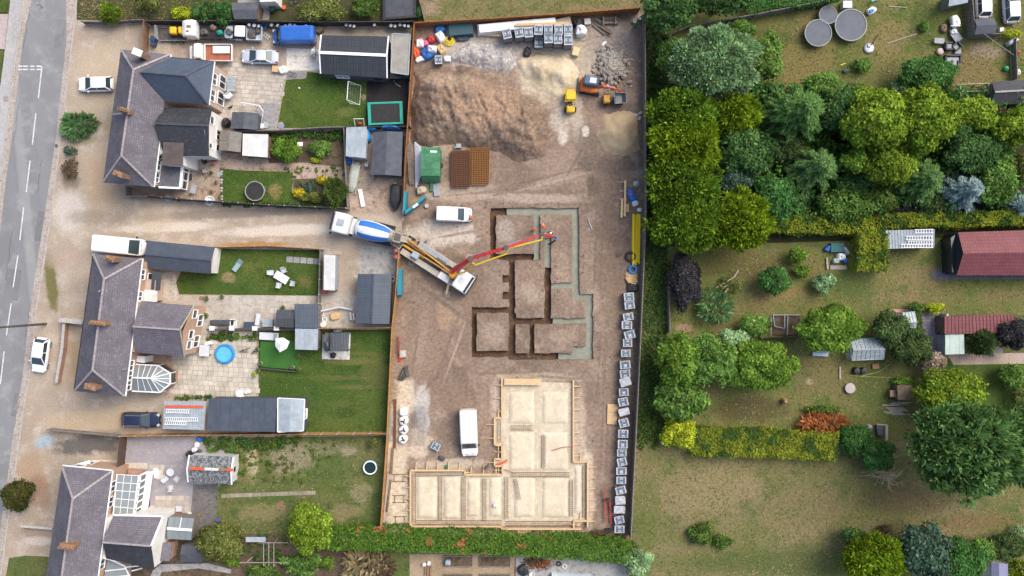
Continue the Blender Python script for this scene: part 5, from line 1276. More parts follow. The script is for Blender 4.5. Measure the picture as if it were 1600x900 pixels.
# VEHICLES
def aim(a,b):
 """turn so that local +x points from photo point a to photo point b"""
 return math.atan2(-(b[1]-a[1]),b[0]-a[0])
def put(root,px,py,rot):
 p=P(px,py);root.location=(p.x,p.y,root.location.z);root.rotation_euler=(0,0,rot);return root
def wheel(parent,x,y,r,wd,rimm=None):
 mb=MB();n=16
 for k in range(2):
  pass
 s=1 if y>0 else-1
 pr=[(r*.72,-wd/2),(r,-wd/2+.03),(r,wd/2-.03),(r*.72,wd/2)]
 i=len(mb.v)
 for rr,yy in pr:mb.v+=[(x+rr*math.cos(2*math.pi*k/n),y+yy,r+rr*math.sin(2*math.pi*k/n))for k in range(n)]
 for a in range(3):
  for k in range(n):mb.f.append((i+a*n+k,i+a*n+(k+1)%n,i+(a+1)*n+(k+1)%n,i+(a+1)*n+k))
 mb.f+=[tuple(i+k for k in range(n)),tuple(i+3*n+k for k in range(n-1,-1,-1))]
 o=part('wheel',mb,M['rubber'],parent)
 rm=MB();j=0;yy=y+s*(wd/2+.004)
 rm.v=[(x+r*.62*math.cos(2*math.pi*k/n),yy,r+r*.62*math.sin(2*math.pi*k/n))for k in range(n)]+[(x+r*.62*math.cos(2*math.pi*k/n),yy-s*.1,r+r*.62*math.sin(2*math.pi*k/n))for k in range(n)]
 rm.f=[tuple(range(n))]+[(k,(k+1)%n,n+(k+1)%n,n+k)for k in range(n)]
 part('rim',rm,rimm or M['steel'],o)
 return o
LAMP_W=glass_mat('clear_lamp',(.6,.62,.65));LAMP_R=glass_mat('red_lamp',(.35,.01,.01));LAMP_A=glass_mat('amber_lamp',(.6,.2,.01))
def quadslab(p,t=.02):
 """thin pane from four corners, thickened along its normal"""
 p=[Vector(q)for q in p];n=(p[1]-p[0]).cross(p[2]-p[0]).normalized()*t
 return MB().hexa(p,[q+n for q in p])
def car(label,px,py,rot,L=4.3,W=1.78,H=1.46,paint='carwhite',style='hatch',roof=None,cat='car',name='parked_car'):
 root=thing(name,label,cat);hw=W/2;l=L/2
 bonnet=.26 if style!='estate' else .25
 boot=.30 if style=='saloon' else .44
 b=MB().loft([(l,hw*.42,.3,.54),(l-.04,hw*.62,.26,.62),(l-.13,hw*.78,.22,.68),(l-.32,hw*.92,.18,.75),(l-.65,hw*.985,.18,.83),(L*bonnet-.05,hw,.18,.93),(0,hw,.18,.95),(-L*.25,hw,.18,.97),(-l+.5,hw*.98,.18,.98),(-l+.22,hw*.93,.2,.96),(-l+.08,hw*.80,.26,.88),(-l,hw*.55,.34,.72)],24,3.6)
 part('body',b,M[paint],root,smooth=True)
 f0,f1=L*bonnet,L*.06;r1,r0=-L*(.20 if style=='saloon' else .36),-L*boot
 if style=='saloon':r0=-L*.33
 zb,zr=.90,H;bw,rw=hw*.93,hw*.70
 rfw=hw*.72
 rs=MB().loft([(f1+.04,rfw*.90,zr-.07,zr-.01),(f1-.12,rfw,zr-.07,zr+.02),((f1+r1)/2,rfw*1.01,zr-.07,zr+.04),(r1+.1,rfw*.98,zr-.07,zr+.01),(r1-.02,rfw*.9,zr-.08,zr-.02)],16,5)
 part('roof',rs,M[roof or paint],root,smooth=True)
 cab=MB().hexa([(r0,-bw*.93,zb),(f0,-bw*.93,zb),(f0,bw*.93,zb),(r0,bw*.93,zb)],[(r1,-rw*.96,zr-.03),(f1,-rw*.96,zr-.03),(f1,rw*.96,zr-.03),(r1,rw*.96,zr-.03)])
 part('cabin_frame',cab,M['black'],root)
 def gl(nm,p):part(nm,quadslab(p),M['screen'],root)
 e=.02
 gl('windscreen',[(f0+e,-bw*.86,zb+.03),(f0+e,bw*.86,zb+.03),(f1+e+.03,rw*.9,zr-.05),(f1+e+.03,-rw*.9,zr-.05)])
 gl('rear_window',[(r0-e,bw*.82,zb+.06),(r0-e,-bw*.82,zb+.06),(r1-e-.03,-rw*.85,zr-.06),(r1-e-.03,rw*.85,zr-.06)])
 for s in(1,-1):
  for(xa,xb)in((f0-.35,(f0+r0)/2+.05),((f0+r0)/2-.05,r0+.35)):
   xa2,xb2=min(xa,f1-.08),max(xb,r1+.1)
   p=[(xa,s*(bw*.93+.012),zb+.04),(xb,s*(bw*.93+.012),zb+.04),(xb2,s*(rw*.96+.012),zr-.09),(xa2,s*(rw*.96+.012),zr-.09)]
   gl('side_window',p if s<0 else p[::-1])
  pl=MB().bar((f0+.03,s*bw*.95,zb),(f1+.05,s*rw*.98,zr-.02),.09,.07).bar((r0-.02,s*bw*.93,zb),(r1-.02,s*rw*.96,zr-.02),.14,.09).bar(((f0+r0)/2,s*bw*.95,zb),((f0+r0)/2,s*rw,zr-.03),.07,.05)
  part('pillar',pl,M[paint],root)
  part('door_mirror',MB().box(f0-.35,s*(hw+.09),.92,1.06,.14,.2,0,.8),M[paint],root)
  part('headlight',MB().box(l-.22,s*hw*.66,.6,.755,.34,.3,-s*.5,.8),LAMP_W,root)
  part('tail_light',MB().box(-l+.17,s*hw*.74,.72,.965,.2,.22,s*.4,.8),LAMP_R,root)
 part('bonnet_seam',MB().bar((l-.4,hw*.72,.83),(f0+.02,hw*.80,.945),.015,.012).bar((l-.4,-hw*.72,.83),(f0+.02,-hw*.80,.945),.015,.012),M['black'],root)
 part('number_plate',MB().box(l+.005,0,.36,.46,.03,.5),M['white'],root)
 for x in(L*.31,-L*.30):
  for s in(1,-1):wheel(root,x,s*(hw-.10),.31,.2)
 return put(root,px,py,rot)
def van(label,px,py,rot,L=5.6,W=2.0,H=2.3,paint='vanwhite',group=None,windows=False,ribs=True,nose=1.05,rack=False):
 root=thing('parked_van',label,'van');l,hw=L/2,W/2;c=l-nose;k=c-.75
 b=MB().loft([(l,hw*.5,.38,.74),(l-.05,hw*.70,.32,.9),(l-.15,hw*.84,.28,1.02),(l-.35,hw*.95,.25,1.12),(c+.02,hw*.99,.25,1.24),(k,hw,.25,H-.02),(k-.3,hw,.25,H+.02),(0,hw,.25,H+.03),(-l+.3,hw,.25,H),(-l+.05,hw*.98,.28,H-.03),(-l,hw*.95,.32,H-.12)],24,8)
 part('body',b,M[paint],root)
 p=[(c-.0,-hw*.84,1.30),(c-.0,hw*.84,1.30),(k+.06,hw*.76,H+.0),(k+.06,-hw*.76,H+.0)]
 part('windscreen',quadslab(p,.035),M['screen'],root)
 part('wiper',MB().bar((c+.02,-.5,1.34),(c-.12,.1,1.50),.03,.03),M['black'],root)
 for s in(1,-1):
  p=[(c-.1,s*(hw+.0),1.3),(k-.75,s*(hw+.0),1.3),(k-.75,s*(hw-.02),H-.35),(k+.0,s*(hw-.02),H-.35)]
  part('side_window',quadslab(p if s<0 else p[::-1],.025),M['screen'],root)
  if windows:
   for x in(-.4,-1.6):
    p=[(x+.9-.3,s*hw,1.3),(x-.3,s*hw,1.3),(x-.3,s*(hw-.02),H-.4),(x+.6,s*(hw-.02),H-.4)]
    part('side_window',quadslab(p if s<0 else p[::-1],.025),M['screen'],root)
  part('door_mirror',MB().box(c-.35,s*(hw+.13),1.22,1.5,.12,.24),M['black'],root)
  part('headlight',MB().box(l-.2,s*hw*.72,.78,1.02,.36,.28,-s*.4,.8),LAMP_W,root)
  part('tail_light',MB().box(-l+.02,s*hw*.9,.8,1.4,.1,.12),LAMP_R,root)
 if ribs:
  for y in(-.55,-.28,0,.28,.55):part('roof_rib',MB().box((k-.3-l+.3)/2-.1,y*hw,H+.005,H+.045,k+l-1.1,.09),M[paint],root)
 if rack:
  for x in(-1.6,-.4,.7):part('rack_bar',MB().bar((x,-hw*.95,H+.12),(x,hw*.95,H+.12),.06,.06),M['steel'],root)
 part('front_bumper',MB().box(l-.1,0,.3,.52,.3,W*.9,0,.95),M['black'],root)
 part('vents',MB().box(l-.33,.35,1.085,1.115,.1,.45).box(l-.33,-.35,1.085,1.115,.1,.45),M['black'],root)
 part('number_plate',MB().box(-l-.01,0,.5,.6,.03,.5),M['yellow'],root)
 for x in(L*.33,-L*.30):
  for s in(1,-1):wheel(root,x,s*(hw-.11),.34,.22)
 return put(root,px,py,rot)
car('white hatchback parked nose to the road on the gravel by the top house',154,133.5,R(181),L=4.25,W=1.8)
car('white car parked aslant between the road and the low brick wall',68,554,aim((71,530),(64,580)),L=4.3,W=1.85,H=1.44)
cn=car('dark navy estate car with roof rails beside the white carport',224,654.5,R(-1),L=4.7,W=1.85,H=1.5,paint='navy',style='estate')
for s in(1,-1):part('roof_rail',MB().bar((.2,s*.62,1.56),(-1.5,s*.62,1.56),.05,.05),M['steel'],cn)
car('pale silver old saloon car parked on gravel beside the concrete apron',409,91,R(178),L=4.5,W=1.7,H=1.4,paint='silver',style='saloon',roof='palegrey')
car('white hatchback cut by the top edge near the grey corner fence',1531,6,R(92),L=4.0,W=1.72,H=1.5)
car('silver car parked at the top right with dark glass and pale roof',1574,12,R(93),L=4.3,W=1.8,H=1.55,paint='silver',style='estate',roof='carwhite')
van('white long van parked between the middle house and its grey garage',195,384.5,aim((160,381),(232,388)),L=5.7,W=2.05,H=2.5,nose=.5)
van('small white van parked on the site beside the lane end',711,336,R(-2),L=4.25,W=1.75,H=1.85,nose=.95)
van('white panel van parked on bare earth above the sand-blinded foundation',733.5,674,aim((732,640),(735,712)),L=5.7,W=2.05,H=2.2)
bv=van('bright blue van with ribbed roof by the black wheel-hung fence',463,60,R(181),L=5.2,W=1.9,H=2.2,paint='bluevan',windows=True,nose=.55)
pk=thing('pickup_truck','silver pickup with white canopy and open load bed by the wheel-hung fence','pickup truck')
part('body',MB().loft([(2.3,.55,.4,.8),(2.2,.76,.35,.95),(1.8,.84,.3,1.05),(.9,.86,.3,1.12),(.1,.86,.3,1.1)],18,5),M['silver'],pk)
part('cab_roof',MB().loft([(.75,.6,1.5,1.6),(.5,.66,1.5,1.68),(-.35,.66,1.5,1.68),(-.5,.62,1.5,1.62)],14,5),M['vanwhite'],pk)
part('cab_frame',MB().hexa([(-.5,-.8,1.05),(1.1,-.8,1.05),(1.1,.8,1.05),(-.5,.8,1.05)],[(-.5,-.64,1.55),(.65,-.64,1.55),(.65,.64,1.55),(-.5,.64,1.55)]),M['black'],pk)
part('windscreen',quadslab([(1.13,-.72,1.1),(1.13,.72,1.1),(.7,.6,1.53),(.7,-.6,1.53)]),M['screen'],pk)
ldb=MB().box(-1.4,0,.55,.62,1.8,1.6)
for x,y,a,c in((-1.4,.82,1.8,.06),(-1.4,-.82,1.8,.06),(-2.3,0,.06,1.7),(-.52,0,.06,1.7)):ldb.box(x,y,.5,1.1,a,c)
part('load_bed',ldb,M['silver'],pk)
part('load',MB().lump(-1.1,.1,.62,1.0,1.2,.45,0,3).lump(-1.8,-.3,.62,.6,.7,.5,0,5),M['darksteel'],pk)
for x in(1.45,-1.35):
 for s in(1,-1):wheel(pk,x,s*.76,.33,.2)
for s in(1,-1):part('headlight',MB().box(2.2,s*.6,.7,.86,.2,.24),LAMP_W,pk);part('door_mirror',MB().box(.9,s*.98,1.1,1.26,.12,.18),M['black'],pk)
put(pk,383,55,R(178))
fb=thing('flatbed_truck','white dropside truck with rusty red bed beside the top house','truck')
part('cab',MB().loft([(2.45,.6,.5,.9),(2.38,.82,.4,1.1),(1.95,.9,.35,1.25),(1.55,.92,.35,1.95),(1.2,.92,.35,2.05),(.75,.9,.35,2.0)],20,6),M['vanwhite'],fb)
part('windscreen',quadslab([(2.0,-.78,1.28),(2.0,.78,1.28),(1.6,.7,1.93),(1.6,-.7,1.93)],.03),M['screen'],fb)
for s in(1,-1):
 part('side_window',quadslab([(1.6,-.93,1.25),(.95,-.93,1.25),(.95,-.91,1.8),(1.35,-.91,1.8)]if s<0 else[(1.35,.91,1.8),(.95,.91,1.8),(.95,.93,1.25),(1.6,.93,1.25)]),M['screen'],fb)
 part('headlight',MB().box(2.3,s*.65,.7,.9,.2,.26),LAMP_W,fb);part('door_mirror',MB().box(1.5,s*1.05,1.2,1.45,.1,.2),M['black'],fb)
part('bed_floor',MB().box(-1.05,0,.75,.85,3.2,1.9),mat('red_bed_floor',(.33,.11,.05),(.24,.08,.045),1.5),fb)
for x,y,a,c in((-1.05,.98,3.3,.06),(-1.05,-.98,3.3,.06),(-2.68,0,.06,1.9),(.58,0,.06,1.9)):part('dropside',MB().box(x,y,.72,1.2,a,c),M['vanwhite'],fb)
part('white_board',MB().box(-1.4,-.35,.86,1.1,2.0,.85),M['white'],fb)
for x in(1.6,-1.6):
 for s in(1,-1):wheel(fb,x,s*.8,.34,.22)
put(fb,332.5,86,R(180))
tk=thing('recovery_truck','white-cabbed black-bedded truck loaded with scrap by the black fence','truck')
part('cab',MB().loft([(2.9,.75,.5,1.2),(2.8,.95,.4,2.0),(2.3,1.0,.4,2.3),(1.6,1.0,.4,2.35),(1.2,.98,.4,2.2)],20,7),M['vanwhite'],tk)
part('windscreen',quadslab([(2.88,-.8,1.3),(2.88,.8,1.3),(2.62,.76,2.1),(2.62,-.76,2.1)],.05),M['screen'],tk)
part('roof_vent',MB().box(1.9,-.1,2.33,2.4,.5,.3).box(2.05,.45,2.33,2.38,.3,.2),M['chimbrick'],tk)
part('bed',MB().box(-.95,0,.8,.95,4.1,1.95).box(-.95,.99,.8,1.2,4.1,.06).box(-.95,-.99,.8,1.2,4.1,.06),M['black'],tk)
for k,(x,y,a,c,hh,mm)in enumerate(((.5,.2,.9,.8,.5,'darksteel'),(-.6,-.3,.7,.8,.5,'brownwood'),(-1.4,.3,.6,.7,.6,'aqua'),(-1.7,-.4,.8,.6,.4,'rubber'),(-2.5,.2,.7,.9,.5,'darksteel'))):part('scrap_load',MB().lump(x,y,.95,a,c,hh,k,k),M[mm],tk)
for x in(2.1,-.6,-1.6):
 for s in(1,-1):wheel(tk,x,s*.85,.42,.26)
for s in(1,-1):part('door_mirror',MB().box(2.5,s*1.15,1.5,1.95,.1,.2),M['black'],tk)
put(tk,331,52,R(180))
tr2=thing('plant_trailer','grey open trailer carrying a small yellow machine at the top left','trailer')
part('frame',MB().bar((-2.1,.8,.5),(1.9,.8,.5),.08,.12).bar((-2.1,-.8,.5),(1.9,-.8,.5),.08,.12).bar((1.9,.8,.5),(3.0,0,.5),.08,.1).bar((1.9,-.8,.5),(3.0,0,.5),.08,.1),M['steel'],tr2)
part('floor',MB().box(-.1,0,.48,.54,4.0,1.55),M['darksteel'],tr2)
part('tail_ramp',MB().bar((-2.15,.75,.5),(-2.2,.75,1.5),.07,.07).bar((-2.15,-.75,.5),(-2.2,-.75,1.5),.07,.07).bar((-2.2,-.75,1.5),(-2.2,.75,1.5),.07,.07).bar((-2.2,-.75,1.1),(-2.2,.75,1.1),.05,.05).bar((-2.2,-.75,.8),(-2.2,.75,.8),.05,.05),M['palesheet'],tr2)
for x in(-.4,.45):
 for s in(1,-1):wheel(tr2,x,s*.92,.32,.2)
put(tr2,279,55,R(0))
ym=thing('mini_machine','little yellow plant machine riding on the grey trailer','machine')
part('body',MB().loft([(-.9,.3,.95,1.4),(-.7,.45,.8,1.6),(-.1,.45,.8,1.6),(0,.35,.9,1.5)],12,5).loft([(.25,.35,.9,1.5),(.35,.45,.8,1.65),(.8,.42,.8,1.6),(.95,.3,.95,1.4)],12,5),M['yellow'],ym)
part('tracks',MB().box(0,.5,.54,.85,1.9,.22,0,.9).box(0,-.5,.54,.85,1.9,.22,0,.9),M['rubber'],ym)
part('seat',MB().lump(.12,0,.9,.4,.45,.4),M['black'],ym);part('arm',MB().tube([(.9,0,1.3),(1.3,.1,1.9),(1.7,.15,1.1)],.08),M['bluebright'],ym)
put(ym,283,53,R(0))
# ---- concrete mixer
mx=thing('concrete_mixer','white-cabbed concrete mixer truck with blue striped drum standing in the lane end','concrete mixer')
part('cab',MB().loft([(4.25,1.05,.7,1.6),(4.18,1.2,.5,2.6),(3.9,1.24,.5,2.95),(2.9,1.24,.5,3.05),(2.3,1.2,.5,2.95),(2.2,1.1,.6,2.8)],24,8),M['vanwhite'],mx)
part('windscreen',quadslab([(4.24,-1.05,1.7),(4.24,1.05,1.7),(4.02,1.0,2.75),(4.02,-1.0,2.75)],.05),M['screen'],mx)
part('sun_visor',MB().box(4.2,0,2.7,2.78,.22,2.1),M['black'],mx)
part('roof_hatch',MB().box(3.1,-.05,3.04,3.10,.85,.8),M['palesheet'],mx);part('roof_hatch_pane',MB().box(3.1,-.05,3.10,3.115,.6,.55),M['cushion'],mx)
for s in(1,-1):
 part('side_window',quadslab([(3.9,s*1.25,1.7),(2.9,s*1.25,1.7),(2.9,s*1.23,2.6),(3.75,s*1.23,2.6)]),M['screen'],mx)
 part('door_mirror',MB().box(4.2,s*1.42,1.7,2.5,.12,.24),M['black'],mx);part('headlight',MB().box(4.22,s*.85,.75,.95,.12,.35),LAMP_W,mx)
part('chassis',MB().box(-.6,.42,.75,1.05,8.6,.16).box(-.6,-.42,.75,1.05,8.6,.16).box(-.6,0,.8,1.0,8.2,.7),M['darksteel'],mx)
part('water_tank',MB().tube([(1.85,-.95,1.5),(1.85,.95,1.5)],.33,12),M['whitesheet'],mx)
part('fuel_tank',MB().box(1.2,.95,.6,1.1,1.2,.45).box(1.0,-.95,.6,1.1,1.4,.45),M['steel'],mx)
def drum_ring(x,r,z):return[(x,r*math.cos(t),z+r*math.sin(t))for t in[2*math.pi*k/24 for k in range(24)]]
prof=[(1.45,.3,1.75),(1.4,.75,1.78),(1.0,1.02,1.88),(.2,1.16,2.05),(-.9,1.17,2.25),(-2.0,1.0,2.47),(-2.9,.72,2.65),(-3.05,.66,2.68)]
mb=MB()
for x,r,z in prof:mb.v+=drum_ring(x,r,z)
for a in range(len(prof)-1):
 for k in range(24):mb.f.append((a*24+k,a*24+(k+1)%24,(a+1)*24+(k+1)%24,(a+1)*24+k))
mb.f.append(tuple(range(23,-1,-1)));mb.f.append(tuple((len(prof)-1)*24+k for k in range(24)))
part('drum',mb,M['vanwhite'],mx,smooth=True)
def band(k0,k1,a0,a1):
 mb=MB();sel=prof[a0:a1];nn=k1-k0+1
 for x,r,z in sel:mb.v+=[(x,(r+.015)*math.cos(2*math.pi*k/24),z+(r+.015)*math.sin(2*math.pi*k/24))for k in range(k0,k1+1)]
 for a in range(len(sel)-1):
  for k in range(nn-1):mb.f.append((a*nn+k,a*nn+k+1,(a+1)*nn+k+1,(a+1)*nn+k))
 return mb
BL=mat('drum_blue',(.03,.13,.42),(.04,.17,.5),1.2,.45)
for k0 in(2,8,14,20):part('blue_band',band(k0-1,k0+2,2,7),BL,mx,smooth=True)
part('drum_collar',MB().lathe(0,0,[(.1,0),(.72,.0),(.72,.4),(.5,.45)],16),M['dirtysteel'],mx)
o=bpy.data.objects[[c.name for c in mx.children if c.name.startswith('drum_collar')][0]];o.rotation_euler=(0,R(-80),0);o.location=(-3.0,0,2.68)
part('hopper',MB().hexa([(-4.0,-.3,2.7),(-3.5,-.3,2.7),(-3.5,.3,2.7),(-4.0,.3,2.7)],[(-4.4,-.6,3.4),(-3.4,-.6,3.4),(-3.4,.6,3.4),(-4.4,.6,3.4)]),M['dirtysteel'],mx)
part('hopper_mouth',MB().box(-3.9,0,3.395,3.43,.75,.9),M['darksteel'],mx)
part('rear_frame',MB().bar((-3.3,.7,.9),(-3.6,.7,2.9),.14,.14).bar((-3.3,-.7,.9),(-3.6,-.7,2.9),.14,.14).bar((-3.6,-.7,2.6),(-3.6,.7,2.6),.12,.12).bar((-4.4,-.9,1.1),(-4.4,.9,1.1),.14,.2),M['dirtysteel'],mx)
part('chute',MB().hexa([(-5.3,-.22,1.15),(-4.2,-.3,2.0),(-4.2,.3,2.0),(-5.3,.22,1.15)],[(-5.3,-.3,1.35),(-4.2,-.4,2.3),(-4.2,.4,2.3),(-5.3,.3,1.35)]),M['dirtysteel'],mx)
part('ladder',MB().bar((-4.2,-.75,1.0),(-4.1,-.75,3.1),.05,.05).bar((-4.2,-1.1,1.0),(-4.1,-1.1,3.1),.05,.05).bar((-4.1,-1.1,2.5),(-4.1,-.75,2.5),.05,.05).bar((-4.15,-1.1,1.8),(-4.15,-.75,1.8),.05,.05),M['steel'],mx)
part('mudguards',MB().box(-1.7,1.02,1.12,1.18,2.8,.5).box(-1.7,-1.02,1.12,1.18,2.8,.5),M['black'],mx)
for x in(3.3,1.9,-1.1,-2.45):
 for s in(1,-1):wheel(mx,x,s*1.0,.5,.32)
put(mx,578.5,361,aim((640,377),(545,353)))
# ---- concrete pump with boom
pu=thing('concrete_pump','concrete pump truck with white cab and long red folding boom over the trenches','concrete pump')
part('cab',MB().loft([(5.0,1.0,.7,1.5),(4.95,1.18,.5,1.9),(4.55,1.22,.5,2.7),(3.7,1.22,.5,2.85),(3.1,1.18,.5,2.75),(3.0,1.1,.6,2.6)],24,8),M['vanwhite'],pu)
part('windscreen',quadslab([(5.04,-1.08,1.4),(5.04,1.08,1.4),(4.58,1.05,2.66),(4.58,-1.05,2.66)],.06),M['screen'],pu)
part('roof_hatch',MB().box(3.8,0,2.85,2.9,.6,.7),M['palegrey'],pu);part('bumper',MB().box(4.95,0,.45,.95,.3,2.4),M['black'],pu)
for s in(1,-1):
 part('side_window',quadslab([(4.7,s*1.23,1.6),(3.8,s*1.23,1.6),(3.8,s*1.21,2.4),(4.55,s*1.21,2.4)]),M['screen'],pu)
 part('door_mirror',MB().box(5.0,s*1.42,1.5,2.3,.14,.24),M['black'],pu);part('headlight',MB().box(4.97,s*.85,.7,.9,.12,.35),LAMP_W,pu)
part('chassis',MB().box(-.4,0,.7,1.05,9.6,.9),M['darksteel'],pu)
part('side_deck',MB().box(-.7,-.95,1.1,1.22,7.4,.7),mat('checker_plate',(.42,.38,.31),(.32,.29,.24),3,.6),pu)
part('side_deck',MB().box(-.3,.98,1.1,1.22,5.4,.65),bpy.data.materials['checker_plate'],pu)
part('hopper',MB().hexa([(-5.6,-.5,.7),(-4.7,-.5,.7),(-4.7,.5,.7),(-5.6,.5,.7)],[(-6.0,-.95,1.5),(-4.6,-.95,1.5),(-4.6,.95,1.5),(-6.0,.95,1.5)]),M['dirtysteel'],pu)
part('hopper_grate',MB().box(-5.3,0,1.5,1.53,1.2,1.7),M['darksteel'],pu)
part('pump_cylinder',MB().tube([(-4.6,.25,1.3),(-1.6,.25,1.45)],.16,10),M['amber'],pu);part('pump_cylinder',MB().tube([(-4.6,-.25,1.3),(-1.6,-.25,1.45)],.16,10),M['amber'],pu)
part('oil_cooler',MB().box(-2.6,-.45,1.25,1.85,.9,.75),M['palesheet'],pu);part('water_box',MB().box(-3.5,.55,1.2,1.7,.7,.6),M['chimbrick'],pu)
part('engine_box',MB().box(.4,.35,1.2,1.75,1.3,.8),M['darksteel'],pu);part('tool_box',MB().box(1.7,-.85,1.22,1.6,1.4,.8),M['whitesheet'],pu)
part('grey_rack',MB().box(-.9,.85,1.6,1.72,4.2,.55).box(-.9,.35,1.5,1.6,3.6,.12),M['steel'],pu)
part('amber_beam',MB().bar((-4.4,.65,1.75),(2.1,.15,2.0),.16,.2).bar((-2.8,-.1,1.7),(2.0,-.1,1.9),.12,.16),M['amber'],pu)
part('turret',MB().cyl(2.45,0,1.05,2.3,.5,16).cyl(2.45,0,2.3,2.9,.34,14),M['amber'],pu)
for x in(4.1,2.9-1.0,-2.9,-4.2):
 for s in(1,-1):wheel(pu,x,s*.98,.5,.32)
put(pu,683,412.5,aim((640,384),(736,446)))
prot=pu.rotation_euler.z;Rm=Matrix.Rotation(-prot,3,'Z')
def loc(px,py,z):p=P(px,py,z);return Rm@(p-Vector((pu.location.x,pu.location.y,0)))
def arm(name,a,b,w0,w1,m):
 """box girder with side flanges and hydraulic ram"""
 a,b=Vector(a),Vector(b);d=b-a;mb=MB()
 n=5
 for k in range(n):mb.bar(a+d*(k/n),a+d*((k+1)/n),w0+(w1-w0)*k/n,(w0+(w1-w0)*k/n)*1.25)
 for k in range(n+1):mb.bar(a+d*(k/n*.98)-d.normalized()*.04,a+d*(k/n*.98)+d.normalized()*.05,w0*1.35,w0*1.45)
 o=part(name,mb,m,pu)
 s=Vector((-d.y,d.x,0)).normalized()*w0*.72+Vector((0,0,w0*.5))
 part('ram',MB().tube([a+d*.08+s,a+d*.42+s],.07,8),M['steel'],o)
 return o
B0,B1,B2,B3,B4=loc(707,424,2.9),loc(735,404,5.2),loc(791,387,6.4),loc(847,366,6.2),loc(865,370,4.6)
arm('boom_section',B0,B1,.42,.40,M['red']);arm('boom_section',B1,B2,.38,.32,M['red']);arm('boom_section',B2,B3,.30,.24,M['red']);arm('boom_section',B3,B4,.22,.18,M['red'])
for q,rr in((B1,.34),(B2,.3),(B3,.24)):part('boom_joint',MB().tube([q+Vector((0,0,-.3)),q+Vector((0,0,.35))],rr,10),M['darksteel'],pu)
part('delivery_pipe',MB().tube([loc(709,431,2.6),loc(728,424,3.6),loc(739,411,5.3),loc(743,414,5.4),loc(792,396.5,6.2),loc(794,388,6.4),loc(846,375,6.2),loc(848,366,6.1),loc(864,369,4.7)],.10,8),M['yellow'],pu)
part('end_hose',MB().tube([loc(864,370,4.6),loc(869,372,3.8),loc(869,373,2.0),loc(866,377,.6),loc(858,381,-.2)],.10,8),M['black'],pu)
part('hose_cuff',MB().tube([loc(868.5,372,3.9),loc(869,372,2.9)],.2,10),M['bluebright'],pu)
def leg(a,b,m):
 a,b=loc(*a),loc(*b);o=part('outrigger',MB().bar(a,b,.26,.3).bar(b+Vector((0,0,.1)),b+Vector((0,0,-b.z+.1)),.14,.14),m,pu)
 part('outrigger_pad',MB().box(b.x,b.y,.0,.12,.8,.8,.3),M['palewood'],o)
leg((703,436,1.0),(697.5,459,.9),M['ply']);leg((716,416,1.0),(733,402,.9),M['orange']);leg((648,402,1.0),(643,410,.7),M['darksteel']);leg((660,384,1.0),(666,377,.7),M['darksteel'])
# ---- excavator, dumpers
ex=thing('mini_excavator','orange mini excavator with blue-grey cab beside the rubble heap','excavator')
part('track',MB().loft([(-1.2,.2,.12,.5),(-1.0,.22,.02,.6),(1.0,.22,.02,.6),(1.2,.2,.12,.5)],12,5),M['rubber'],ex);o=ex.children[-1];o.location.y=.75
part('track',MB().loft([(-1.2,.2,.12,.5),(-1.0,.22,.02,.6),(1.0,.22,.02,.6),(1.2,.2,.12,.5)],12,5),M['rubber'],ex);o=[c for c in ex.children][-1]
for i,c in enumerate([c for c in ex.children if c.name.startswith('track')]):c.location.y=(.75,-.75)[i]
part('undercarriage',MB().box(0,0,.3,.6,1.4,1.1),M['darksteel'],ex)
part('blade',MB().bar((-1.55,-.95,.3),(-1.55,.95,.3),.1,.45),M['darksteel'],ex)
A_=R(32)
ub=part('upper_body',MB().loft([(-1.15,.6,.75,1.3),(-1.0,.85,.65,1.45),(.2,.9,.65,1.4),(.8,.75,.65,1.2)],16,5),M['orange'],ex)
part('counterweight',MB().loft([(-1.3,.55,.7,1.2),(-1.15,.88,.66,1.35),(-.95,.9,.66,1.4)],14,5),M['red2'],ex)
part('cab',MB().loft([(-.95,.5,1.2,2.4),(-.8,.6,1.2,2.5),(.55,.6,1.2,2.45),(.85,.5,1.2,2.2)],16,7),mat('blue_grey_cab',(.07,.11,.16),(.05,.08,.115),1.5,.35),ex)
cabo=[c for c in ex.children if c.name.startswith('cab')][0];cabo.location=(-.05,.3,0)
part('roof_window',MB().box(.1,.3,2.47,2.5,.8,.65),M['palegrey'],ex)
part('boom',MB().tube([(.7,-.1,.95),(1.5,-.12,2.0),(2.5,-.14,2.1),(3.1,-.14,1.7)],[.17,.18,.15,.12],8),M['red2'],ex)
part('ram',MB().tube([(1.0,-.1,.8),(1.9,-.12,1.65)],.06,8).tube([(1.8,-.12,2.25),(2.8,-.14,2.15)],.05,8),M['steel'],ex)
part('dipper',MB().tube([(3.1,-.14,1.85),(3.8,-.14,1.0),(4.0,-.14,.6)],[.12,.10,.08],8),M['red2'],ex)
part('bucket',MB().hexa([(3.7,-.5,.05),(4.3,-.5,.05),(4.3,.25,.05),(3.7,.25,.05)],[(3.8,-.5,.65),(4.15,-.5,.65),(4.15,.25,.65),(3.8,.25,.65)]),M['darksteel'],ex)
put(ex,922,137,R(-9))
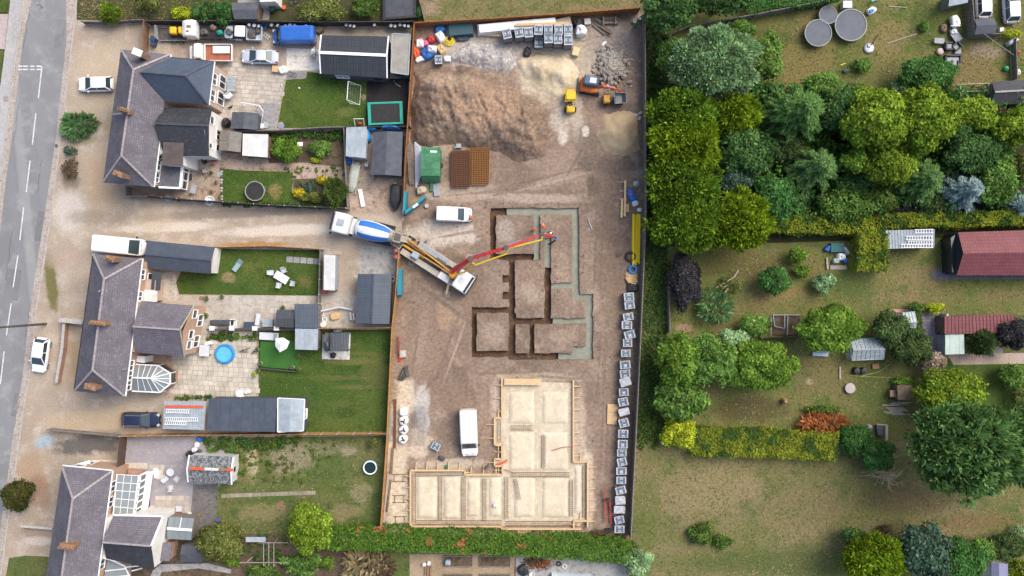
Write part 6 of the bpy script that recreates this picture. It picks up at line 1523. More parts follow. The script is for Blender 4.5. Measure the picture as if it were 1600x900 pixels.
def dumper(label,px,py,rot,m,skip_m,raised=False):
 r=thing('site_dumper',label,'dumper')
 part('engine_cover',MB().loft([(-1.5,.5,.6,1.2),(-1.4,.62,.5,1.4),(-.6,.62,.5,1.4),(-.45,.5,.6,1.25)],14,5),m,r)
 part('seat',MB().box(-.25,0,.9,1.05,.45,.5).box(-.48,0,1.05,1.5,.1,.5),M['black'],r)
 part('roll_bar',MB().tube([(-.55,.55,1.0),(-.6,.55,2.4),(-.6,-.55,2.4),(-.55,-.55,1.0)],.045,6),M['darksteel'],r)
 part('steering_wheel',MB().ring(.1,0,1.3,.18,.025,14,5),M['black'],r)
 part('chassis',MB().box(0,0,.45,.7,2.8,.6),M['darksteel'],r)
 sk=MB();b=[(.35,-.55,.75),(1.3,-.55,.75),(1.3,.55,.75),(.35,.55,.75)];t=[(.15,-.8,1.35),(1.85,-.75,1.3),(1.85,.75,1.3),(.15,.8,1.35)]
 for k in range(4):
  j=(k+1)%4;sk.poly([b[k],b[j],t[j],t[k]]);sk.poly([t[k],t[j],b[j],b[k]][::1])
 sk.poly(b)
 for k in range(4):sk.bar(t[k],t[(k+1)%4],.08,.08)
 part('skip',sk,skip_m,r)
 for x in(1.0,-.9):
  for s in(1,-1):wheel(r,x,s*.72,.42,.34,M['amber'])
 r.scale=(.82,.82,.9);return put(r,px,py,rot)
dm=dumper('small yellow dumper standing alone below the pale sand heap',890.5,163,R(91),M['yellow'],M['yellow'])
part('drum_cover',MB().loft([(.25,.5,.8,1.5),(.4,.72,.75,1.62),(1.6,.72,.75,1.6),(1.8,.5,.8,1.4)],14,5),M['yellow'],dm)
dumper('orange dumper with grey skip beside the mini excavator bucket',957,157,R(3),M['amber'],mat('worn_grey_skip',(.24,.24,.25),(.15,.15,.16),2,.6))
# ---- workers
def person(label,px,py,rot,lean=.1,z=.0,jacket='hivis',helmet='yellow',arms=((.45,.30),(.45,-.30)),armz=1.05,seed=0):
 """one skinned body; local +x is the way the person faces"""
 root=thing('person',label,'person',group=None)
 V,E,Rd=[],[],[]
 def v(p,r,par=None):
  V.append(p);Rd.append(r);k=len(V)-1
  if par is not None:E.append((par,k))
  return k
 ln=lambda zz:lean*max(0,zz-.9)
 pel=v((0,0,.95),.15)
 bel=v((ln(1.1),0,1.12),.14,pel);che=v((ln(1.35),0,1.36),.155,bel);nk=v((ln(1.5),0,1.52),.065,che)
 hd0=v((ln(1.6)+.02,0,1.62),.085,nk);hd1=v((ln(1.7)+.01,0,1.72),.09,hd0);nose=v((ln(1.65)+.12,0,1.64),.018,hd0)
 for s in(1,-1):
  hip=v((0,s*.11,.88),.10,pel);kn=v((.06*s+.03,s*.14,.48),.068,hip);an=v((.08*s-.02,s*.15,.09),.048,kn);v((.08*s+.15,s*.17,.05),.04,an)
  sh=v((ln(1.45),s*.2,1.44),.075,che);tx,ty=arms[0]if s>0 else arms[1]
  el=v((ln(1.3)+tx*.4,s*.29,1.2),.052,sh);wr=v((tx,ty,armz),.034,el);pm=v((tx+.07,ty,armz-.02),.036,wr)
  for k in range(4):
   f1=v((tx+.12,ty+(k-1.5)*.022,armz-.03),.0095,pm);v((tx+.16-abs(k-1.2)*.008,ty+(k-1.5)*.022,armz-.055),.0085,f1)
  t1=v((tx+.06,ty-s*.045,armz),.0105,pm);v((tx+.10,ty-s*.055,armz-.01),.009,t1)
 me=bpy.data.meshes.new('body');me.from_pydata(V,E,[]);ob=bpy.data.objects.new('body',me);COL.objects.link(ob)
 sk=ob.modifiers.new('skin','SKIN');sk.use_smooth_shade=True
 for d,r in zip(me.skin_vertices[0].data,Rd):d.radius=(r,r)
 me.skin_vertices[0].data[0].use_root=True
 sub=ob.modifiers.new('sub','SUBSURF');sub.levels=1;sub.render_levels=1
 dg=bpy.context.evaluated_depsgraph_get();ne=bpy.data.meshes.new_from_object(ob.evaluated_get(dg));bpy.data.objects.remove(ob)
 ne.materials.clear()
 for m in(M['skin'],M[jacket],M['trouser'],M['black']):ne.materials.append(m)
 for p in ne.polygons:
  c=p.center;far=math.hypot(c.x-arms[0][0],c.y-arms[0][1])<.13 or math.hypot(c.x-arms[1][0],c.y-arms[1][1])<.13
  p.material_index=3 if c.z<.12 else 2 if c.z<.92 else 0 if(c.z>1.53 or(far and abs(c.z-armz)<.15))else 1
  p.use_smooth=True
 o=link('body',ne,root)
 hx=ln(1.7)
 part('helmet',MB().lathe(hx+.01,0,[(.155,1.70),(.135,1.72),(.128,1.79),(.095,1.84),(.03,1.865)],14),M[helmet],root,smooth=True)
 b=MB()
 for s in(1,-1):
  b.bar((ln(1.5)-.14,s*.1,1.5),(ln(1.0)-.16,s*.1,1.0),.05,.02)
 part('reflective_strip',b,M['whitesheet'],root)
 r=put(root,px,py,rot);r.location.z=z;return r
person('worker in orange safety clothing guiding the hose, standing left of the boom',832,359.5,R(-30),.25,helmet='red2',jacket='red2')
person('worker in bright orange jacket bending over just above the boom end',847,351,R(-70),.55,helmet='orange')
person('worker in dark clothing standing right beside the pump hose end',861,363,R(-120),.3,jacket='trouser',helmet='white')
person('worker with orange helmet and red jacket at the front of the small white van',738,342,R(170),.2,jacket='red2',helmet='orange',z=.03)
# SITE MATERIALS
def brick_pack(h=1.0,seed=0,style=0):
 root=thing('brick_pack','','brick pack');rg=random.Random(seed)
 pl=MB()
 for y in(-.42,0,.42):pl.box(0,y,0,.09,1.2,.1)
 for k in range(6):pl.box(-.5+.2*k,0,.09,.115,.12,1.0)
 part('pallet',pl,M['palewood'],root)
 part('wrapped_bricks',MB().box(0,0,.115,.115+h,1.16,.96,0,.985),M['wrap'],root)
 part('top_sheet',MB().box(0,0,.112+h,.135+h,1.15,.95),M['wraptop'],root)
 z=.136+h;mk=MB()
 if style<2:
  for x in(-.3,.3):mk.box(x,0,z,z+.006,.26,.8)
  mk.box(0,0,z,z+.006,.34,.26)if style==0 else mk.box(0,.24,z,z+.006,.34,.3)
  for y in(-.3,.3):mk.box(0,y,z,z+.006,.2,.1)
 else:mk.box(.1,.1,z,z+.006,.3,.1)
 part('printed_mark',mk,M['label'],root)
 if style==2:part('loose_wrapping',MB().lump(0,0,z-.03,1.22,1.0,.09,0,4,14,4,.05,8),M['wraptop'],root)
 sm=MB()
 for s in(1,-1):
  for i in range(3):sm.box(-.36+.36*i,s*.481,.35,.35+.55*h,.16,.012)
 part('side_print',sm,M['wraptop'],root)
 st=MB()
 for x in(-.52,.52):st.box(x,0,.1,.13+h,.03,.985)
 part('strap',st,M['black'],root)
 return root
protos=[brick_pack(style=k)for k in range(3)];bp0=protos[0];used=set()
rowR=[(983,464),(984,477),(982,495),(980,508),(984,523),(981,536),(978,552),(977,570),(977,584),(977,597),(975,613),(974,628),(975,644),(975,661),(974,678),(973,694),(972,708),(972,722),(971,736),(971,751),(970,766),(969,782),(968,797),(968,813),(968,827)]
rg=random.Random(11)
bare={3,9,11,17,21}
for i,(x,y)in enumerate(rowR):
 p=P(x,y,1.1);lb='wrapped brick pack, %s down from the blue coil in the right fence row'%ORD[i]
 st_=2 if i in(9,12,21,22)else 1 if i in(1,4,7,10,15,18,20)else 0
 o=copy_tree(protos[st_],(0,0,0))if st_ in used else protos[st_];used.add(st_)
 o['label']=lb;o['group']='brick packs in the row along the right fence';o.location=(p.x,p.y,.04);o.rotation_euler=(0,0,R(rg.uniform(-2,16)))
 o.scale=(rg.uniform(.96,1.12),rg.uniform(.9,1.06),rg.uniform(.78,1.06))
tops=[((792,52),'leftmost stack','lower'),((811,50),'second stack from left','a'),((826,50),'third stack from left','a'),((841.5,46),'fourth from left, back row','a'),((857,46),'back row, third from the right','a'),((873,46),'back row, second from the right','a'),((888,45.5),'back row, rightmost','a'),((857,59),'front row, third from the right','a'),((872,60),'front row, second from the right','a'),((888,62),'front row, rightmost','a'),((842,66),'low one between the tall stacks, front row','low')]
for i,((x,y),lb,kd)in enumerate(tops):
 hs=1 if kd=='low' else 2
 for s in range(hs):
  z=.04+1.14*s;p=P(x,y,1.15*hs)
  o=copy_tree(bp0,(p.x,p.y,z),R(90+(14,10,5,-3,0,2,1,3,2,1,0)[i]))
  o['label']=('upper' if s else 'bottom' if hs==2 else 'single')+' wrapped brick pack, '+lb+', under the white boards'
  o['group']='stacked brick packs at the top of the site'
o=copy_tree(bp0,(P(680.5,698,1).x,P(680.5,698,1).y,.04),R(-28),'lone brick pack on the earth left of the big white van',None)
if 'group' in o:del o['group']
o.scale=(.9,.9,.7)
o=copy_tree(bp0,(P(685,93,1).x,P(685,93,1).y,.04),R(92),'lone wrapped brick pack near the yellow hose coil, left end of the site top')
if 'group' in o:del o['group']
o.scale=(.9,.9,.8)
def pile(name,label,cat,items,m,nm):
 c=items[0];root=thing(name,label,cat,P(*c[:2]),world=True)
 for it in items:part(nm,MB().bar(*it[2]),it[3]if len(it)>3 else m,root)
 return root
wbd=thing('board_stack','long stack of white insulation boards below the top site fence','board stack',P(800,44),world=True)
for k in range(4):
 z=.4+.24*k
 part('board',MB().bar(P(746+k,47-k*.6,z),P(862+k*2,35-k*.4,z),1.3-.12*k,.2),M['insul'],wbd)
part('board',MB().bar(P(805,39,1.42),P(890,36,1.42),.3,.12),M['ply'],wbd);part('board',MB().bar(P(865,38,.9),P(892,32,.9),1.0,.2),M['palewood'],wbd)
part('timber_bearer',MB().bar(P(747,53,.25),P(790,56,.25),.35,.4).bar(P(775,40,.1),P(778,58,.1),.2,.2),M['timber'],wbd)
tp=thing('sheet_stack','stack of dark blue-green plastic sheets in the top left corner of the site','sheet stack',P(718,48),world=True)
for k in range(6):part('sheet',MB().box(*P(717+k*.6,48-k*.7,.2*k).xy,.15*k+.05,.15*k+.17,3.5-.12*k,1.75-.06*k,R(2+(k%3)*1.5)),mat('deep_teal_plastic%d'%k,(.02,.055+.008*(k%3),.075),(.03,.07,.09),2,.45),tp)
single('tarpaulin_heap',MB().lump(*P(688,47).xy,.03,1.3,.9,.7,.2,3),M['bluetarp'],'rumpled blue tarpaulin left of the dark plastic sheets','tarpaulin')
single('plastic_heap',MB().lump(*P(723,60).xy,.03,1.6,.9,.4,.1,9),M['darkfelt'],'dark crumpled plastic below the blue-green sheets','plastic')
hc=thing('hose_coil','bright yellow pipe coil by the colourful site bags','hose coil',(*P(702,64).xy,.05))
for k in range(4):part('hose_loop',MB().ring(.05*(k%2),.04*k,.1+.1*k,.62-.1*k,.06,26,6),mat('vivid_yellow_hose',(.80,.62,.015),(.72,.5,.015),2,.4)if k==0 else bpy.data.materials['vivid_yellow_hose'],hc)
bags=[('red','red plastic crate',674,61,1.0,.9,.6),('pink','pink folded plastic fencing',664,68,.9,.7,.5),('whitebag','white bag',688,57,1.0,1.3,1.0),('whitebag','pale pink-white bag of blocks',656,68,.95,1.1,.8),('red2','orange plastic barrier pieces',650,80,.8,1.9,.5),('bluetarp','blue tarpaulin bundle',668,83,1.5,1.5,.8),('whitebag','white sacks on top of the blue bundle',675,77,1.2,.9,1.3),('whitebag','white plastic sack at the fence foot',657,92,1.3,.7,.4),('ply','tan sacks stacked on a pallet',689,77,.9,1.3,.9),('whitebag','white box beside the lone brick pack',699,92,.9,.75,.5),('pink','rolled pink mesh by the fence',657,63,.5,.6,.7)]
for k,(mm,lb,x,y,a,b,h)in enumerate(bags):
 single('site_bag' if mm!='red' else 'crate',MB().lump(*P(x,y,h*.6).xy,.03,a,b,h,.3*(k%3),k,12,6,.1,5),M[mm],lb+' in the top left corner of the site','bag' if mm!='red' else 'crate')
single('white_bundle',MB().lump(*P(907,51).xy,.2,1.4,1.4,1.0,0,14,12,6,.15),M['whitebag'],'white wrapped bundle on a pallet at the right of the brick cluster','bundle')
single('pallet',MB().box(*P(907,58).xy,0,.12,1.4,.9),M['palewood'],'low pallet under the white wrapped bundle','pallet')
single('bin_bag_heap',MB().lump(*P(902,38).xy,0,1.3,1.0,.9,0,5),M['black'],'black wrapped stack right of the white boards','stack')
single('white_box',MB().box(*P(918,33,.5).xy,0,.5,.75,.7,.1),M['whitesheet'],'small white box on the ground near the top fence','box')
single('yellow_slab',MB().box(*P(900,80,.6).xy,0,.65,.8,1.0,R(-15)),mat('pale_yellow_block',(.58,.5,.3),(.5,.42,.24),2),'pale yellow block below the stacked brick packs','block')
single('dark_bundle',MB().lump(*P(824,82).xy,0,.9,1.3,.5,-.3,8),M['black'],'crumpled black plastic below the brick cluster','plastic')
planks=thing('plank_pile','loose brown planks lying aslant on the site near the top fence','planks',P(940,42),world=True)
for k,(a,b)in enumerate((((927,32),(950,52)),((930,36),(952,56)),((926,38),(946,54)),((934,33),(955,50)),((930,30),(941,34)),((936,40),(957,53)))):part('plank',MB().bar(P(*a,.1+.06*k),P(*b,.1+.06*k),.22,.06),M['brownwood']if k%2 else M['oldwood'],planks)
scr=thing('timber_stack','stack of dark scrap timber frames against the top site fence','timber stack',P(954,30),world=True)
for k in range(7):part('plank',MB().bar(P(940,26+2.0*k,.2+.1*(k%3)),P(966,25+2.1*k,.2+.1*(k%3)),.18,.12),M['oldwood']if k%2 else M['brownwood'],scr)
part('plank',MB().bar(P(943,26,.7),P(943,38,.7),.14,.1).bar(P(962,26,.7),P(962,38,.7),.14,.1),M['oldwood'],scr)
single('gas_bottle',MB().lathe(*P(992,42).xy,[(.2,0),(.22,.1),(.22,1.1),(.1,1.3),(.06,1.4)],12),M['green'],'dark green cylinder near the top right site corner','cylinder')
single('white_bucket',MB().lathe(*P(991,34).xy,[(.18,0),(.24,.45),(.22,.45),(.16,.05)],12),M['white'],'white bucket above the dark green cylinder','bucket')
single('white_bucket',MB().lathe(*P(1000,29).xy,[(.2,0),(.26,.5),(.24,.5),(.18,.05)],12),M['white'],'white bucket in the very corner of the site','bucket')
single('paper_scrap',MB().lump(*P(944,68).xy,.0,.8,.4,.12,.9,3),M['white'],'torn white plastic scrap on the stony ground','scrap')
for k,(x,y)in enumerate(((993,180),(1000,177),(999,185))):single('concrete_block',MB().box(*P(x,y).xy,0,.25,.5,.28,.6*k),M['concretepost'],'loose pale block above the round sand heap, %s of three'%('left','upper right','lower right')[k],'block','loose blocks by the fence')
gc=thing('site_container','green steel container with pale roof stain on the left side of the site','container')
part('body',MB().box(0,0,.12,2.2,2.25,3.3),M['green'],gc)
part('roof',MB().box(0,.0,2.2,2.27,2.3,3.4),mat('faded_green_roof',(.06,.20,.095),(.032,.135,.06),.9,.6,lo=.45,hi=.55),gc)
part('roof_seam',MB().box(0,.45,2.27,2.3,2.3,.05).box(0,-.9,2.27,2.3,2.3,.05),M['green'],gc)
part('end_hood',MB().hexa([(-1.1,-2.3,.5),(1.1,-2.3,.5),(1.1,-1.65,.5),(-1.1,-1.65,.5)],[(-1.1,-2.0,1.6),(1.1,-2.0,1.6),(1.1,-1.65,2.1),(-1.1,-1.65,2.1)]),M['green'],gc)
part('tow_bar',MB().bar((0,-2.2,.4),(0,-3.3,.3),.4,.12),M['green'],gc);part('label_plate',MB().box(.35,1.2,2.272,2.285,.8,.22),M['white'],gc)
part('vent',MB().box(1.25,-.3,.9,1.5,.3,.5),M['black'],gc)
for x in(.95,-.95):wheel(gc,x,-.2,.3,.2)
gc.rotation_euler=(0,0,R(-1));p=P(673,253,2);gc.location=(p.x,p.y,0)
pj=thing('steel_sheet_stack','long pale blue-grey metal lengths leaning beside the green container','metal lengths',P(652,258),world=True)
for k in range(6):part('steel_length',MB().bar(P(649+1.7*k,222+1.5*k,.3+.08*k),P(650.5+1.5*k,293-4*k,.2+.08*k),.2,.07),M['palegrey']if k%2 else M['silver'],pj)
dsh=thing('pallet_stack','weathered boards leaning on the orange fence left of the metal lengths','boards',P(639,255),world=True)
for k in range(5):part('board',MB().bar(P(638+k,226+12*k,.8),P(640+k,240+12*k,.4),.6,.08),M['fencegrey']if k%2 else M['oldwood'],dsh)
def mesh_stack(label,q4,m,n=7):
 A,B,C_,D=[P(x,y,.3)for x,y in q4];c=(A+B+C_+D)/4;root=thing('mesh_stack',label,'mesh stack',(c.x,c.y,0),world=True)
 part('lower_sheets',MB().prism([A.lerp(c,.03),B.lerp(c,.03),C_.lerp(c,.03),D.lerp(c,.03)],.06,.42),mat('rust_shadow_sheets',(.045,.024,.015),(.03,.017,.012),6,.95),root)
 for i in range(12):
  part('cross_bar',MB().bar(A.lerp(B,i/11)+Vector((0,0,.17)),D.lerp(C_,i/11)+Vector((0,0,.17)),.065,.05),m,root)
 for j in range(21):part('long_bar',MB().bar(A.lerp(D,j/20)+Vector((0,0,.22)),B.lerp(C_,j/20)+Vector((0,0,.22)),.06,.05),m,root)
 return root
mesh_stack('darker rusty stack of steel reinforcing mesh, left of the pair',[(704.5,236),(734,235),(733.5,293),(705.5,294)],mat('brown_mesh_steel',(.17,.078,.04),(.12,.055,.03),4,.9,isl=.2))
mesh_stack('brighter orange rusty stack of steel reinforcing mesh, right of the pair',[(735.5,231.5),(765,231),(763.5,288.5),(736,289)],mat('orange_mesh_steel',(.30,.135,.04),(.21,.092,.03),4,.9,isl=.2))
single('generator',MB().box(*P(717,229).xy,.05,.6,.6,.5).cyl(*P(712,231).xy,.05,.4,.15,10),M['steel'],'small grey machine just above the darker mesh stack','generator')
hb=thing('hoarding','teal board hoarding set as an open corner beside the lane','hoarding',P(635,330),world=True)
for a,b in(((635,300),(633.5,318)),((633.5,318),(632.5,334)),((633,334),(648,323)),((648,323),(664,309))):part('hoarding_panel',MB().bar(P(*a,1.0),P(*b,1.0),.32,1.9),M['teal'],hb)
part('notice',MB().bar(P(645,324,1.96),P(653,318.5,1.96),.28,.03),M['white'],hb)
single('teal_board',MB().bar(P(626,421,.9),P(625,461,.9),.5,1.7),M['teal'],'teal hoarding board leaning against the fence near the pump truck','board')
single('canvas_heap',MB().lump(*P(659,298).xy,0,1.3,1.0,.8,.3,21),mat('cream_sack',(.5,.42,.3),(.4,.33,.23),3),'cream sack on a heap of scraps below the green container','sack')
single('grey_crate',MB().box(*P(682,297).xy,0,.3,.7,1.5,R(8)),M['steel'],'grey slatted crate below the tow bar of the green container','crate')
single('stone_pot',MB().lathe(*P(667,322).xy,[(.2,0),(.28,.35),(.24,.4),(.1,.38)],10),M['concretepost'],'round pale drum beside the teal hoarding','drum')
for k,(x,y)in enumerate(((620,391),(620.5,401))):
 bt=thing('safety_cone','red and white round sign base by the pump truck, %s of two'%('upper','lower')[k],'sign',(*P(x,y,.9).xy,0),group='red and white markers')
 part('disc',MB().cyl(0,0,.9,.96,.42,16),M['red2'],bt);part('face',MB().cyl(.05,0,.96,.975,.24,14),M['white'],bt);part('post',MB().cyl(0,0,0,.9,.05,8),M['steel'],bt);part('foot',MB().box(0,0,0,.08,.6,.4),M['black'],bt)
single('safety_barrier',MB().bar(P(623.5,525,.5),P(624.5,560,.5),.06,.4),M['red'],'thin orange plastic barrier lying along the lower left fence','barrier')
single('orange_cone',MB().lathe(*P(625,563).xy,[(.3,0),(.3,.05),(.16,.06),(.04,.6)],10),M['red2'],'orange cone at the foot of the plastic barrier','cone')
single('paving_pack',MB().box(*P(629,553,.5).xy,0,.6,.75,.85,.1).box(*P(629,553,.5).xy,.6,.66,.55,.6,.1),M['concretepost'],'small pack of slabs beside the orange barrier','pack')
single('mixer_scrap',MB().lump(*P(630,585).xy,0,.8,1.6,.4,-.4,31).bar(P(634,572,.4),P(637,588,.4),.4,.4),M['darksteel'],'dark scrap metal at the end of the cream stone strip','scrap')
for k,(x,y)in enumerate(((630,644),(630,658),(630,672),(629,687))):
 bb=thing('bulk_bag','full round white bulk bag, %s down the column of four by the lower left fence'%ORD[k],'bulk bag',(*P(x,y,.8).xy,.05),R(k*20),group='white bulk bags')
 part('bag',MB().lump(0,0,0,1.12,1.12,.85,0,k,14,7,.05,2.4),M['whitebag'],bb)
 if k:part('folded_strap',MB().bar((-.3,.1,.86),(.05,-.05,.9),.14,.05).bar((.0,-.25,.87),(.28,.22,.9),.12,.05).bar((-.1,-.2,.87),(.2,-.3,.88),.1,.05),M['black'],bb)
lm=thing('mesh_sheet','light steel mesh sheet lying on the cream stone strip','mesh sheet',P(650,665),world=True)
for i in range(12):part('long_wire',MB().bar(P(642+2.0*i,634,.14),P(641+2.0*i,696,.14),.014,.014),M['steel'],lm)
for j in range(24):part('cross_wire',MB().bar(P(640,636+2.6*j,.17),P(665,636.5+2.6*j,.17),.014,.014),M['steel'],lm)
lt=thing('timber_stack','long brown timbers lying along the lower left site fence','timbers',P(617,670),world=True)
for a,b,mm in(((617.5,624),(616.5,700),'rust'),((610,640),(609,688),'steel'),((614,700),(611,740),'brownwood'),((610,750),(604,800),'brownwood'),((607,740),(600,822),'palewood')):part('timber',MB().bar(P(*a,.15),P(*b,.15),.28,.2),M[mm],lt)
for k in range(3):
 fr_=thing('profile_frame','small steel H frame lying on cream stone left of the shuttering, %s of three'%('top','middle','bottom')[k],'frame',P(620,745+34*k),world=True,group='steel H frames')
 x0,y0=612+k,741+33*k
 part('bar',MB().bar(P(x0,y0,.1),P(x0+22,y0,.1),.05,.05),M['rust'],fr_);part('bar',MB().bar(P(x0,y0+11,.1),P(x0+22,y0+11,.1),.05,.05),M['rust'],fr_);part('bar',MB().bar(P(x0+4,y0,.13),P(x0+4,y0+11,.13),.05,.05).bar(P(x0+18,y0,.13),P(x0+18,y0+11,.13),.05,.05),M['rust'],fr_)
single('offcut_bag',MB().lump(*P(690,716).xy,0,.9,.6,.3,-.4,6),M['darksteel'],'dark scrap bag beside the lone brick pack','bag')
single('green_bucket',MB().lump(*P(698,729).xy,.02,.6,.45,.25,.2,7),M['green'],'small green plastic heap on the shuttering edge below the white van','plastic')
single('tool_belt',MB().lump(*P(761,728).xy,.4,.3,.8,.25,-.6,2),M['darksteel'],'small dark tool on the little sand pile','tool')
single('orange_pipe',MB().tube([P(775,726,.45),P(786,723,.5),P(793,719,.45)],.11,10),M['red2'],'short orange drain pipe poking from the left shuttering notch','pipe')
single('orange_pipe',MB().tube([P(895,698,.6),P(880,698.5,.5),P(862,704,.4)],.05,8),mat('dark_orange_pipe',(.35,.14,.08),(.3,.12,.07),2),'thin dark orange pipe crossing the right pad edge','pipe')
single('orange_pipe',MB().tube([P(785,733,.42),P(797,736,.4),P(806,740,.35)],.05,8),bpy.data.materials['dark_orange_pipe'],'thin dark orange pipe at the inner corner of the raft','pipe')
single('bright_bag',MB().lump(*P(774,788).xy,.38,.6,.45,.3,.2,4),M['whitebag'],'small white bag on a narrow pad of the raft','bag')
for k,(a,b)in enumerate((((944,763),(948,815)),((953,783),(955,818)))):single('red_post',MB().bar(P(*a,.5),P(*b,.5),.12,.18),M['red'],'red steel prop lying by the brick row, %s of two'%('longer','shorter')[k],'prop','red steel props')
single('prop_head',MB().box(*P(948,779).xy,.3,.7,.4,.3).box(*P(949,828).xy,.0,.5,.6,.5),M['black'],'black plastic parts at the ends of the red props','plastic')
sp=thing('ply_stack','stack of plywood sheets lying beside the brick row','plywood',P(957,648),world=True)
for k in range(4):part('sheet',MB().box(*P(956.5,647,.1).xy,.04+.05*k,.085+.05*k,1.2+.02*(k%2),2.45,R(-1-k*.4)),M['ply'],sp)
part('strap',MB().box(*P(956.5,644,.2).xy,.235,.25,1.3,.04),M['brownwood'],sp)
yp=thing('pipe_stack','stack of long bright yellow pipes against the right site fence','pipes',P(995,375),world=True)
for k in range(6):part('pipe',MB().tube([P(989.5+2.6*(k%5)+(1.2 if k==5 else 0),334+k%3,.2+(.2 if k==5 else 0)),P(988+2.6*(k%5)+(1.2 if k==5 else 0),410+2*(k%3),.2+(.2 if k==5 else 0))],.125,8),mat('vivid_yellow_pipe',(.80,.58,.015),(.72,.5,.015),2,.4)if k==0 else bpy.data.materials['vivid_yellow_pipe'],yp)
bc=thing('pipe_coil','bright blue pipe coil standing out beside the wood slats','pipe coil',(*P(988,421).xy,.05))
for k in range(3):part('pipe_loop',MB().ring(0,0,.1+.13*k,.42,.12,24,6),M['bluebright'],bc)
bk=thing('pipe_coil','black pipe coil just above the blue one','pipe coil',(*P(984,401).xy,.05))
for k in range(3):part('pipe_loop',MB().ring(.03*k,0,.1+.12*k,.5,.14,24,6),M['black'],bk)
ws=thing('offcut_pile','pale wood slats piled below the blue coil','offcuts',P(986,434),world=True)
rg=random.Random(3)
for k in range(12):part('slat',MB().bar(P(977+rg.random()*5,426+k*1.3,.1+.04*k),P(992+rg.random()*5,428+k*1.2+rg.uniform(-3,3),.1+.04*k),.16,.05),M['ply'],ws)
single('black_sheet',MB().lump(*P(988,449).xy,.03,1.5,1.3,.4,.2,13),M['black'],'black plastic sheeting between wood slats and brick row','plastic')
bn=thing('timber_bench','upright timber strip frame with pegs near the right fence','timber frame',P(975,320),world=True)
part('strip',MB().bar(P(977,282,.4),P(976,338,.4),.26,.12),M['timber'],bn);part('strip',MB().bar(P(972,311,.3),P(971,340,.3),.26,.12),M['timber'],bn);part('panel',MB().bar(P(978,325,.25),P(983,325,.25),1.0,.06),M['ply'],bn)
for y in(284,298,310,323,333):part('peg',MB().bar(P(968,y+.6,.25),P(977,y,.3),.07,.07),M['timber'],bn)
single('blue_white_bag',MB().lump(*P(987,306).xy,0,1.0,1.7,.5,.5,17),M['bluetarp'],'blue printed sack heap by the right fence','sack')
single('white_sack',MB().lump(*P(992,318).xy,0,.8,.7,.5,.3,18),M['whitebag'],'white sack below the blue sack heap','sack')
single('white_sack',MB().lump(*P(999,328).xy,0,.6,.5,.5,0,19),M['whitebag'],'white sack at the top end of the yellow pipes','sack')
single('orange_tin',MB().cyl(*P(986,304,.5).xy,.45,.58,.14,10),M['red2'],'small orange tin on the blue sack heap','tin')
single('netting_heap',MB().lump(*P(994,288).xy,0,.9,.8,.35,0,22),M['steel'],'grey scrap heap above the blue sacks','scrap')
single('steel_bar',MB().bar(P(919,342,.1),P(925,358,.1),.1,.08),M['steel'],'short grey steel bar lying right of the trench','bar')
single('dark_offcut',MB().lump(*P(966,398).xy,.02,.7,.4,.15,.2,23),M['darksteel'],'flat dark scrap left of the black coil','scrap')
# GARDEN THINGS
def at(px,py,h=.0):
 p=P(px,py,h);return(p.x,p.y,0)
def legs4(root,lx,ly,h,m,t=.05):
 for x in(-lx,lx):
  for y in(-ly,ly):part('leg',MB().box(x,y,0,h,t,t),m,root)
def table(label,px,py,lx,ly,rot,m,h=.74,lm=None,cat='table',name='garden_table',slats=0):
 r=thing(name,label,cat,at(px,py,h),R(rot))
 if slats:
  for k in range(slats):part('slat',MB().box(0,-ly/2+ly*(k+.5)/slats,h-.04,h,lx,ly/slats-.03),m,r)
 else:part('tabletop',MB().box(0,0,h-.04,h,lx,ly),m,r)
 legs4(r,lx/2-.08,ly/2-.08,h-.04,lm or M['steel']);return r
def chair(label,px,py,rot,m,group=None,s=1.0,name='garden_chair',cm=None):
 r=thing(name,label,'chair',at(px,py,.5),R(rot),group)
 part('seat',MB().box(0,0,.40*s,.46*s,.52*s,.52*s),cm or m,r);part('backrest',MB().hexa([(-.28*s,-.26*s,.44*s),(-.22*s,-.26*s,.44*s),(-.22*s,.26*s,.44*s),(-.28*s,.26*s,.44*s)],[(-.42*s,-.25*s,.95*s),(-.36*s,-.25*s,.95*s),(-.36*s,.25*s,.95*s),(-.42*s,.25*s,.95*s)]),m,r)
 for y in(-.28*s,.28*s):part('armrest',MB().box(.0,y,.62*s,.66*s,.5*s,.07*s),m,r)
 legs4(r,.22*s,.24*s,.4*s,m);return r
def pot(label,px,py,r,h,m=None,plant=None,name='plant_pot',group=None):
 t=thing(name,label,'plant pot',at(px,py,h),0,group)
 part('pot',MB().lathe(0,0,[(r*.7,0),(r,h),(r*.85,h),(r*.8,h-.06)],12),m or M['pot'],t)
 if plant:leaf_blob(t,'plant',0,0,h+r*.5,r*1.25,r*1.25,r*1.0,plant,26)
 return t
FO={}
FO['green']=foliage('mid_green_leaves',(.087,.179,.036),(.131,.229,.047),(.197,.300,.072))
FO['bright']=foliage('fresh_green_leaves',(.098,.190,.025),(.138,.230,.034),(.184,.287,.046))
FO['dark']=foliage('dark_green_leaves',(.049,.110,.035),(.074,.145,.042),(.114,.194,.059))
FO['yew']=foliage('dark_yew_leaves',(.050,.090,.032),(.074,.118,.036),(.118,.156,.052))
FO['laurel']=foliage('laurel_leaves',(.046,.131,.034),(.069,.169,.040),(.108,.216,.060))
FO['gold']=foliage('golden_cypress',(.137,.232,.016),(.222,.317,.021),(.338,.426,.029),var=.4)
FO['goldgreen']=foliage('yellow_green_leaves',(.121,.205,.023),(.184,.264,.028),(.263,.340,.040),var=.4)
FO['cypress']=foliage('green_cypress',(.079,.166,.023),(.153,.248,.023),(.255,.345,.033),var=.4)
FO['lime']=foliage('lime_leaves',(.260,.330,.020),(.330,.370,.030),(.400,.420,.040))
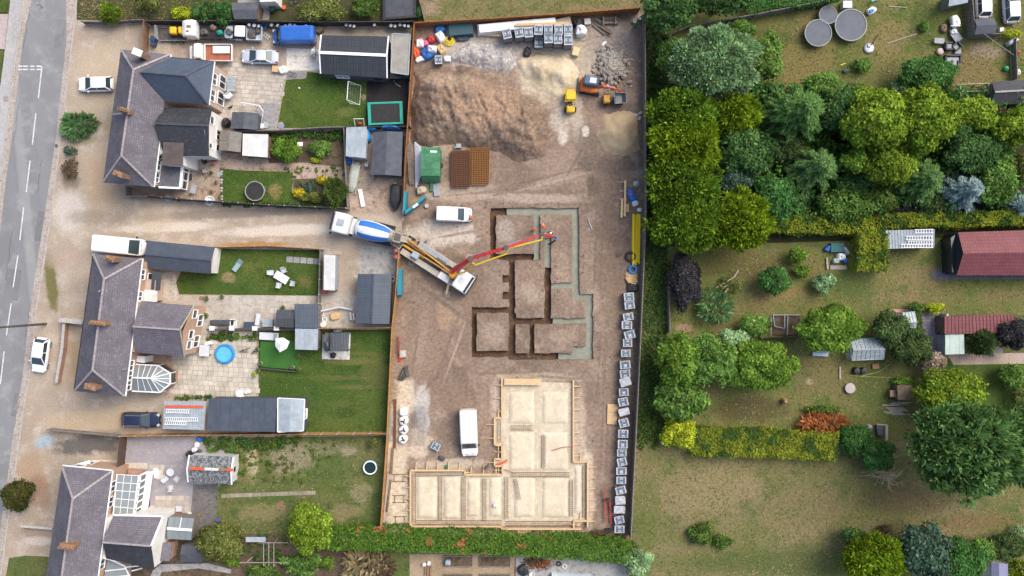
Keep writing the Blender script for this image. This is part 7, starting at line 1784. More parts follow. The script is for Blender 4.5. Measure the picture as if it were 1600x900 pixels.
FO['silver']=foliage('silver_leaves',(.179,.302,.130),(.261,.389,.180),(.385,.517,.293))
FO['blue']=foliage('blue_spruce_needles',(.217,.304,.284),(.290,.392,.378),(.392,.493,.472))
FO['bluedark']=foliage('blue_green_dark_leaves',(.041,.080,.051),(.066,.117,.075),(.132,.194,.126))
FO['purple']=foliage('purple_leaves',(.036,.034,.037),(.052,.047,.052),(.085,.085,.095))
FO['fir']=foliage('fir_needles',(.078,.179,.051),(.121,.232,.061),(.218,.329,.100))
FO['conifer']=foliage('dark_conifer_sprays',(.090,.190,.061),(.132,.239,.074),(.230,.339,.098),var=.4)
FO['olive']=foliage('olive_leaves',(.102,.126,.034),(.144,.162,.042),(.204,.216,.060))
FO['pinkgrey']=foliage('pinkish_flowering_leaves',(.300,.235,.175),(.240,.200,.130),(.420,.340,.280))
FO['brown']=foliage('withered_brown_leaves',(.130,.085,.055),(.100,.070,.045),(.180,.130,.080))
FO['orange']=foliage('orange_dead_cuttings',(.340,.120,.040),(.260,.100,.040),(.420,.190,.080))
FO['yellow']=foliage('yellow_flowers',(.450,.340,.020),(.320,.300,.030),(.550,.450,.040))
FO['hedge']=foliage('clipped_hedge_leaves',(.062,.144,.022),(.094,.181,.027),(.150,.237,.037),dead=((.425,.175,.075),.5,.60))
FO['goldhedge']=foliage('golden_privet_leaves',(.140,.184,.022),(.205,.239,.026),(.292,.306,.036),dead=((.065,.116,.024),.45,.49))
FO['weeds']=foliage('weed_leaves',(.057,.121,.023),(.098,.149,.034),(.161,.207,.057))
FO['juniper']=foliage('spiky_juniper',(.061,.143,.050),(.094,.187,.066),(.154,.242,.099))
FO['red']=foliage('red_green_bush_leaves',(.035,.050,.014),(.060,.065,.016),(.110,.100,.020),dead=((.085,.030,.030),.9,.57))
FO['grassy']=foliage('tussock_grass',(.260,.200,.110),(.200,.170,.080),(.320,.260,.160))
FO['turfgreen']=foliage('grass_blade_green',(.088,.120,.029),(.119,.144,.033),(.163,.174,.050),var=.35,trans=.08)
FO['straw']=foliage('dry_grass_blades',(.204,.167,.078),(.161,.140,.057),(.279,.225,.124),var=.35,trans=.08)
FO['lawngreen']=foliage('lawn_blades',(.054,.111,.019),(.074,.130,.024),(.108,.156,.036),var=.35,trans=.08)
def leaf_mesh(name,base,nrm,axis,ln,wd,m,cl=None):
 """kite-shaped leaves, one island each"""
 side=np.cross(nrm,axis);side/=np.maximum(np.linalg.norm(side,axis=1,keepdims=True),1e-6)
 ln=ln[:,None];wd=wd[:,None]
 v=np.stack([base,base+axis*ln*.45+side*wd*.5,base+axis*ln,base+axis*ln*.45-side*wd*.5],1).reshape(-1,3)
 me=np_mesh(name,v,np.arange(len(v),dtype=np.int32).reshape(-1,4),m)
 at_=me.attributes.new('clump','FLOAT','FACE');at_.data.foreach_set('value',(np.full(len(base),.5)if cl is None else cl).astype(np.float32));return me
def unit(a):return a/np.maximum(np.linalg.norm(a,axis=1,keepdims=True),1e-6)
def sample_lobes(rng,lobes,dens,low=-.35,core=.12):
 P_,N_,C_=[],[],[]
 L=np.array(lobes)
 for i,(cx,cy,cz,rx,ry,rz)in enumerate(lobes):
  n=max(12,int(dens*4*math.pi*((rx*ry*rz)**(2/3))))
  u=unit(rng.normal(size=(n,3)));u=u[u[:,2]>low]
  rr=1-np.abs(rng.normal(0,.10,(len(u),1)));deep=rng.random((len(u),1))<core
  rr=np.where(deep,rng.uniform(.45,.9,(len(u),1)),rr)
  rr=np.where(rng.random((len(u),1))<.13,rng.uniform(1.0,1.28,(len(u),1)),rr)
  p=L[i,:3]+u*rr*L[i,3:]
  keep=np.ones(len(p),bool)
  for j in range(len(L)):
   if j!=i and np.all(np.abs(L[j,:3]-L[i,:3])<L[j,3:]+L[i,3:]):keep&=(((p-L[j,:3])/L[j,3:])**2).sum(1)>.72
  P_.append(p[keep]);N_.append(unit(u/L[i,3:])[keep]);C_.append(np.full(keep.sum(),rng.random()if i else .25))
 return np.concatenate(P_),np.concatenate(N_),np.concatenate(C_)
def dress(name,parent,rng,p,n,style,size,m,kind=None,cl=None):
 k=len(p);rnd=unit(rng.normal(size=(k,3)))
 if style=='leaf':
  nr=unit(n+.75*rnd+np.array([0,0,.25]));ax=unit(np.cross(nr,unit(rng.normal(size=(k,3)))))
  ln=size*rng.uniform(.7,1.35,k);wd=ln*.62
 elif style=='spray':
  ax=unit(n*.75+.55*rnd+np.array([0,0,.35]));nr=unit(np.cross(ax,unit(rng.normal(size=(k,3)))))
  ln=size*rng.uniform(.8,1.7,k);wd=ln*.36
 else:
  h=n.copy();h[:,2]=h[:,2]*.25-.05;ax=unit(h+.4*rnd);nr=unit(np.array([0,0,1.])+.55*rnd)
  ln=size*rng.uniform(.8,1.7,k);wd=ln*.34
 o=link(name,leaf_mesh(name,p,nr,ax,ln,wd,m,cl),parent,kind=kind);return o
def leaf_blob(parent,name,x,y,z,rx,ry,rz,m,n,style='leaf',size=None,seed=None):
 rng=np.random.default_rng(seed if seed is not None else int(abs(x*97+y*31+z*7+rx*13)*10)%99991)
 u=unit(rng.normal(size=(n,3)));u[:,2]=np.abs(u[:,2])-.15
 p=np.array([x,y,z])+u*np.array([rx,ry,rz])*rng.uniform(.5,1,(n,1))
 return dress(name,parent,rng,p,u,style,size or max(rx,ry)*.7,FO[m]if isinstance(m,str)else m)
DENS=1.0
def blades(label,polys,n,kinds,size=.2,seed=1,sc=.22):
 """short grass blades over rough turf, thicker in some places"""
 rng=np.random.default_rng(seed);pts=[]
 for poly in polys:
  q=[P(x,y)for x,y in poly];a=np.array([[p.x,p.y]for p in q]);lo,hi=a.min(0),a.max(0)
  p=rng.uniform(lo,hi,(n,2));p=p[inside(q,p[:,0],p[:,1])];pts.append(p)
 p=np.concatenate(pts);v=np.array([mnoise.fractal((float(x)*sc,float(y)*sc,seed),1,2,4)for x,y in p])+rng.normal(0,.16,len(p))
 ki=np.where(v>.06,1,0);s=np.concatenate([p,np.full((len(p),1),.015)],1)[(v<-.02)|(v>.06)];ki=ki[(v<-.02)|(v>.06)]
 o=dress('grass_blades',None,rng,s,unit(np.concatenate([rng.normal(size=(len(s),2)),np.full((len(s),1),.3)],1)),'drape',size,[FO[k_]for k_ in kinds],kind='stuff')
 o.data.polygons.foreach_set('material_index',ki.astype(np.int32));tag(o,label,'grass')
def tree(label,px,py,rx,ry,h,kind,cat='tree',name=None,style='leaf',size=.34,dens=1.0,bumps=None,seed=None,trunk=True,group=None,flat=1.0,big=.62,crown_low=None,core=.12,low=-.3):
 """px, py, rx, ry: outline of the crown in the photo"""
 seed=int(px*7+py*13)if seed is None else seed
 size*=1.15 if style=='leaf' else 1.1
 rng=np.random.default_rng(seed);zc=h*.58;k=(1-zc/ALT)/PPM
 c=P(px,py,zc);RX,RY=rx*k,ry*k;RZ=min(h*.46,(RX+RY)/2*1.15)*flat
 zc=h-RZ;c.z=zc
 nm=name or('tree' if h>=3.5 else 'shrub')
 root=thing(nm,label,cat,(c.x,c.y,0),group=group)
 lobes=[(0,0,zc-RZ*.05,RX*.74,RY*.74,RZ*.78)]
 fine=style!='leaf'
 nb=bumps or int(np.clip(RX*RY*(3.6 if fine else 2.4),9,110 if fine else 80))
 for i in range(nb):
  a=2*math.pi*(i*.618+rng.uniform(0,.2));t=math.sqrt((i+.6)/nb)
  s=rng.uniform(.8,1.35)*min(.34,(1.15 if fine else 1.3)/math.sqrt(nb))
  d=(1-s*.75)*t*rng.uniform(.86,1.08)
  z=zc+RZ*(math.sqrt(max(0,1-(t*.94)**2))*.80-s*.5)*rng.uniform(.82,1.16)
  lobes.append((RX*d*math.cos(a),RY*d*math.sin(a),max(z,RZ*s+.15),RX*s,RY*s,min(RX,RY)*s*(1.5 if style=='spray' else 1.0)))
 p,n,cl=sample_lobes(rng,lobes,dens*DENS*(4.2 if style=='leaf' else 4.6)/(size*size*(.62 if style=='leaf' else .40)),low,core)
 dress('crown',root,rng,p,n,style,size,FO[kind],cl=cl)
 if trunk:
  tr=MB();hh=max(zc*.95,.4);r0=max(.05,min(.3,h*.028))
  tr.tube([(0,0,0),(.04*h*.3,0,hh*.5),(0,.03*h*.3,hh)],[r0,r0*.75,r0*.5],7)
  for l in lobes[1:9]:tr.tube([(0,0,hh*.6),(l[0]*.55,l[1]*.55,(hh*.6+l[2])/2+.1),(l[0],l[1],l[2])],[r0*.5,r0*.35,r0*.15],5)
  part('trunk' if h>=3.5 else 'stem',tr,M['bark'],root)
 return root
def fir(label,px,py,rx,ry,h,kind,tiers=9,nb=9,seed=1,size=.34,droop=.28,dens=1.0,group=None,name='fir_tree',sharp=1.0):
 """conifer with whorls of branches that show as a star from above"""
 rng=np.random.default_rng(seed);c=P(px,py,h*.45);k=(1-h*.4/ALT)/PPM
 root=thing(name,label,'tree',(c.x,c.y,0),group=group);RX,RY=rx*k,ry*k
 tr=MB().tube([(0,0,0),(0,0,h*.5),(0,0,h*.96)],[h*.025,h*.016,.03],8);BR=MB()
 pts,axs,nrs=[],[],[]
 for t in range(tiers):
  f=(t+.6)/tiers;z0=h*(1-f*.86);L=f**.8
  m=int(nb*(.6+.5*f));a0=rng.uniform(0,6.28)
  for b in range(m):
   a=a0+2*math.pi*b/m+rng.normal(0,.16);l=L*rng.uniform(.72,1.08)
   d=np.array([math.cos(a)*RX,math.sin(a)*RY,0]);Lm=np.linalg.norm(d)*l;d=d/np.linalg.norm(d)
   s=np.array([-d[1],d[0],0]);n=int(max(10,Lm*110*dens))
   u=rng.random(n)**.8;wside=(1-u)*.26*Lm*sharp+.05
   sd=rng.uniform(-1,1,n)*wside
   z=z0+.12*Lm*u-droop*Lm*u*u+rng.normal(0,.05,n)
   p=np.outer(u*Lm,d)+np.outer(sd,s);p[:,2]+=z
   ax=unit(d+np.outer(np.sign(sd)*rng.uniform(.3,1.0,n),s)+rng.normal(0,.25,(n,3))-np.array([0,0,.12]))
   pts.append(p);axs.append(ax);nrs.append(unit(np.array([0,0,1.])+rng.normal(0,.45,(n,3))))
   BR.tube([(0,0,z0),tuple(d*Lm*.5+np.array([0,0,z0+.03*Lm])),tuple(d*Lm*.95+np.array([0,0,z0+(.12-droop)*Lm*.9]))],[.035,.025,.01],4)
 p,ax,nr=np.concatenate(pts),np.concatenate(axs),np.concatenate(nrs);k=len(p)
 link('crown',leaf_mesh('crown',p,nr,ax,size*rng.uniform(.7,1.4,k),size*rng.uniform(.22,.36,k),FO[kind]),root)
 part('trunk',tr,M['bark'],root);part('branches',BR,M['bark'],root)
 return root
def hedge(label,line,wpx,h,kind,size=.2,dens=1.0,seed=3,rough=.17,cat='hedge',style='leaf'):
 rng=np.random.default_rng(seed);root=None;PS,NS=[],[]
 for a,b in zip(line,line[1:]):
  pa,pb=P(*a,h*.8),P(*b,h*.8);d=(pb-pa);L=d.length
  if root is None:
   root=thing('hedge',label,cat,(pa.x,pa.y,0));o=Vector((pa.x,pa.y,0))
  d=np.array([d.x,d.y,0])/L;s=np.array([-d[1],d[0],0]);W=wpx/PPM*(1-h/ALT)
  den=dens*3.6/(size*size*.62)
  for nrm,n,f in((np.array([0,0,1.]),int(L*W*den),'t'),(s,int(L*h*den*.7),'l'),(-s,int(L*h*den*.7),'r')):
   u=rng.random(n)*L;v=rng.random(n)
   wv=np.array([mnoise.noise((float(x)*.7,float(y)*1.3,seed+(0 if f=='t' else 9 if f=='l' else 19)))+1.1*mnoise.noise((float(x)*.28,seed*3.7,0 if f=='t' else 5 if f=='l' else 8))for x,y in zip(u,v*W)])
   off=rough*2.2*wv-np.abs(rng.normal(0,.09,n))+np.where(rng.random(n)<.07,rng.uniform(.05,.32,n),0)
   if f=='t':
    e=np.minimum(v,1-v)*W;p=np.outer(u,d)+np.outer((v-.5)*W,s);p[:,2]+=h+off-.25*np.clip(.3-e,0,.3)
   else:
    p=np.outer(u,d)+np.outer(np.full(n,W/2)+off,nrm);p[:,2]+=v*h
   p+=np.array([pa.x-o.x,pa.y-o.y,0]);PS.append(p);NS.append(np.repeat(nrm[None,:],n,0))
 p,n=np.concatenate(PS),np.concatenate(NS);dress('foliage',root,rng,p,n,style,size,FO[kind])
 st=MB()
 for a,b in zip(line,line[1:]):
  pa,pb=P(*a,h*.8),P(*b,h*.8);m=max(2,int((pb-pa).length/.8))
  for i in range(m):
   q0=pa.lerp(pb,(i+.5)/m)-o;st.tube([(q0.x,q0.y,0),(q0.x+.05,q0.y,h*.8)],[.04,.02],5)
 part('stems',st,M['bark'],root)
 return root
def ground_cover(label,poly,n,h,kinds,size=.22,seed=1,cat='plants',name='ground_cover',style='leaf',clump=.5,top=True):
 """a bed nobody could count: many small leaf clumps over an outline"""
 rng=np.random.default_rng(seed);q=[P(x,y)for x,y in poly]
 x0,x1=min(p.x for p in q),max(p.x for p in q);y0,y1=min(p.y for p in q),max(p.y for p in q)
 C_=[]
 while len(C_)<n:
  x,y=rng.uniform(x0,x1),rng.uniform(y0,y1)
  if inside(q,np.array([x]),np.array([y]))[0]:C_.append((x,y))
 k=len(kinds);groups=[[]for _ in range(k)]
 for i,(x,y)in enumerate(C_):groups[min(k-1,int((mnoise.noise((x*.5,y*.5,seed))*.9+.5)*k+rng.uniform(-.3,.3))if k>1 else 0)if True else 0].append((x,y))
 PS,NS,KS=[],[],[]
 for ki,g in enumerate(groups):
  for x,y in g:
   r=clump*rng.uniform(.4,1.2);hh=h*rng.uniform(.4,1.2);m=int(24+90*r*r/(size*4))
   u=unit(rng.normal(size=(m,3)));u[:,2]=np.abs(u[:,2])*.9
   PS.append(np.array([x,y,.02])+u*np.array([r,r,hh])*rng.uniform(.4,1,(m,1)));NS.append(u);KS.append(np.full(m,ki))
 o=dress(name,None,rng,np.concatenate(PS),np.concatenate(NS),style,size,[FO[k_]for k_ in kinds],kind='stuff')
 o.data.polygons.foreach_set('material_index',np.concatenate(KS).astype(np.int32));tag(o,label,cat)
 # ---- upper garden
gl=thing('football_goal','white tubular football goal standing on the upper lawn','football goal',at(553,145),world=True)
a0,a1,b0,b1=(544,127),(564,134),(562,164),(542,156)
gf=MB()
T0,T1=P(544,127,1.5),P(542,156,1.5);G0,G1=P(564,134),P(562,164);F0,F1=P(547.5,131),P(546,161)
gf.tube([F0,T0,T1,F1],.05,6);part('goal_frame',gf,M['upvc'],gl)
part('back_bar',MB().tube([F0,G0,G1,F1],.04,6).tube([T0,G0],.035,5).tube([T1,G1],.035,5),M['upvc'],gl)
nt_=MB()
for k in range(9):nt_.bar(T0.lerp(T1,k/8),G0.lerp(G1,k/8),.006,.006)
for k in range(6):nt_.bar(T0.lerp(G0,k/5),T1.lerp(G1,k/5),.006,.006)
part('net',nt_,M['palegrey'],gl)
sw=thing('climbing_frame','white bent tube frame on the upper patio beside the slate-grey shed','frame',at(393,176),world=True)
part('tube',MB().tube([P(376,160,1.4),P(405,165,1.4),P(411,173,1.3),P(408,196,.2)],.06,6),M['upvc'],sw);part('tube',MB().tube([P(376,160,1.4),P(381,167,.1)],.05,6).tube([P(405,165,1.4),P(400,172,.1)],.05,6),M['upvc'],sw)
single('white_drum',MB().lathe(*at(408,197,.6)[:2],[(.3,0),(.36,.6),(.3,.7),(.1,.74)],14),M['whitesheet'],'round white drum at the foot of the white tube frame','drum')
def tramp_rect(label,q4,h,pad,mat_m,pw=.32):
 A,B,C_,D=[P(x,y,h)for x,y in q4];c=(A+B+C_+D)/4;r=thing('trampoline',label,'trampoline',(c.x,c.y,0),world=True)
 i_=[v.lerp(c,.17)for v in(A,B,C_,D)]
 part('bounce_mat',slab_poly(MB(),[v-Vector((0,0,.05))for v in i_],.02),mat_m,r)
 for k in range(4):
  j=(k+1)%4;part('edge_pad',slab_poly(MB(),[(A,B,C_,D)[k],(A,B,C_,D)[j],i_[j],i_[k]],.08),pad,r)
 for v in(A,B,C_,D):part('leg',MB().box(v.x*1+(c.x-v.x)*.06,v.y+(c.y-v.y)*.06,0,h-.08,.07,.07),M['steel'],r)
 return r
tramp_rect('rectangular trampoline with aqua green edge pads on black chippings',[(574,160),(628.5,158),(630,193.5),(575.5,195.5)],.85,M['aqua'],M['rubber'])
tramp_rect('dark square trampoline cut by the top edge beside the white fence',[(598,-14),(650,-14),(650,27),(598,31)],.9,M['black'],M['darkfelt'])
def tramp_round(label,px,py,r_px,h=.9,mm=None):
 r=thing('trampoline',label,'trampoline',at(px,py,h));rr=r_px/PPM*(1-h/ALT)
 part('bounce_mat',MB().cyl(0,0,h-.05,h-.03,rr*.9,32),mm or mat('grey_mesh_mat',(.09,.10,.115),(.12,.13,.145),1,.8),r)
 part('edge_ring',MB().ring(0,0,h-.02,rr*.96,rr*.045,36,6),mat('pale_ring',(.34,.36,.33),(.26,.28,.26),2)if 'pale_ring' not in bpy.data.materials else bpy.data.materials['pale_ring'],r)
 for k in range(6):
  a=k*math.pi/3;part('leg',MB().tube([(rr*.96*math.cos(a),rr*.96*math.sin(a),0),(rr*.96*math.cos(a),rr*.96*math.sin(a),h)],.035,6),M['steel'],r)
 return r
gm=mat('grey_trampoline_mesh',(.10,.11,.13),(.13,.14,.16),1,.8)
tramp_round('left round grey trampoline of three in the upper right garden',1278.5,51.5,21.5,mm=gm)
tramp_round('small round trampoline between the two bigger ones',1294,23,14.5,mm=gm)
tramp_round('largest round trampoline, right of the three in the upper right garden',1329.5,39,25.5,mm=gm)
t_=tramp_round('black round trampoline with ladder on the small flower garden lawn',398,298.5,15.5,mm=M['rubber'])
part('ladder',MB().bar((.9,.3,0),(1.25,.5,.9),.05,.05).bar((.9,-.1,0),(1.3,.1,.9),.05,.05).bar((1.0,.1,.3),(1.15,.45,.35),.05,.05),M['steel'],t_)
part('enclosure_pole',MB().tube([(-1.1,.4,.9),(-1.2,.45,1.8)],.03,5).tube([(.3,1.15,.9),(.3,1.25,1.8)],.03,5),M['steel'],t_)
single('ball',MB().lathe(*at(468,138)[:2],[(.02,0),(.1,.04),(.13,.13),(.1,.22),(.02,.26)],12),M['white'],'white ball on the left part of the football lawn','ball',smooth=True)
tc_=thing('toy_kitchen','small toy stand with red seat below the football goal','toy',at(561,192,.5));part('frame',MB().bar((-.6,.5,.5),(.6,.5,.5),.06,.06).bar((-.55,-.4,0),(-.6,.5,.7),.06,.06).bar((.55,-.4,0),(.6,.5,.7),.06,.06),M['upvc'],tc_);part('seat',MB().lump(.05,-.05,.2,.55,.4,.3),M['red'],tc_)
single('scooter',MB().tube([at(618,131)[:2]+(.1,),at(626,136)[:2]+(.12,)],.06,6).tube([at(618,131)[:2]+(.1,),at(617,129)[:2]+(.9,)],.04,6),M['steel'],'grey scooter lying on the black play surface','scooter')
table('grey slatted garden table by the upper rear wall',361,131,1.0,1.75,-2,M['palesheet'],slats=5)
chair('grey garden chair below the slatted table, turned aslant',359,149,40,M['palegrey'],s=1.25)
bb_=thing('barbecue','black covered barbecue left of the slate-grey shed','barbecue',at(356,193));part('cover',MB().lump(0,0,.1,.9,1.1,1.0,0,3),M['black'],bb_);part('foot',MB().box(0,0,0,.12,.7,.8),M['darksteel'],bb_)
single('black_cat',MB().lump(*at(361,168)[:2],.12,.5,.2,.22,.3,1,p=2).tube([at(358.5,168)[:2]+(.2,),at(356,170)[:2]+(.12,)],[.06,.02],6).lathe(*at(363.4,167)[:2],[(.02,.2),(.09,.27),(.08,.36),(.02,.4)],8),M['black'],'small black bundle on the upper patio above the slate-grey shed','bundle')
single('manhole',MB().cyl(*at(439,196)[:2],.03,.09,.42,18),M['steel'],'round grey lid at the lower left corner of the football lawn','lid')
single('round_tub',MB().cyl(*at(416,196)[:2],.03,.2,.4,16),M['palesheet'],'round pale tub right of the white drum','tub')
single('wheelie_bin',MB().box(*at(238,60,1)[:2],0,1.0,.55,.6,-.3,1.1).box(*at(237,67,1)[:2],.1,.9,.5,.5,-.3),mat('dull_blue_bin',(.03,.05,.10),(.04,.06,.12),2,.5),'dark blue wheeled bin beside the open timber gate','bin')
single('tan_crate',MB().box(*at(430,107.5,.5)[:2],0,.55,.75,.75,-.1),M['ply'],'tan wooden crate beside the white sack by the silver saloon','crate')
single('white_sack',MB().lump(*at(441,108.5,.5)[:2],0,1.1,1.0,.7,.3,24),M['whitebag'],'white sack at the front corner of the pale concrete apron','sack')
single('washing_pole',MB().bar((*at(494,77)[:2],1.0),(*at(494,92)[:2],1.0),.1,.1).lump(*at(493,85)[:2],.6,.6,.8,.8,0,4),M['whitesheet'],'white metal stand left of the black-roofed garden room','stand')
single('bicycle_pile',MB().tube([at(452,114)[:2]+(.5,),at(464,117)[:2]+(.5,),at(455,121)[:2]+(.5,)],.05,5).ring(*at(455,117)[:2],.45,.3,.03,14,5).ring(*at(462,119)[:2],.45,.3,.03,14,5),M['darksteel'],'dark bicycle lying on the block paving below the concrete apron','bicycle')
rg=random.Random(8)
wp=MB();wr=MB()
ws_=[411-22,397,404,424,434,446,453,460,478,541,547,553,585,611,617,625,632,638]
for i,x in enumerate(ws_):
 t=thing('old_wheel','old road wheel hung on the black fence, %s from the left along the row'%ORD[i],'wheel',(*P(x,38.5+(i%3),1.2).xy,1.15),group='old wheels on the fence');k=rg.uniform(.24,.3)  # each is a whole old road wheel, tyre and hub
 part('tyre',MB().ring(0,0,0,k,.07,16,6),M['rubber'],t);part('hub',MB().cyl(0,0,-.05,.02,k*.72,12),M['palegrey']if i%4 else M['white'],t)
single('blue_bucket',MB().lathe(*at(413.5,44)[:2],[(.2,0),(.36,.7),(.32,.7),(.2,.1)],12),M['bluebright'],'bright blue tub behind the silver pickup','tub')
single('pink_bucket',MB().lathe(*at(421,44)[:2],[(.2,0),(.32,.6),(.28,.6),(.2,.1)],12),mat('dull_pink',(.35,.2,.22),(.3,.17,.19),2),'dull pink tub right of the bright blue tub','tub')
single('step_ladder',MB().bar((*at(410,54)[:2],.3),(*at(421,63)[:2],.3),.06,.06).bar((*at(413,51)[:2],.3),(*at(424,60)[:2],.3),.06,.06).bar((*at(413,56.5)[:2],.3),(*at(416,53.5)[:2],.3),.05,.05).bar((*at(416,59)[:2],.3),(*at(419,56)[:2],.3),.05,.05).bar((*at(419,61.5)[:2],.3),(*at(422,58.5)[:2],.3),.05,.05),M['whitesheet'],'small white step ladder lying behind the pickup','ladder')
single('garden_rack',MB().bar((*at(422,50)[:2],.5),(*at(428,50)[:2],.5),.06,.06).bar((*at(428,38)[:2],.5),(*at(428,54)[:2],.5),.06,.06),M['amber'],'thin yellow frame between pickup and blue van','frame')
single('brown_bag',MB().lump(*at(500,48)[:2],0,1.0,.9,.8,.5,6),M['brownwood'],'brown box at the rear of the bright blue van','box')
single('green_bin',MB().box(*at(424,10,1)[:2],0,1.0,.6,.9,.6,1.1),mat('dark_green_bin',(.015,.06,.045),(.02,.08,.06),2,.5),'dark green bin beside the cream building corner','bin')
cw_=thing('cart_wheels','pair of old bicycle wheels on the ground near the top edge','wheels',at(458,5))
for k,(x,y)in enumerate(((-.1,.1),(.35,.4))):part('wheel',MB().ring(x,y,.08+.06*k,.42,.045,20,5),M['rubber'],cw_);part('spokes',MB().bar((x-.4,y,.1),(x+.4,y,.1),.02,.02).bar((x,y-.4,.1),(x,y+.4,.1),.02,.02),M['steel'],cw_)
single('orange_pot',MB().lathe(*at(445,13)[:2],[(.18,0),(.26,.4),(.22,.4)],10),M['red2'],'orange pot near the old bicycle wheels','pot')
# ---- flower garden
single('white_tub',MB().lathe(*at(329,314)[:2],[(.4,0),(.58,.3),(.6,.34),(.48,.33),(.4,.1)],18),M['upvc'],'white oval tub at the foot of the lane fence','tub')
single('glass_table',MB().ring(*at(266,311)[:2],.6,.4,.04,20,5).cyl(*at(266,311)[:2],.57,.6,.4,18).cyl(*at(266,311)[:2],0,.57,.05,8),M['palesheet'],'round pale table in the side passage of the upper house','table')
pot('rusty brown tub beside the round pale table',279,311.5,.3,.4,M['brownwood'])
table('small dark table with red cloth item on the gravel behind the upper house',302,295,.7,1.1,-18,M['cushion'])
single('red_toy',MB().lump(*at(335,250)[:2],0,.7,.5,.4,.2,3),M['red'],'bright red toy on the gravel below the brown shed','toy')
chair('white garden chair by the slate wing of the upper house',316,246,-90,M['upvc'],s=1.2);chair('black garden chair just below the white one',320,252,-60,M['black'])
chair('dark chair with seat facing the gravel near the conservatory',319,267,10,M['darksteel'],cm=M['cushion'])
single('pale_slab',MB().box(*at(343,273)[:2],0,.08,.55,.6),M['palesheet'],'pale square slab at the left edge of the flower garden lawn','slab')
single('step_board',MB().box(*at(297,277)[:2],.0,.15,.5,.8),M['darkfelt'],'dark doormat step beside the white conservatory','mat')
single('cloth',MB().box(*at(470,226)[:2],.3,.34,.65,.5),M['white'],'white board lying in the upper flower bed','board')
for k in range(13):
 single('edging_stone',MB().lump(*at(346.5+.4*math.sin(k*2),264+4.3*k)[:2],0,.3,.3,.2,k,k,8,4),M['concretepost']if k%3 else M['darksteel'],'edging stone left of the flower garden lawn, %s from the top'%ORD[k],'stone','edging stones by the lawn')
for k,(x,y,c)in enumerate(((330,270,'darksteel'),(338,285,'pot'),(331,300,'pot'),(344,308,'pot'))):pot('plant pot on the gravel left of the small lawn, %s from the top'%ORD[k],x,y,.2,.3,M[c],'weeds')
single('blue_sack',MB().lump(*at(545,252)[:2],0,.9,1.0,.5,.2,12),M['bluetarp'],'blue and white sack just below the white shed','sack')
bt_=thing('covered_dinghy','upturned boat under pale green sheet in the yard by the white shed','boat',at(554,275),R(-100));part('sheet',MB().loft([(-1.7,.3,0,.35),(-1.2,.6,0,.7),(.3,.62,0,.8),(1.4,.5,0,.65),(2.0,.2,0,.35)],14,3),mat('pale_green_sheet',(.40,.44,.37),(.30,.34,.28),2.5,.7,.4,6),bt_);part('strut',MB().bar((-1.9,-.35,.85),(2.1,-.15,.9),.09,.06).bar((-2.0,.3,.2),(2.2,.5,.2),.12,.1),M['palewood'],bt_)
single('white_board',MB().bar((*at(563,296)[:2],.25),(*at(568,323)[:2],.25),.5,.06),M['white'],'narrow white board lying on the yard gravel','board')
bo_=thing('covered_boat','small boat under a black cover beside the orange site fence','boat',at(618,308,.5),R(-93));part('hull',MB().loft([(-1.5,.5,.1,.7),(-1.4,.65,.05,.8),(.4,.66,.05,.85),(1.2,.4,.1,.75),(1.6,.1,.3,.65)],14,4),M['black'],bo_);part('cover',MB().loft([(-1.3,.3,.7,.9),(-.4,.55,.75,1.0),(.5,.5,.75,.98),(1.1,.25,.7,.86)],12,4),mat('shiny_black_cover',(.02,.022,.025),(.03,.032,.035),2,.3),bo_);part('outboard',MB().box(-1.65,0,.3,1.0,.3,.35),M['darksteel'],bo_)
single('blue_tarpaulin',MB().lump(*at(576,213)[:2],0,.7,1.6,1.0,.1,5).lump(*at(583,203)[:2],0,1.1,.5,1.4,0,6),M['bluebright'],'crumpled bright blue tarpaulin between the white and grey felted sheds','tarpaulin')
single('scrap_roof',MB().lump(*at(612,202)[:2],0,2.6,.5,1.6,-.05,8),M['bluetarp'],'blue and coloured bundle behind the large grey-felted shed','bundle')
single('grey_bin',MB().box(*at(573,258,.7)[:2],0,.8,.4,.4),M['steel'],'small grey bin right of the pale green boat sheet','bin')
# ---- lawn with table
ln_=thing('sun_lounger','pale blue-green sun lounger on the lawn beside the lane fence','lounger',at(371,415,.4),R(52));part('bed',MB().box(-.25,0,.3,.36,1.1,.6),M['aqua']if False else mat('pale_teal_sling',(.26,.36,.36),(.2,.3,.3),2),ln_);part('backrest',MB().hexa([(.3,-.3,.32),(.85,-.3,.62),(.85,.3,.62),(.3,.3,.32)],[(.3,-.3,.37),(.82,-.3,.68),(.82,.3,.68),(.3,.3,.37)]),bpy.data.materials['pale_teal_sling'],ln_);legs4(ln_,.7,.3,.3,M['steel']);part('armrest',MB().box(.3,.36,.5,.54,.6,.06).box(.3,-.36,.5,.54,.6,.06),M['steel'],ln_)
table('white garden table with four grey chairs on the lawn',439.5,433.5,1.75,.95,-31,M['white'])
for k,(x,y,r_,wd)in enumerate(((424,426,0,'left'),(443.5,423,-70,'upper'),(436,445,80,'lower'),(456.5,443,165,'right'))):chair('grey garden chair on the %s side of the white lawn table'%wd,x,y,r_,M['palegrey'],group='chairs round the white lawn table')
bins=[(345,505,'bbq')]
def grill(label,px,py,l,rot=0):
 r=thing('barbecue',label,'barbecue',at(px,py,.9),R(rot));part('firebox',MB().loft([(-l/2,.25,.5,.95),(-l/2+.1,.33,.45,1.05),(l/2-.1,.33,.45,1.05),(l/2,.25,.5,.95)],12,4),M['darkfelt'],r);part('side_shelf',MB().box(l/2+.25,0,.78,.83,.5,.6),M['black'],r);legs4(r,l/2-.1,.25,.5,M['darksteel']);return r
grill('long dark smoker barbecue behind the wall with pale pillars',343,504,2.3)
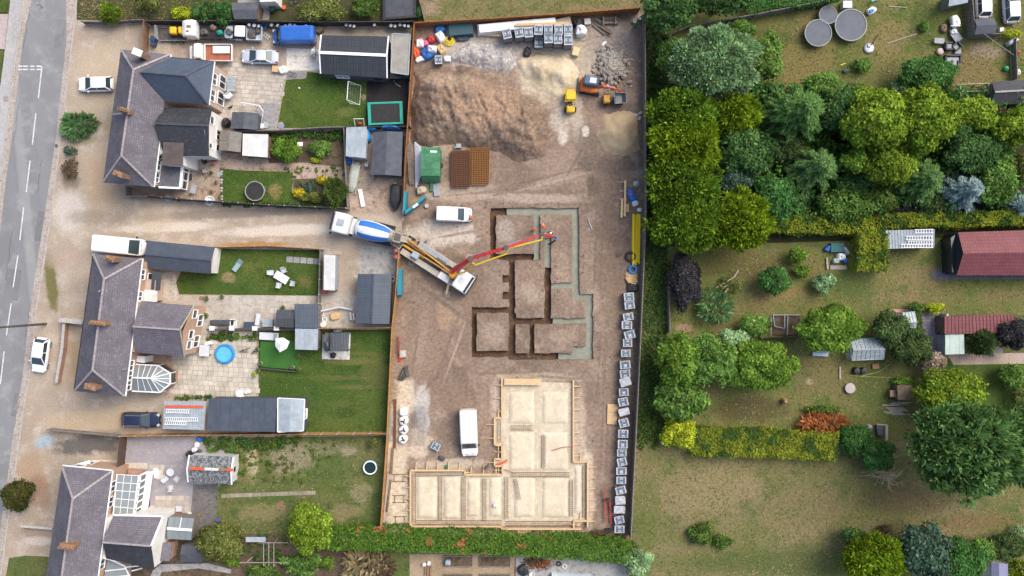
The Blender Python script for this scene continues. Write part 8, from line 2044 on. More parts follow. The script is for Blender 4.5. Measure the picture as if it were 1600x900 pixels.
chair('white chair on the path right of the long smoker barbecue',366,505,-90,M['upvc'],s=1.3);table('small navy table on the path behind the wall',389,508,1.3,.8,0,mat('navy_top',(.04,.055,.09),(.05,.065,.1),2))
single('grey_bench',MB().bar((*at(407,490)[:2],.5),(*at(404,508)[:2],.5),.5,.5),M['palegrey'],'upright grey bench end right of the navy table','bench');single('white_chest',MB().box(*at(418,505,.6)[:2],0,.65,1.25,.9),M['palesheet'],'pale chest left of the black round-topped store','chest')
tb2=table('grey metal table with clutter below the garden wall',420,525.5,2.3,.9,-3,M['palegrey']);part('tray',MB().box(.8,0,.74,.85,.4,.7),M['steel'],tb2)
um=thing('parasol','white folded-edge parasol beside the paired flat sheds','parasol',at(447,536));mb=MB();i=0
for k in range(6):
 a,b=math.pi*2*k/6+.3,math.pi*2*(k+1)/6+.3;r1,r2=(1.0,.8)[k%2],(1.0,.8)[(k+1)%2]
 mb.poly([(0,0,2.35),(r1*math.cos(a),r1*math.sin(a),1.95),(r2*math.cos(b),r2*math.sin(b),1.95)]);mb.poly([(0,0,2.31),(r2*math.cos(b),r2*math.sin(b),1.91),(r1*math.cos(a),r1*math.sin(a),1.91)])
part('canopy',mb,M['white'],um);part('pole',MB().cyl(0,0,0,2.4,.03,8),M['steel'],um);part('base',MB().cyl(0,0,0,.1,.3,14),M['concretepost'],um)
for k in range(6):a=math.pi*2*k/6+.3;part('rib',MB().bar((0,0,2.30),(.85*math.cos(a),.85*math.sin(a),1.94),.03,.03),M['steel'],um)
pl_=thing('paddling_pool','round bright blue paddling pool on the cream patio','paddling pool',at(350.5,553,.5))
part('wall',MB().ring(0,0,.2,1.06,.14,30,8).ring(0,0,.42,1.06,.13,30,8),M['bluebright'],pl_,smooth=True);part('water',MB().cyl(0,0,.05,.36,1.0,30),mat('pool_water',(.12,.46,.72),(.10,.36,.62),1.5,.15),pl_)
tq=thing('paddling_pool','teal paddling pool with white rim on the weedy lawn by the fence','paddling pool',at(578,731,.5))
part('wall',MB().ring(0,0,.25,.80,.12,26,8),mat('teal_pool',(.02,.3,.33),(.02,.25,.28),2,.5),tq,smooth=True);part('rim',MB().ring(0,0,.45,.78,.09,26,8),M['upvc'],tq,smooth=True);part('water',MB().cyl(0,0,.1,.3,.74,24),glass_mat('dark_pool_water',(.01,.025,.02),.1),tq)
table('grey folding table with white cloth on the patio behind the pale brick wing',319,548,1.2,1.35,-3,M['palegrey'])
single('white_cloth',MB().lump(*at(328,536)[:2],.3,1.1,.5,.5,.2,4),M['white'],'white cloth lump above the grey folding table','cloth')
for k,(x,y)in enumerate(((384,546),(401,547))):
 bk_=thing('bicycle','small %s bicycle parked on the patio right of the blue pool'%('dark','silver')[k],'bicycle',at(x,y),R(20+20*k))
 for xx in(-.42,.42):part('wheel',MB().tube([(xx+.26*math.cos(t*.5236),0,.28+.26*math.sin(t*.5236))for t in range(13)],.03,5),M['rubber'],bk_)
 part('frame',MB().tube([(-.42,0,.28),(-.1,0,.6),(.3,0,.62),(.0,0,.25),(-.1,0,.6)],.03,5).tube([(.42,0,.28),(.3,0,.75)],.03,5),(M['darksteel'],M['palegrey'])[k],bk_);part('handlebar',MB().bar((.3,-.26,.78),(.3,.26,.78),.04,.04),M['black'],bk_);part('saddle',MB().lump(-.15,0,.65,.26,.16,.1),M['black'],bk_)
pots=[(303,466,'pot'),(322,465,'pot'),(334,493,'pot'),(347,463,'stone'),(317,488,'stone')]
for k,(x,y,lb)in enumerate(((323,466,'tan pot near the lawn corner'),(322,493,'small green planted pot left of the smoker'),(347,463,'small leafy pot at the lawn edge'),(442,481,'leafy trough above the black store'),(402,546,'tall pot at the wall end'),(403,579,'pale pot at the right edge of the cream patio'),(397,585,'lime green leafy pot on the cream patio'),(465,556,'round tan table-like pot by the turf'),(457,574,'flowering pot at the lower edge of the turf platform'),(466,576,'right-hand flowering pot on the turf edge'),(407,568,'leafy pot at the left edge of the turf platform'))):
 pot(lb,x,y,.28,.4,M['pot']if k%2 else M['concretepost'],'lime' if 'lime' in lb else 'weeds')
single('drain_grate',MB().box(*at(315,466)[:2],.01,.04,.6,.5),M['chimbrick'],'brown square cover set in the concrete path','cover')
for k,(x,y,a,b)in enumerate(((373,616,1.1,.9),(385,613,.8,.5))):single('white_bag',MB().lump(*at(x,y,.5)[:2],0,a,b,.5,.3*k,k+40),M['whitebag'],'white bag above the long grey garage, %s of two'%('left','right')[k],'bag')
for k,(x,y)in enumerate(((503,487),(507,496))):single('window_frame',MB().box(*at(x,y)[:2],.0,.12,.55,.1).box(*at(x,y+6)[:2],0,.12,.55,.1).box(*at(x-3,y+3)[:2],0,.12,.08,.5).box(*at(x+3,y+3)[:2],0,.12,.08,.5),M['upvc'],'white window frame leaning in the concrete yard, %s of two'%('upper','lower')[k],'window frame')
single('brown_tarpaulin',MB().lump(*at(524,494)[:2],0,1.3,1.0,.4,.2,45),M['ply'],'tan rumpled sack in the concrete yard left of the grey garage','sack')
single('white_pipes',MB().tube([at(503,486)[:2]+(.4,),at(530,480)[:2]+(.4,),at(552,484)[:2]+(.4,)],.12,8).tube([at(548,488)[:2]+(.3,),at(549,500)[:2]+(.3,)],.16,8).tube([at(553,490)[:2]+(.3,),at(554,500)[:2]+(.3,)],.14,8),M['whitesheet'],'white plastic pipes lying in the yard left of the grey garage','pipes')
single('white_tank',MB().lathe(*at(506,507)[:2],[(.35,0),(.42,.5),(.3,.7),(.1,.72)],14),M['whitesheet'],'round white tank above the slatted gazebo','tank')
single('purple_bundle',MB().lump(*at(528,515)[:2],0,1.1,.6,.6,.1,44),M['cushion'],'grey bundle on the wall above the gazebo','bundle')
single('red_bench',MB().bar((*at(500,455)[:2],.3),(*at(512,456)[:2],.3),.5,.5),mat('faded_red',(.42,.12,.12),(.34,.1,.1),2),'faded red box below the white caravan store','box')
single('garden_hose',MB().ring(*at(615,436)[:2],.8,.28,.05,18,5),M['palegrey'],'grey hose loop beside the grey tiled garage','hose')
single('dark_cushion',MB().lump(*at(521,555)[:2],.1,.7,.7,.5,0,46),M['black'],'black round stove on the gazebo base','stove')
wc=thing('white_lounger','white moulded garden chair lying on the lilac chippings','chair',at(242,740,.4),R(-80));part('body',MB().lump(0,0,.05,1.3,.55,.4,0,3).box(.2,.3,.1,.4,.3,.15).box(-.2,-.3,.1,.4,.3,.15),M['upvc'],wc)
rt=thing('garden_table','round pale table on buff slabs behind the lower house','table',at(266,738,.7));part('tabletop',MB().cyl(0,0,.68,.72,.48,20),M['palegrey'],rt);part('pedestal',MB().cyl(0,0,0,.68,.05,8),M['steel'],rt);part('base',MB().cyl(0,0,0,.04,.25,12),M['steel'],rt)
for k,(x,y,r_,wd)in enumerate(((259,748,45,'lower left'),(276,748,130,'lower right'),(267,762,90,'far lower'))):chair('pale chair on the %s side of the round pale table'%wd,x,y,r_,M['palegrey'],group='chairs near the round table')
single('bin_group',MB().lump(*at(297,708)[:2],0,.6,.6,.9,0,3),M['black'],'black bag at the corner of the mottled cement shed','bag')
for k,(x,y,c)in enumerate(((309,694,'whitebag'),(313,686,'bluetarp'),(305,702,'whitebag'),(312,706,'darksteel'))):single('sack',MB().lump(*at(x,y)[:2],0,.6,.7,.5,k,k+60),M[c],('upper white sack','small blue sack','lower white sack','dark sack')[k]+' in the clutter above the mottled cement shed','sack')
single('tyre',MB().ring(*at(300,709)[:2],.3,.28,.09,18,6),M['rubber'],'dark tyre left of the clutter sacks','tyre')
for k,(x,y,c)in enumerate(((275,803,'red'),(281,803,'red'),(296,803,'whitebag'),(310,804,'pot'))):pot(('first red pot','second red pot','white pot','brown pot')[k]+' along the top of the glass-roofed lean-to',x,y,.22,.35,M[c],None)
single('blue_bag',MB().lump(*at(341,813)[:2],0,.5,.5,.5,0,3),mat('blue_violet',(.08,.08,.3),(.06,.06,.25),2),'small blue-violet bag at the edge of the weedy lawn','bag')
single('small_table',MB().box(*at(282,793)[:2],.45,.5,.7,.7).box(*at(282,793)[:2],0,.45,.1,.1),M['palegrey'],'small pale square table near the red pots','table')
single('door_mat',MB().box(*at(231,786)[:2],.05,.08,.5,.75),M['black'],'black doormat beside the white lean-to conservatory','mat')
single('water_butt',MB().lathe(*at(262,806)[:2],[(.3,0),(.36,.5),(.34,1.0),(.1,1.02)],12),M['black'],'black water butt at the corner of the white-verged wing','water butt')
gs2=shed('garden_shed','dark small shed partly under the olive bush by the lower house','shed',[(284,851),(318,853),(316,879),(282,878)],2.0,2.3,'x',M['darkfelt'],M['oldwood'])
pg=thing('pergola','thin grey vegetable frame under the bright yellow-green tree','frame',at(405,862),world=True)
for a,b in(((412,847),(412,884)),((420,848),(420,884)),((428,848),(428,885)),((405,848),(450,848)),((374,879),(450,879)),((395,870),(384,880))):part('rail',MB().bar(P(*a,1.6),P(*b,1.6),.07,.07),M['palewood'],pg)
for a in((412,884),(428,885),(412,847),(428,848)):part('post',MB().box(*P(*a,1.6).xy,0,1.6,.07,.07),M['palewood'],pg)
part('roof_sheet',MB().bar(P(384,843,1.8),P(415,843,1.8),.6,.04),M['palesheet'],pg)
for k,(x,y)in enumerate(((663,881),(670,879))):single('white_pot',MB().lump(*at(x,y)[:2],0,.5,.5,.5,0,k),M['whitebag'],'white bag at the lower allotment, %s of two'%('left','right')[k],'bag')
single('cloche',MB().lump(*at(700,877)[:2],.2,.75,.75,.6,0,3),M['palesheet'],'pale dome on the upper left raised bed','cloche')
single('plank_bundle',MB().box(*at(669,893)[:2],0,.2,1.3,.2,1.5).box(*at(673,893)[:2],0,.2,1.3,.2,1.5).box(*at(665,893)[:2],0,.2,1.3,.2,1.5),M['chimbrick'],'brownish plank bundle at the bottom edge below the white bags','planks')
single('white_bucket',MB().lathe(*at(831,896)[:2],[(.25,0),(.33,.5),(.28,.5),(.2,.1)],14),M['white'],'white bucket at the bottom edge left of the polytunnel','bucket')
for k,(x,y)in enumerate(((873,880),(882,884))):single('tyre',MB().ring(*at(x,y)[:2],.2,.24,.08,18,6),M['rubber']if k==0 else M['whitesheet'],('dark','pale')[k]+' ring above the polytunnel','ring')
single('dark_heap',MB().lump(*at(817,890)[:2],0,1.2,1.4,.6,.5,6),M['black'],'black plastic heap right of the raised beds','plastic')
lh=thing('leaf_pile','reddish brown rubbish pile between raised beds and polytunnel','pile',at(845,881));leaf_blob(lh,'leaves',0,0,.1,1.9,.9,.4,'orange',260,size=.25);leaf_blob(lh,'dull_leaves',-.9,.3,.1,1.5,.8,.4,'brown',260,size=.25)
# ---- right-hand garden things
def sofa(label,px,py,lx,ly,rot,corner=None):
 r=thing('outdoor_sofa',label,'sofa',at(px,py,.6),R(rot));part('base',MB().box(0,0,0,.34,lx,ly),M['rattan'],r)
 part('backrest',MB().box(0,ly/2-.08,.34,.75,lx,.16),M['rattan'],r);part('armrest',MB().box(-lx/2+.08,0,.34,.62,.16,ly),M['rattan'],r);part('armrest',MB().box(lx/2-.08,0,.34,.62,.16,ly),M['rattan'],r);part('cushion',MB().lump(.0,-.08,.34,lx-.36,ly-.26,.16,0,3,14,4,.03,7),M['cushion'],r);return r
sofa('dark rattan sofa, lower one of the outdoor set in the upper right garden',1490,91,1.95,.85,0);sofa('dark rattan armchair above the lower sofa',1483,71.5,.95,.9,90);sofa('dark rattan armchair turned aslant right of the set',1496,72,.9,.9,-50)
sofa('dark rattan chair below the lower sofa, partly overlapped',1493,99,.9,.8,180)
table('white-topped low table left of the rattan set',1468,63.5,1.2,.65,-3,M['cushion'],h=.5,cat='coffee table');table('grey square low table inside the rattan set',1495,57.5,.95,1.2,35,M['cushion'],h=.5)
single('cushion_block',MB().box(*at(1495,81)[:2],.1,.3,.75,.6),M['cushion'],'grey loose cushion between the rattan chairs','cushion');single('footstool',MB().box(*at(1484,102)[:2],0,.35,.7,.5,-.4),M['whitesheet'],'white footstool at the lower left of the rattan sofa','stool')
single('pouffe',MB().lathe(*at(1467,81.5)[:2],[(.3,0),(.42,.15),(.42,.35),(.3,.45),(.05,.46)],16),mat('pale_pink_cloth',(.5,.4,.38),(.44,.35,.33),2,.9),'round pale pink pouffe left of the rattan sofa','pouffe',smooth=True)
rk=thing('laundry_rack','cluttered rack hung with pale cloths in the upper right garden','rack',at(1487,44));part('frame',MB().bar((-.6,0,.9),(.6,0,.9),.06,.06).bar((-.5,-.5,0),(-.5,0,.9),.05,.05).bar((.5,-.5,0),(.5,0,.9),.05,.05),M['steel'],rk);part('cloth',MB().lump(.05,.6,.5,1.1,1.5,.5,.2,3),M['whitebag'],rk);part('dark_cloth',MB().lump(-1.1,-.1,.0,.8,1.1,.5,0,5),M['brownwood'],rk);part('small_cloth',MB().lump(.0,-.6,.3,.9,.7,.4,.2,7),M['palegrey'],rk)
ty=thing('toy_stand','white and blue plastic toy car beside the largest trampoline','toy',at(1360,18));part('body',MB().lump(0,0,.1,1.2,.8,.5,.5,3),M['upvc'],ty);part('seat',MB().lump(-.1,-.1,.45,.7,.45,.25,.5,4),M['bluebright'],ty)
single('toy_slide',MB().bar((*at(1358,4)[:2],.6),(*at(1372,-2)[:2],.3),.3,.1),M['aqua'],'green slide tip cut by the top edge','slide')
single('white_cabinet',MB().box(*at(1324,7,.8)[:2],0,.9,1.1,.85,.0),M['whitesheet'],'white cabinet at the top edge above the largest trampoline','cabinet')
bsk=thing('basketball_stand','grey round-based stand with dark pole on the grass below the big trampoline','stand',at(1357,76));part('base',MB().lathe(0,0,[(.6,0),(.65,.15),(.5,.25),(.1,.3)],16),M['steel'],bsk);part('pole',MB().tube([(0,0,.2),(.45,1.2,1.6)],.05,6),M['black'],bsk);part('shoulder',MB().box(-.05,.25,.25,.5,.4,.3),M['palegrey'],bsk)
pot('grey round pot with ring on the grass left of the small shrub',1322,109.5,.3,.35,M['palesheet'],'weeds')
single('yellow_stick',MB().bar((*at(1313,102)[:2],.05),(*at(1321,99)[:2],.05),.09,.05),M['yellow'],'short yellow stick on the grass above the round pot','stick')
for k,(a,b)in enumerate((((1388,10),(1416,12)),((1386,68),(1432,53)))):single('garden_pole',MB().bar((*at(*a)[:2],.06),(*at(*b)[:2],.06),.1,.06),M['palewood'],('short straight','long slanting')[k]+' pale pole lying on the rough grass','pole')
single('green_ball',MB().lathe(*at(1570,108)[:2],[(.05,0),(.3,.2),(.3,.4),(.05,.6)],12),mat('mint_green',(.05,.4,.2),(.04,.35,.18),2),'bright green tub near the right edge fence','tub',smooth=True)
single('motor_scooter',MB().lump(*at(1578,67)[:2],.1,1.5,.6,.8,.5,4),M['palegrey'],'grey covered scooter beside the right edge hedge','scooter');single('red_hanging',MB().lump(*at(1586,84)[:2],.5,.5,.4,.3,0,3),M['red'],'small red item on the right edge fence','toy');single('white_pot',MB().lump(*at(1589,114)[:2],0,.5,.8,.5,0,3),M['whitebag'],'white bag at the lower end of the right edge fence','bag')
single('white_stool',MB().box(*at(1562,48)[:2],0,.5,.5,.5),M['whitesheet'],'white box right of the corner shed','box')
wl=single('clothes_line',MB().tube([P(1521,40,2.2),P(1550,62,2.0),P(1584,86,2.1)],.025,5),M['palesheet'],'thin slanting clothes line from the corner fence to the right edge','line')
rp=thing('rubbish_pile','heap of sacks and tubs under the yellow-green hedge','rubbish',at(1307,400));part('crate',MB().box(-.1,1.0,0,.6,1.6,1.1),mat('dark_teal_crate',(.03,.1,.1),(.04,.13,.13),2),rp)
for k,(x,y,a,b,h_,mm)in enumerate(((.4,-.1,1.1,.9,.7,'whitebag'),(-.2,-.6,.8,.7,.6,'mintsheet'),(.9,-.5,.6,.8,.6,'bluetarp'),(1.0,.6,.5,1.2,.7,'palesheet'),(-1.2,.9,.9,.6,.5,'bluetarp'))):part('sack',MB().lump(x,y,.05,a,b,h_,.2*k,k+70),M[mm],rp)
part('board',MB().bar((-1.25,-.2,.2),(-1.15,-1.6,.2),.22,.1).box(.2,-1.4,0,.12,2.0,.5),M['palewood'],rp)
sb=thing('garden_bench','pale blue bench on the lawn below the bright round tree','bench',at(1282,553,.45),R(-2));part('seat',MB().box(0,-.05,.4,.46,1.9,.45),M['palesheet']if False else mat('pale_blue_bench',(.36,.45,.55),(.3,.38,.47),2),sb);part('backrest',MB().box(0,.28,.46,.9,1.9,.07),bpy.data.materials['pale_blue_bench'],sb);legs4(sb,.8,.18,.4,M['steel'])
single('well_cover',MB().lathe(*at(1326.5,606)[:2],[(.6,0),(.64,.3),(.62,.42),(.05,.46)],20),mat('pale_pink_stone',(.42,.36,.35),(.36,.31,.3),1.2),'round pale stone table on the lawn below the greenhouse','table')
for k,x in enumerate((1336,1347)):single('compost_bin',MB().lathe(*at(x,579)[:2],[(.45,0),(.42,.4),(.36,.7),(.1,.74)],14),M['black'],('left','right')[k]+' black round compost bin below the larger greenhouse','bin')
single('hose',MB().tube([at(1326,586)[:2]+(.03,),at(1345,588)[:2]+(.03,),at(1375,580)[:2]+(.03,),at(1391,568)[:2]+(.03,),at(1386,562)[:2]+(.03,),at(1383,570)[:2]+(.03,)],.04,5).tube([at(1345,588)[:2]+(.03,),at(1394,590)[:2]+(.03,)],.03,5),mat('yellow_hose',(.36,.34,.12),(.3,.28,.1),2),'pale yellow hosepipe curling across the lawn by the greenhouse','hose')
single('terracotta_chiminea',MB().lathe(*at(1224,626)[:2],[(.2,0),(.34,.2),(.32,.5),(.14,.7),(.14,.9),(.2,.95),(.12,.95)],14),M['pot'],'terracotta chimney pot on the lawn below the leafy trees','pot',smooth=True)
single('timber_post',MB().bar((*at(1312,572)[:2],.1),(*at(1312,592)[:2],.1),.2,.15),M['palewood'],'pale timber length on the lawn left of the compost bins','timber')
single('planter_box',MB().box(*at(1367,572)[:2],0,.3,.8,.6,.1),M['pot'],'small brown planter right of the compost bins','planter')
tb_=thing('timber_pile','crossed pale timbers on the brown heap near the purple shrub','timbers',at(1135,440))
for a,b in(((1119,450),(1147,433)),((1147,433),(1154,422)),((1128,450),(1140,444)),((1130,462),(1141,445))):q0,q1=P(*a,.6)-tb_.location,P(*b,.6)-tb_.location;part('timber',MB().bar(q0,q1,.14,.12),M['palewood'],tb_)
vf=thing('vegetable_frame','thin white-edged vegetable frames behind the bright round tree','frame',at(1225,508),world=True)
for a,b in(((1208,492),(1231,492)),((1208,492),(1211,510)),((1211,510),(1226,513)),((1226,493),(1226,513)),((1231,492),(1250,492)),((1231,492),(1230,524)),((1205,495),(1205,524))):part('rail',MB().bar(P(*a,.4),P(*b,.4),.08,.08),M['palesheet'],vf)
part('soil',MB().prism(PP([(1206,493),(1250,493),(1249,523),(1206,523)]),.0,.12),G['soil'],vf)
pp=thing('potting_bench','small grey and dark potting frame between hedge end and big conifer','potting bench',at(1372,672),world=True)
part('board',MB().bar(P(1370,663,.5),P(1386,664,.5),.15,.1).bar(P(1385,664,.5),P(1385,688,.5),.3,.2),M['palewood'],pp);part('top',MB().prism(PP([(1370,665),(1381,665),(1381,682),(1372,680)],.6),.0,.5),M['darkfelt'],pp);part('stones',MB().lump(*P(1357,667).xy,0,.7,.6,.4,0,3),M['palesheet'],pp)
fl_=thing('picnic_table','pale round table with leaf hidden beside the dark purple tree','table',at(1559,549,.7));part('tabletop',MB().cyl(0,0,.66,.71,.62,18),M['palewood'],fl_);part('pedestal',MB().cyl(0,0,0,.66,.08,8),M['steel'],fl_)
single('white_plank',MB().bar((*at(1470,522)[:2],.1),(*at(1471,548)[:2],.1),.2,.1),M['palewood'],'pale plank lying on the lilac patio','plank')
for k,(x,y)in enumerate(((1483,372),(1483,384))):single('white_bench',MB().box(*at(x,y)[:2],0,.45,.55,1.0 if k else .5),M['whitesheet']if k else M['brownwood'],('brown crate','white bench')[k]+' at the left end of the big red roof',('crate','bench')[k])
tl=thing('telegraph_pole','tall dark telegraph pole by the kerb, leaning across the road edge in view','pole',at(72,506));part('shaft',MB().tube([(0,0,0),(0,0,9.8)],[.16,.11],10),M['darksteel'],tl);part('cross_arm',MB().box(0,0,9.2,9.32,.12,1.2),M['darksteel'],tl)
lp=thing('lamp_post','thin grey lamp post top cut by the top edge over the road','lamp post',at(67,11));part('shaft',MB().tube([(0,0,0),(0,0,1.2)],[.07,.06],8),M['steel'],lp);part('cap',MB().lathe(0,0,[(.09,1.2),(.1,1.3),(.02,1.35)],8),M['steel'],lp)
# TREES, SHRUBS, HEDGES
T=tree
T('dark red-green bush hanging over the kerb at the lower left',28,772,25,27,2.6,'red','bush',size=.2)
T('flat spiky green juniper on the verge beside the road',122,197,26,18,1.1,'juniper','shrub',style='drape',size=.45)
T('withered brown shrub on the verge below the green juniper',109,264,13,20,.7,'brown','shrub',size=.22,dens=.35)
T('small bluish flowering shrub between juniper and withered shrub',110,236,11,8,.7,'bluedark','shrub',size=.2,dens=.6)
T('round yellow-green clipped shrub on the front fence at the top',173,23,17,15,1.9,'goldgreen','shrub',style='spray',size=.22)
T('bright lime-yellow bush behind the fence above the truck',284,22,19,11,1.8,'lime','shrub',size=.2)
T('loose light-leaved shrub at the top edge right of the clipped one',232,3,24,16,2.5,'olive','shrub',size=.24,dens=.6)
T('dark green bush right of the lime-yellow one',319,18,20,18,2.2,'dark','shrub',size=.22)
T('dark laurel bush with pale flowers beside the dark grey shed',351,21,19,19,2.3,'laurel','shrub',size=.24)
T('wide yellow-green shrub over the wheel-hung fence',502,18,40,20,2.6,'olive','shrub',size=.26,dens=.8)
T('green shrub left of the dark square trampoline',570,14,24,17,1.8,'weeds','shrub',size=.24)
T('leafy climber strip between square trampoline and white fence',655,22,5,10,1.2,'dark','shrub',size=.2)
T('tall round clipped green shrub in the corner by the lane fence',524,303,17,24,2.3,'weeds','shrub',style='spray',size=.22)
T('yellow flowering mound left of the clipped green shrub',467,302,12,8,.8,'yellow','shrub',size=.16)
T('golden leafed shrub at the top of the rockery',503,282,9,7,.8,'yellow','shrub',size=.16)
T('amber and green shrub below the rockery',487,309,18,10,.8,'olive','shrub',size=.18)
T('blue-grey low shrub in the rockery middle',484,294,9,8,.6,'bluedark','shrub',size=.16)
T('large leafy bush in the flower bed beside the white slatted shelter',447,236,22,20,1.5,'bright','shrub',size=.22)
T('leafy bush in the flower bed right of the white board',500,232,18,15,1.2,'green','shrub',size=.2)
T('lime low plant at the foot of the flower bed',493,250,8,5,.6,'lime','shrub',size=.16)
ground_cover('mixed border plants along the flower garden fence',[(420,207),(537,206),(537,222),(500,216),(425,222)],70,.8,['weeds','dark','green'],seed=4,clump=.4)
ground_cover('small plants along the lane fence of the flower garden',[(350,316),(460,318),(520,316),(520,324),(350,321)],60,.5,['weeds','dark','olive'],seed=5,clump=.32)
ground_cover('weeds spreading on the garden gravel',[(440,262),(538,258),(536,300),(510,276),(460,278)],40,.25,['weeds','olive'],seed=6,clump=.22,size=.16)
ground_cover('rockery plants on the stony bed',[(458,284),(508,284),(508,318),(460,318)],40,.4,['olive','bluedark','weeds'],seed=7,clump=.3,size=.18)
ground_cover('planted strip below the patio wall',[(325,519),(402,519),(402,531),(325,531)],50,.6,['dark','weeds','bright'],seed=8,clump=.32)
ground_cover('plants behind the long grey garage',[(275,620),(330,619),(330,623),(275,624)],20,.5,['dark','weeds'],seed=9,clump=.28)
ground_cover('rough weeds in the bare vegetable patch',[(345,688),(490,685),(540,690),(480,752),(372,757),(345,712)],110,.3,['weeds','olive','green'],seed=10,clump=.3,size=.18)
ground_cover('dense weeds along the brown fence',[(340,684),(470,682),(470,694),(420,702),(340,700)],80,.5,['weeds','dark'],seed=11,clump=.35)
ground_cover('weeds at the end of the mottled cement shed',[(318,686),(372,690),(370,706),(330,706)],40,.6,['weeds','green'],seed=12,clump=.38)
T('young sapling by the fence at the right of the weedy lawn',582,692,7,6,1.2,'olive','shrub',size=.2,dens=.5)
T('bright yellow-green tree at the end of the long hedge',486,824,37,40,5.5,'goldgreen','tree',size=.28,dens=1.1)
T('olive green loose tree beside the dark paving of the lower house',345,845,36,34,3.6,'olive','tree',size=.26,dens=.8)
T('bright green bush below the olive tree',318,848,12,11,1.8,'bright','shrub',size=.2)
T('lime green sprig bush at the foot of the olive tree',363,878,14,8,1.0,'bright','shrub',size=.2)
T('mid green tangle between pergola and ornamental grass',470,882,34,20,1.8,'green','shrub',size=.24)
T('dark green bush at the bottom edge below the olive tree',410,894,30,12,1.2,'weeds','shrub',size=.22)
T('bright green shrub at the hedge foot left of the ornamental grass',512,880,11,12,1.3,'bright','shrub',size=.2)
T('brown fountain-like ornamental grass clump below the hedge',572,884,34,18,1.2,'grassy','ornamental grass',style='drape',size=.7,dens=.8)
T('reddish ornamental grass right of the brown clump',595,887,16,18,1.0,'brown','ornamental grass',style='drape',size=.5,dens=.8)
ground_cover('vegetables under the thin grey frame',[(374,836),(450,836),(446,886),(376,886)],60,.5,['weeds','dark','olive'],seed=13,clump=.35)
hedge('long green hedge with rusty patches closing the bottom of the site',[(505,840),(640,844),(790,850),(986,862)],33,2.3,'hedge',.24,seed=4)
T('grey-green rounded shrub at the right end of the long hedge',996,879,28,24,2.6,'silver','shrub',size=.24)
T('small light bush behind the end of the hedge',985,852,12,9,1.5,'weeds','shrub',size=.2,dens=.7)
T('withered low bush at the right corner of the shuttering',935,834,17,7,.6,'brown','shrub',size=.16,dens=.5)
T('large silver-leaved tree, topmost in the tall planting',1112,103,74,56,8.5,'silver',size=.36,style='spray',dens=1.0)
T('green undergrowth tree behind the left side of the silver tree',1050,88,26,28,4,'green',size=.3)
T('very dark tree at the top edge over the site corner',1045,14,48,36,8,'dark',size=.34)
T('very dark wide tree at the top edge, right of the corner one',1125,2,55,22,6.5,'dark',size=.34)
hedge('leafy green hedge along the top edge behind the dark fence',[(1165,6),(1240,-4),(1310,-14)],30,2.0,'laurel',.26,seed=8)
T('small green shrub between the dark fence and silver tree',1157,46,24,16,2.2,'green','shrub',size=.26)
T('loose green tree right of the silver tree',1200,92,24,42,4.5,'green',size=.3,dens=.8)
T('golden cypress at the top of the long golden row',1063,182,52,48,7.5,'cypress',style='spray',size=.42,low=-.1)
T('golden cypress second in the long golden row',1068,232,58,50,7.8,'gold',style='spray',size=.42,low=-.1)
T('golden cypress third in the long golden row',1066,288,55,52,7.5,'cypress',style='spray',size=.42,low=-.1)
T('golden cypress at the bottom corner of the golden row',1074,346,62,46,7.0,'cypress',style='spray',size=.42,low=-.1)
T('golden cypress filling the bend of the golden row',1150,346,56,46,6.5,'gold',style='spray',size=.42,low=-.1)
T('golden cypress beside the silver tree, right of the row',1148,178,36,33,6.5,'gold',style='spray',size=.4,low=-.1)
fir('pale green fir with star-shaped branches in the middle of the planting',1245,178,68,60,10,'fir',tiers=10,nb=11,seed=5,size=.42)
T('dark rounded tree left of the golden broadleaf',1165,238,48,40,6,'dark',size=.34)
T('blue-green dark tree inside the bend of the golden row',1146,285,30,26,4.5,'bluedark',size=.32)
T('glossy ivy-green tree beside the golden bend',1208,308,36,38,5,'laurel',size=.3)
T('small mid-green tree above the star-shaped fir',1282,135,34,22,4.5,'green',size=.32)
T('dark tree right of the star-shaped fir',1305,175,36,34,6,'dark',size=.34)
fir('dark spreading conifer below the star-shaped fir',1272,262,55,48,8,'conifer',tiers=9,nb=11,seed=9,size=.42)
T('pale fresh green tree in a gap of the tall planting',1332,252,24,22,6,'bright',size=.28)
T('largest golden broadleaf tree in the tall planting',1365,188,58,52,10,'goldgreen',size=.36)
T('golden broadleaf tree right of the largest one',1437,190,55,56,10,'goldgreen',size=.36,seed=77)
T('lower golden broadleaf tree below the largest one',1385,258,42,36,7.5,'goldgreen',size=.34)
T('round dark laurel beside the outdoor sofa set',1446,121,47,30,4.5,'laurel',size=.28,big=.78)
T('pale grey-green shrub left of the round laurel',1405,137,16,10,3.0,'silver','shrub',size=.26)
T('golden green tree below the fruit cage',1520,180,38,27,6,'goldgreen',size=.32)
T('golden green tree at the right edge below the dark mossy shed',1585,198,36,32,6,'goldgreen',size=.32)
fir('dark conifer between the golden trees and the blue spruce',1440,282,52,46,7,'conifer',tiers=8,nb=11,seed=12,size=.42)
T('dark green tree above the blue spruce',1520,240,46,32,5,'dark',size=.32)
fir('pale blue spruce with feathery branches near the yellow hedge',1506,298,44,40,6.5,'blue',tiers=8,nb=10,seed=14,size=.36,sharp=.8)
T('mid-green feathery tree right of the blue spruce',1556,280,34,42,5,'green',size=.3)
T('olive tree at the right edge above the blue-grey one',1592,262,22,28,4.5,'olive',size=.3)
fir('blue-grey conifer cut by the right edge above the hedge',1592,322,24,26,4,'blue',tiers=6,nb=9,seed=15,size=.34)
T('dull green thicket left of the lower conifers',1322,322,48,26,3.5,'green',size=.3,dens=.7)
T('dull olive thicket above the yellow hedge',1370,312,34,22,3.5,'weeds',size=.28,dens=.7)
T('bare purplish brown bushes behind the yellow hedge',1420,330,40,10,2.0,'purple','shrub',size=.22,dens=.4)
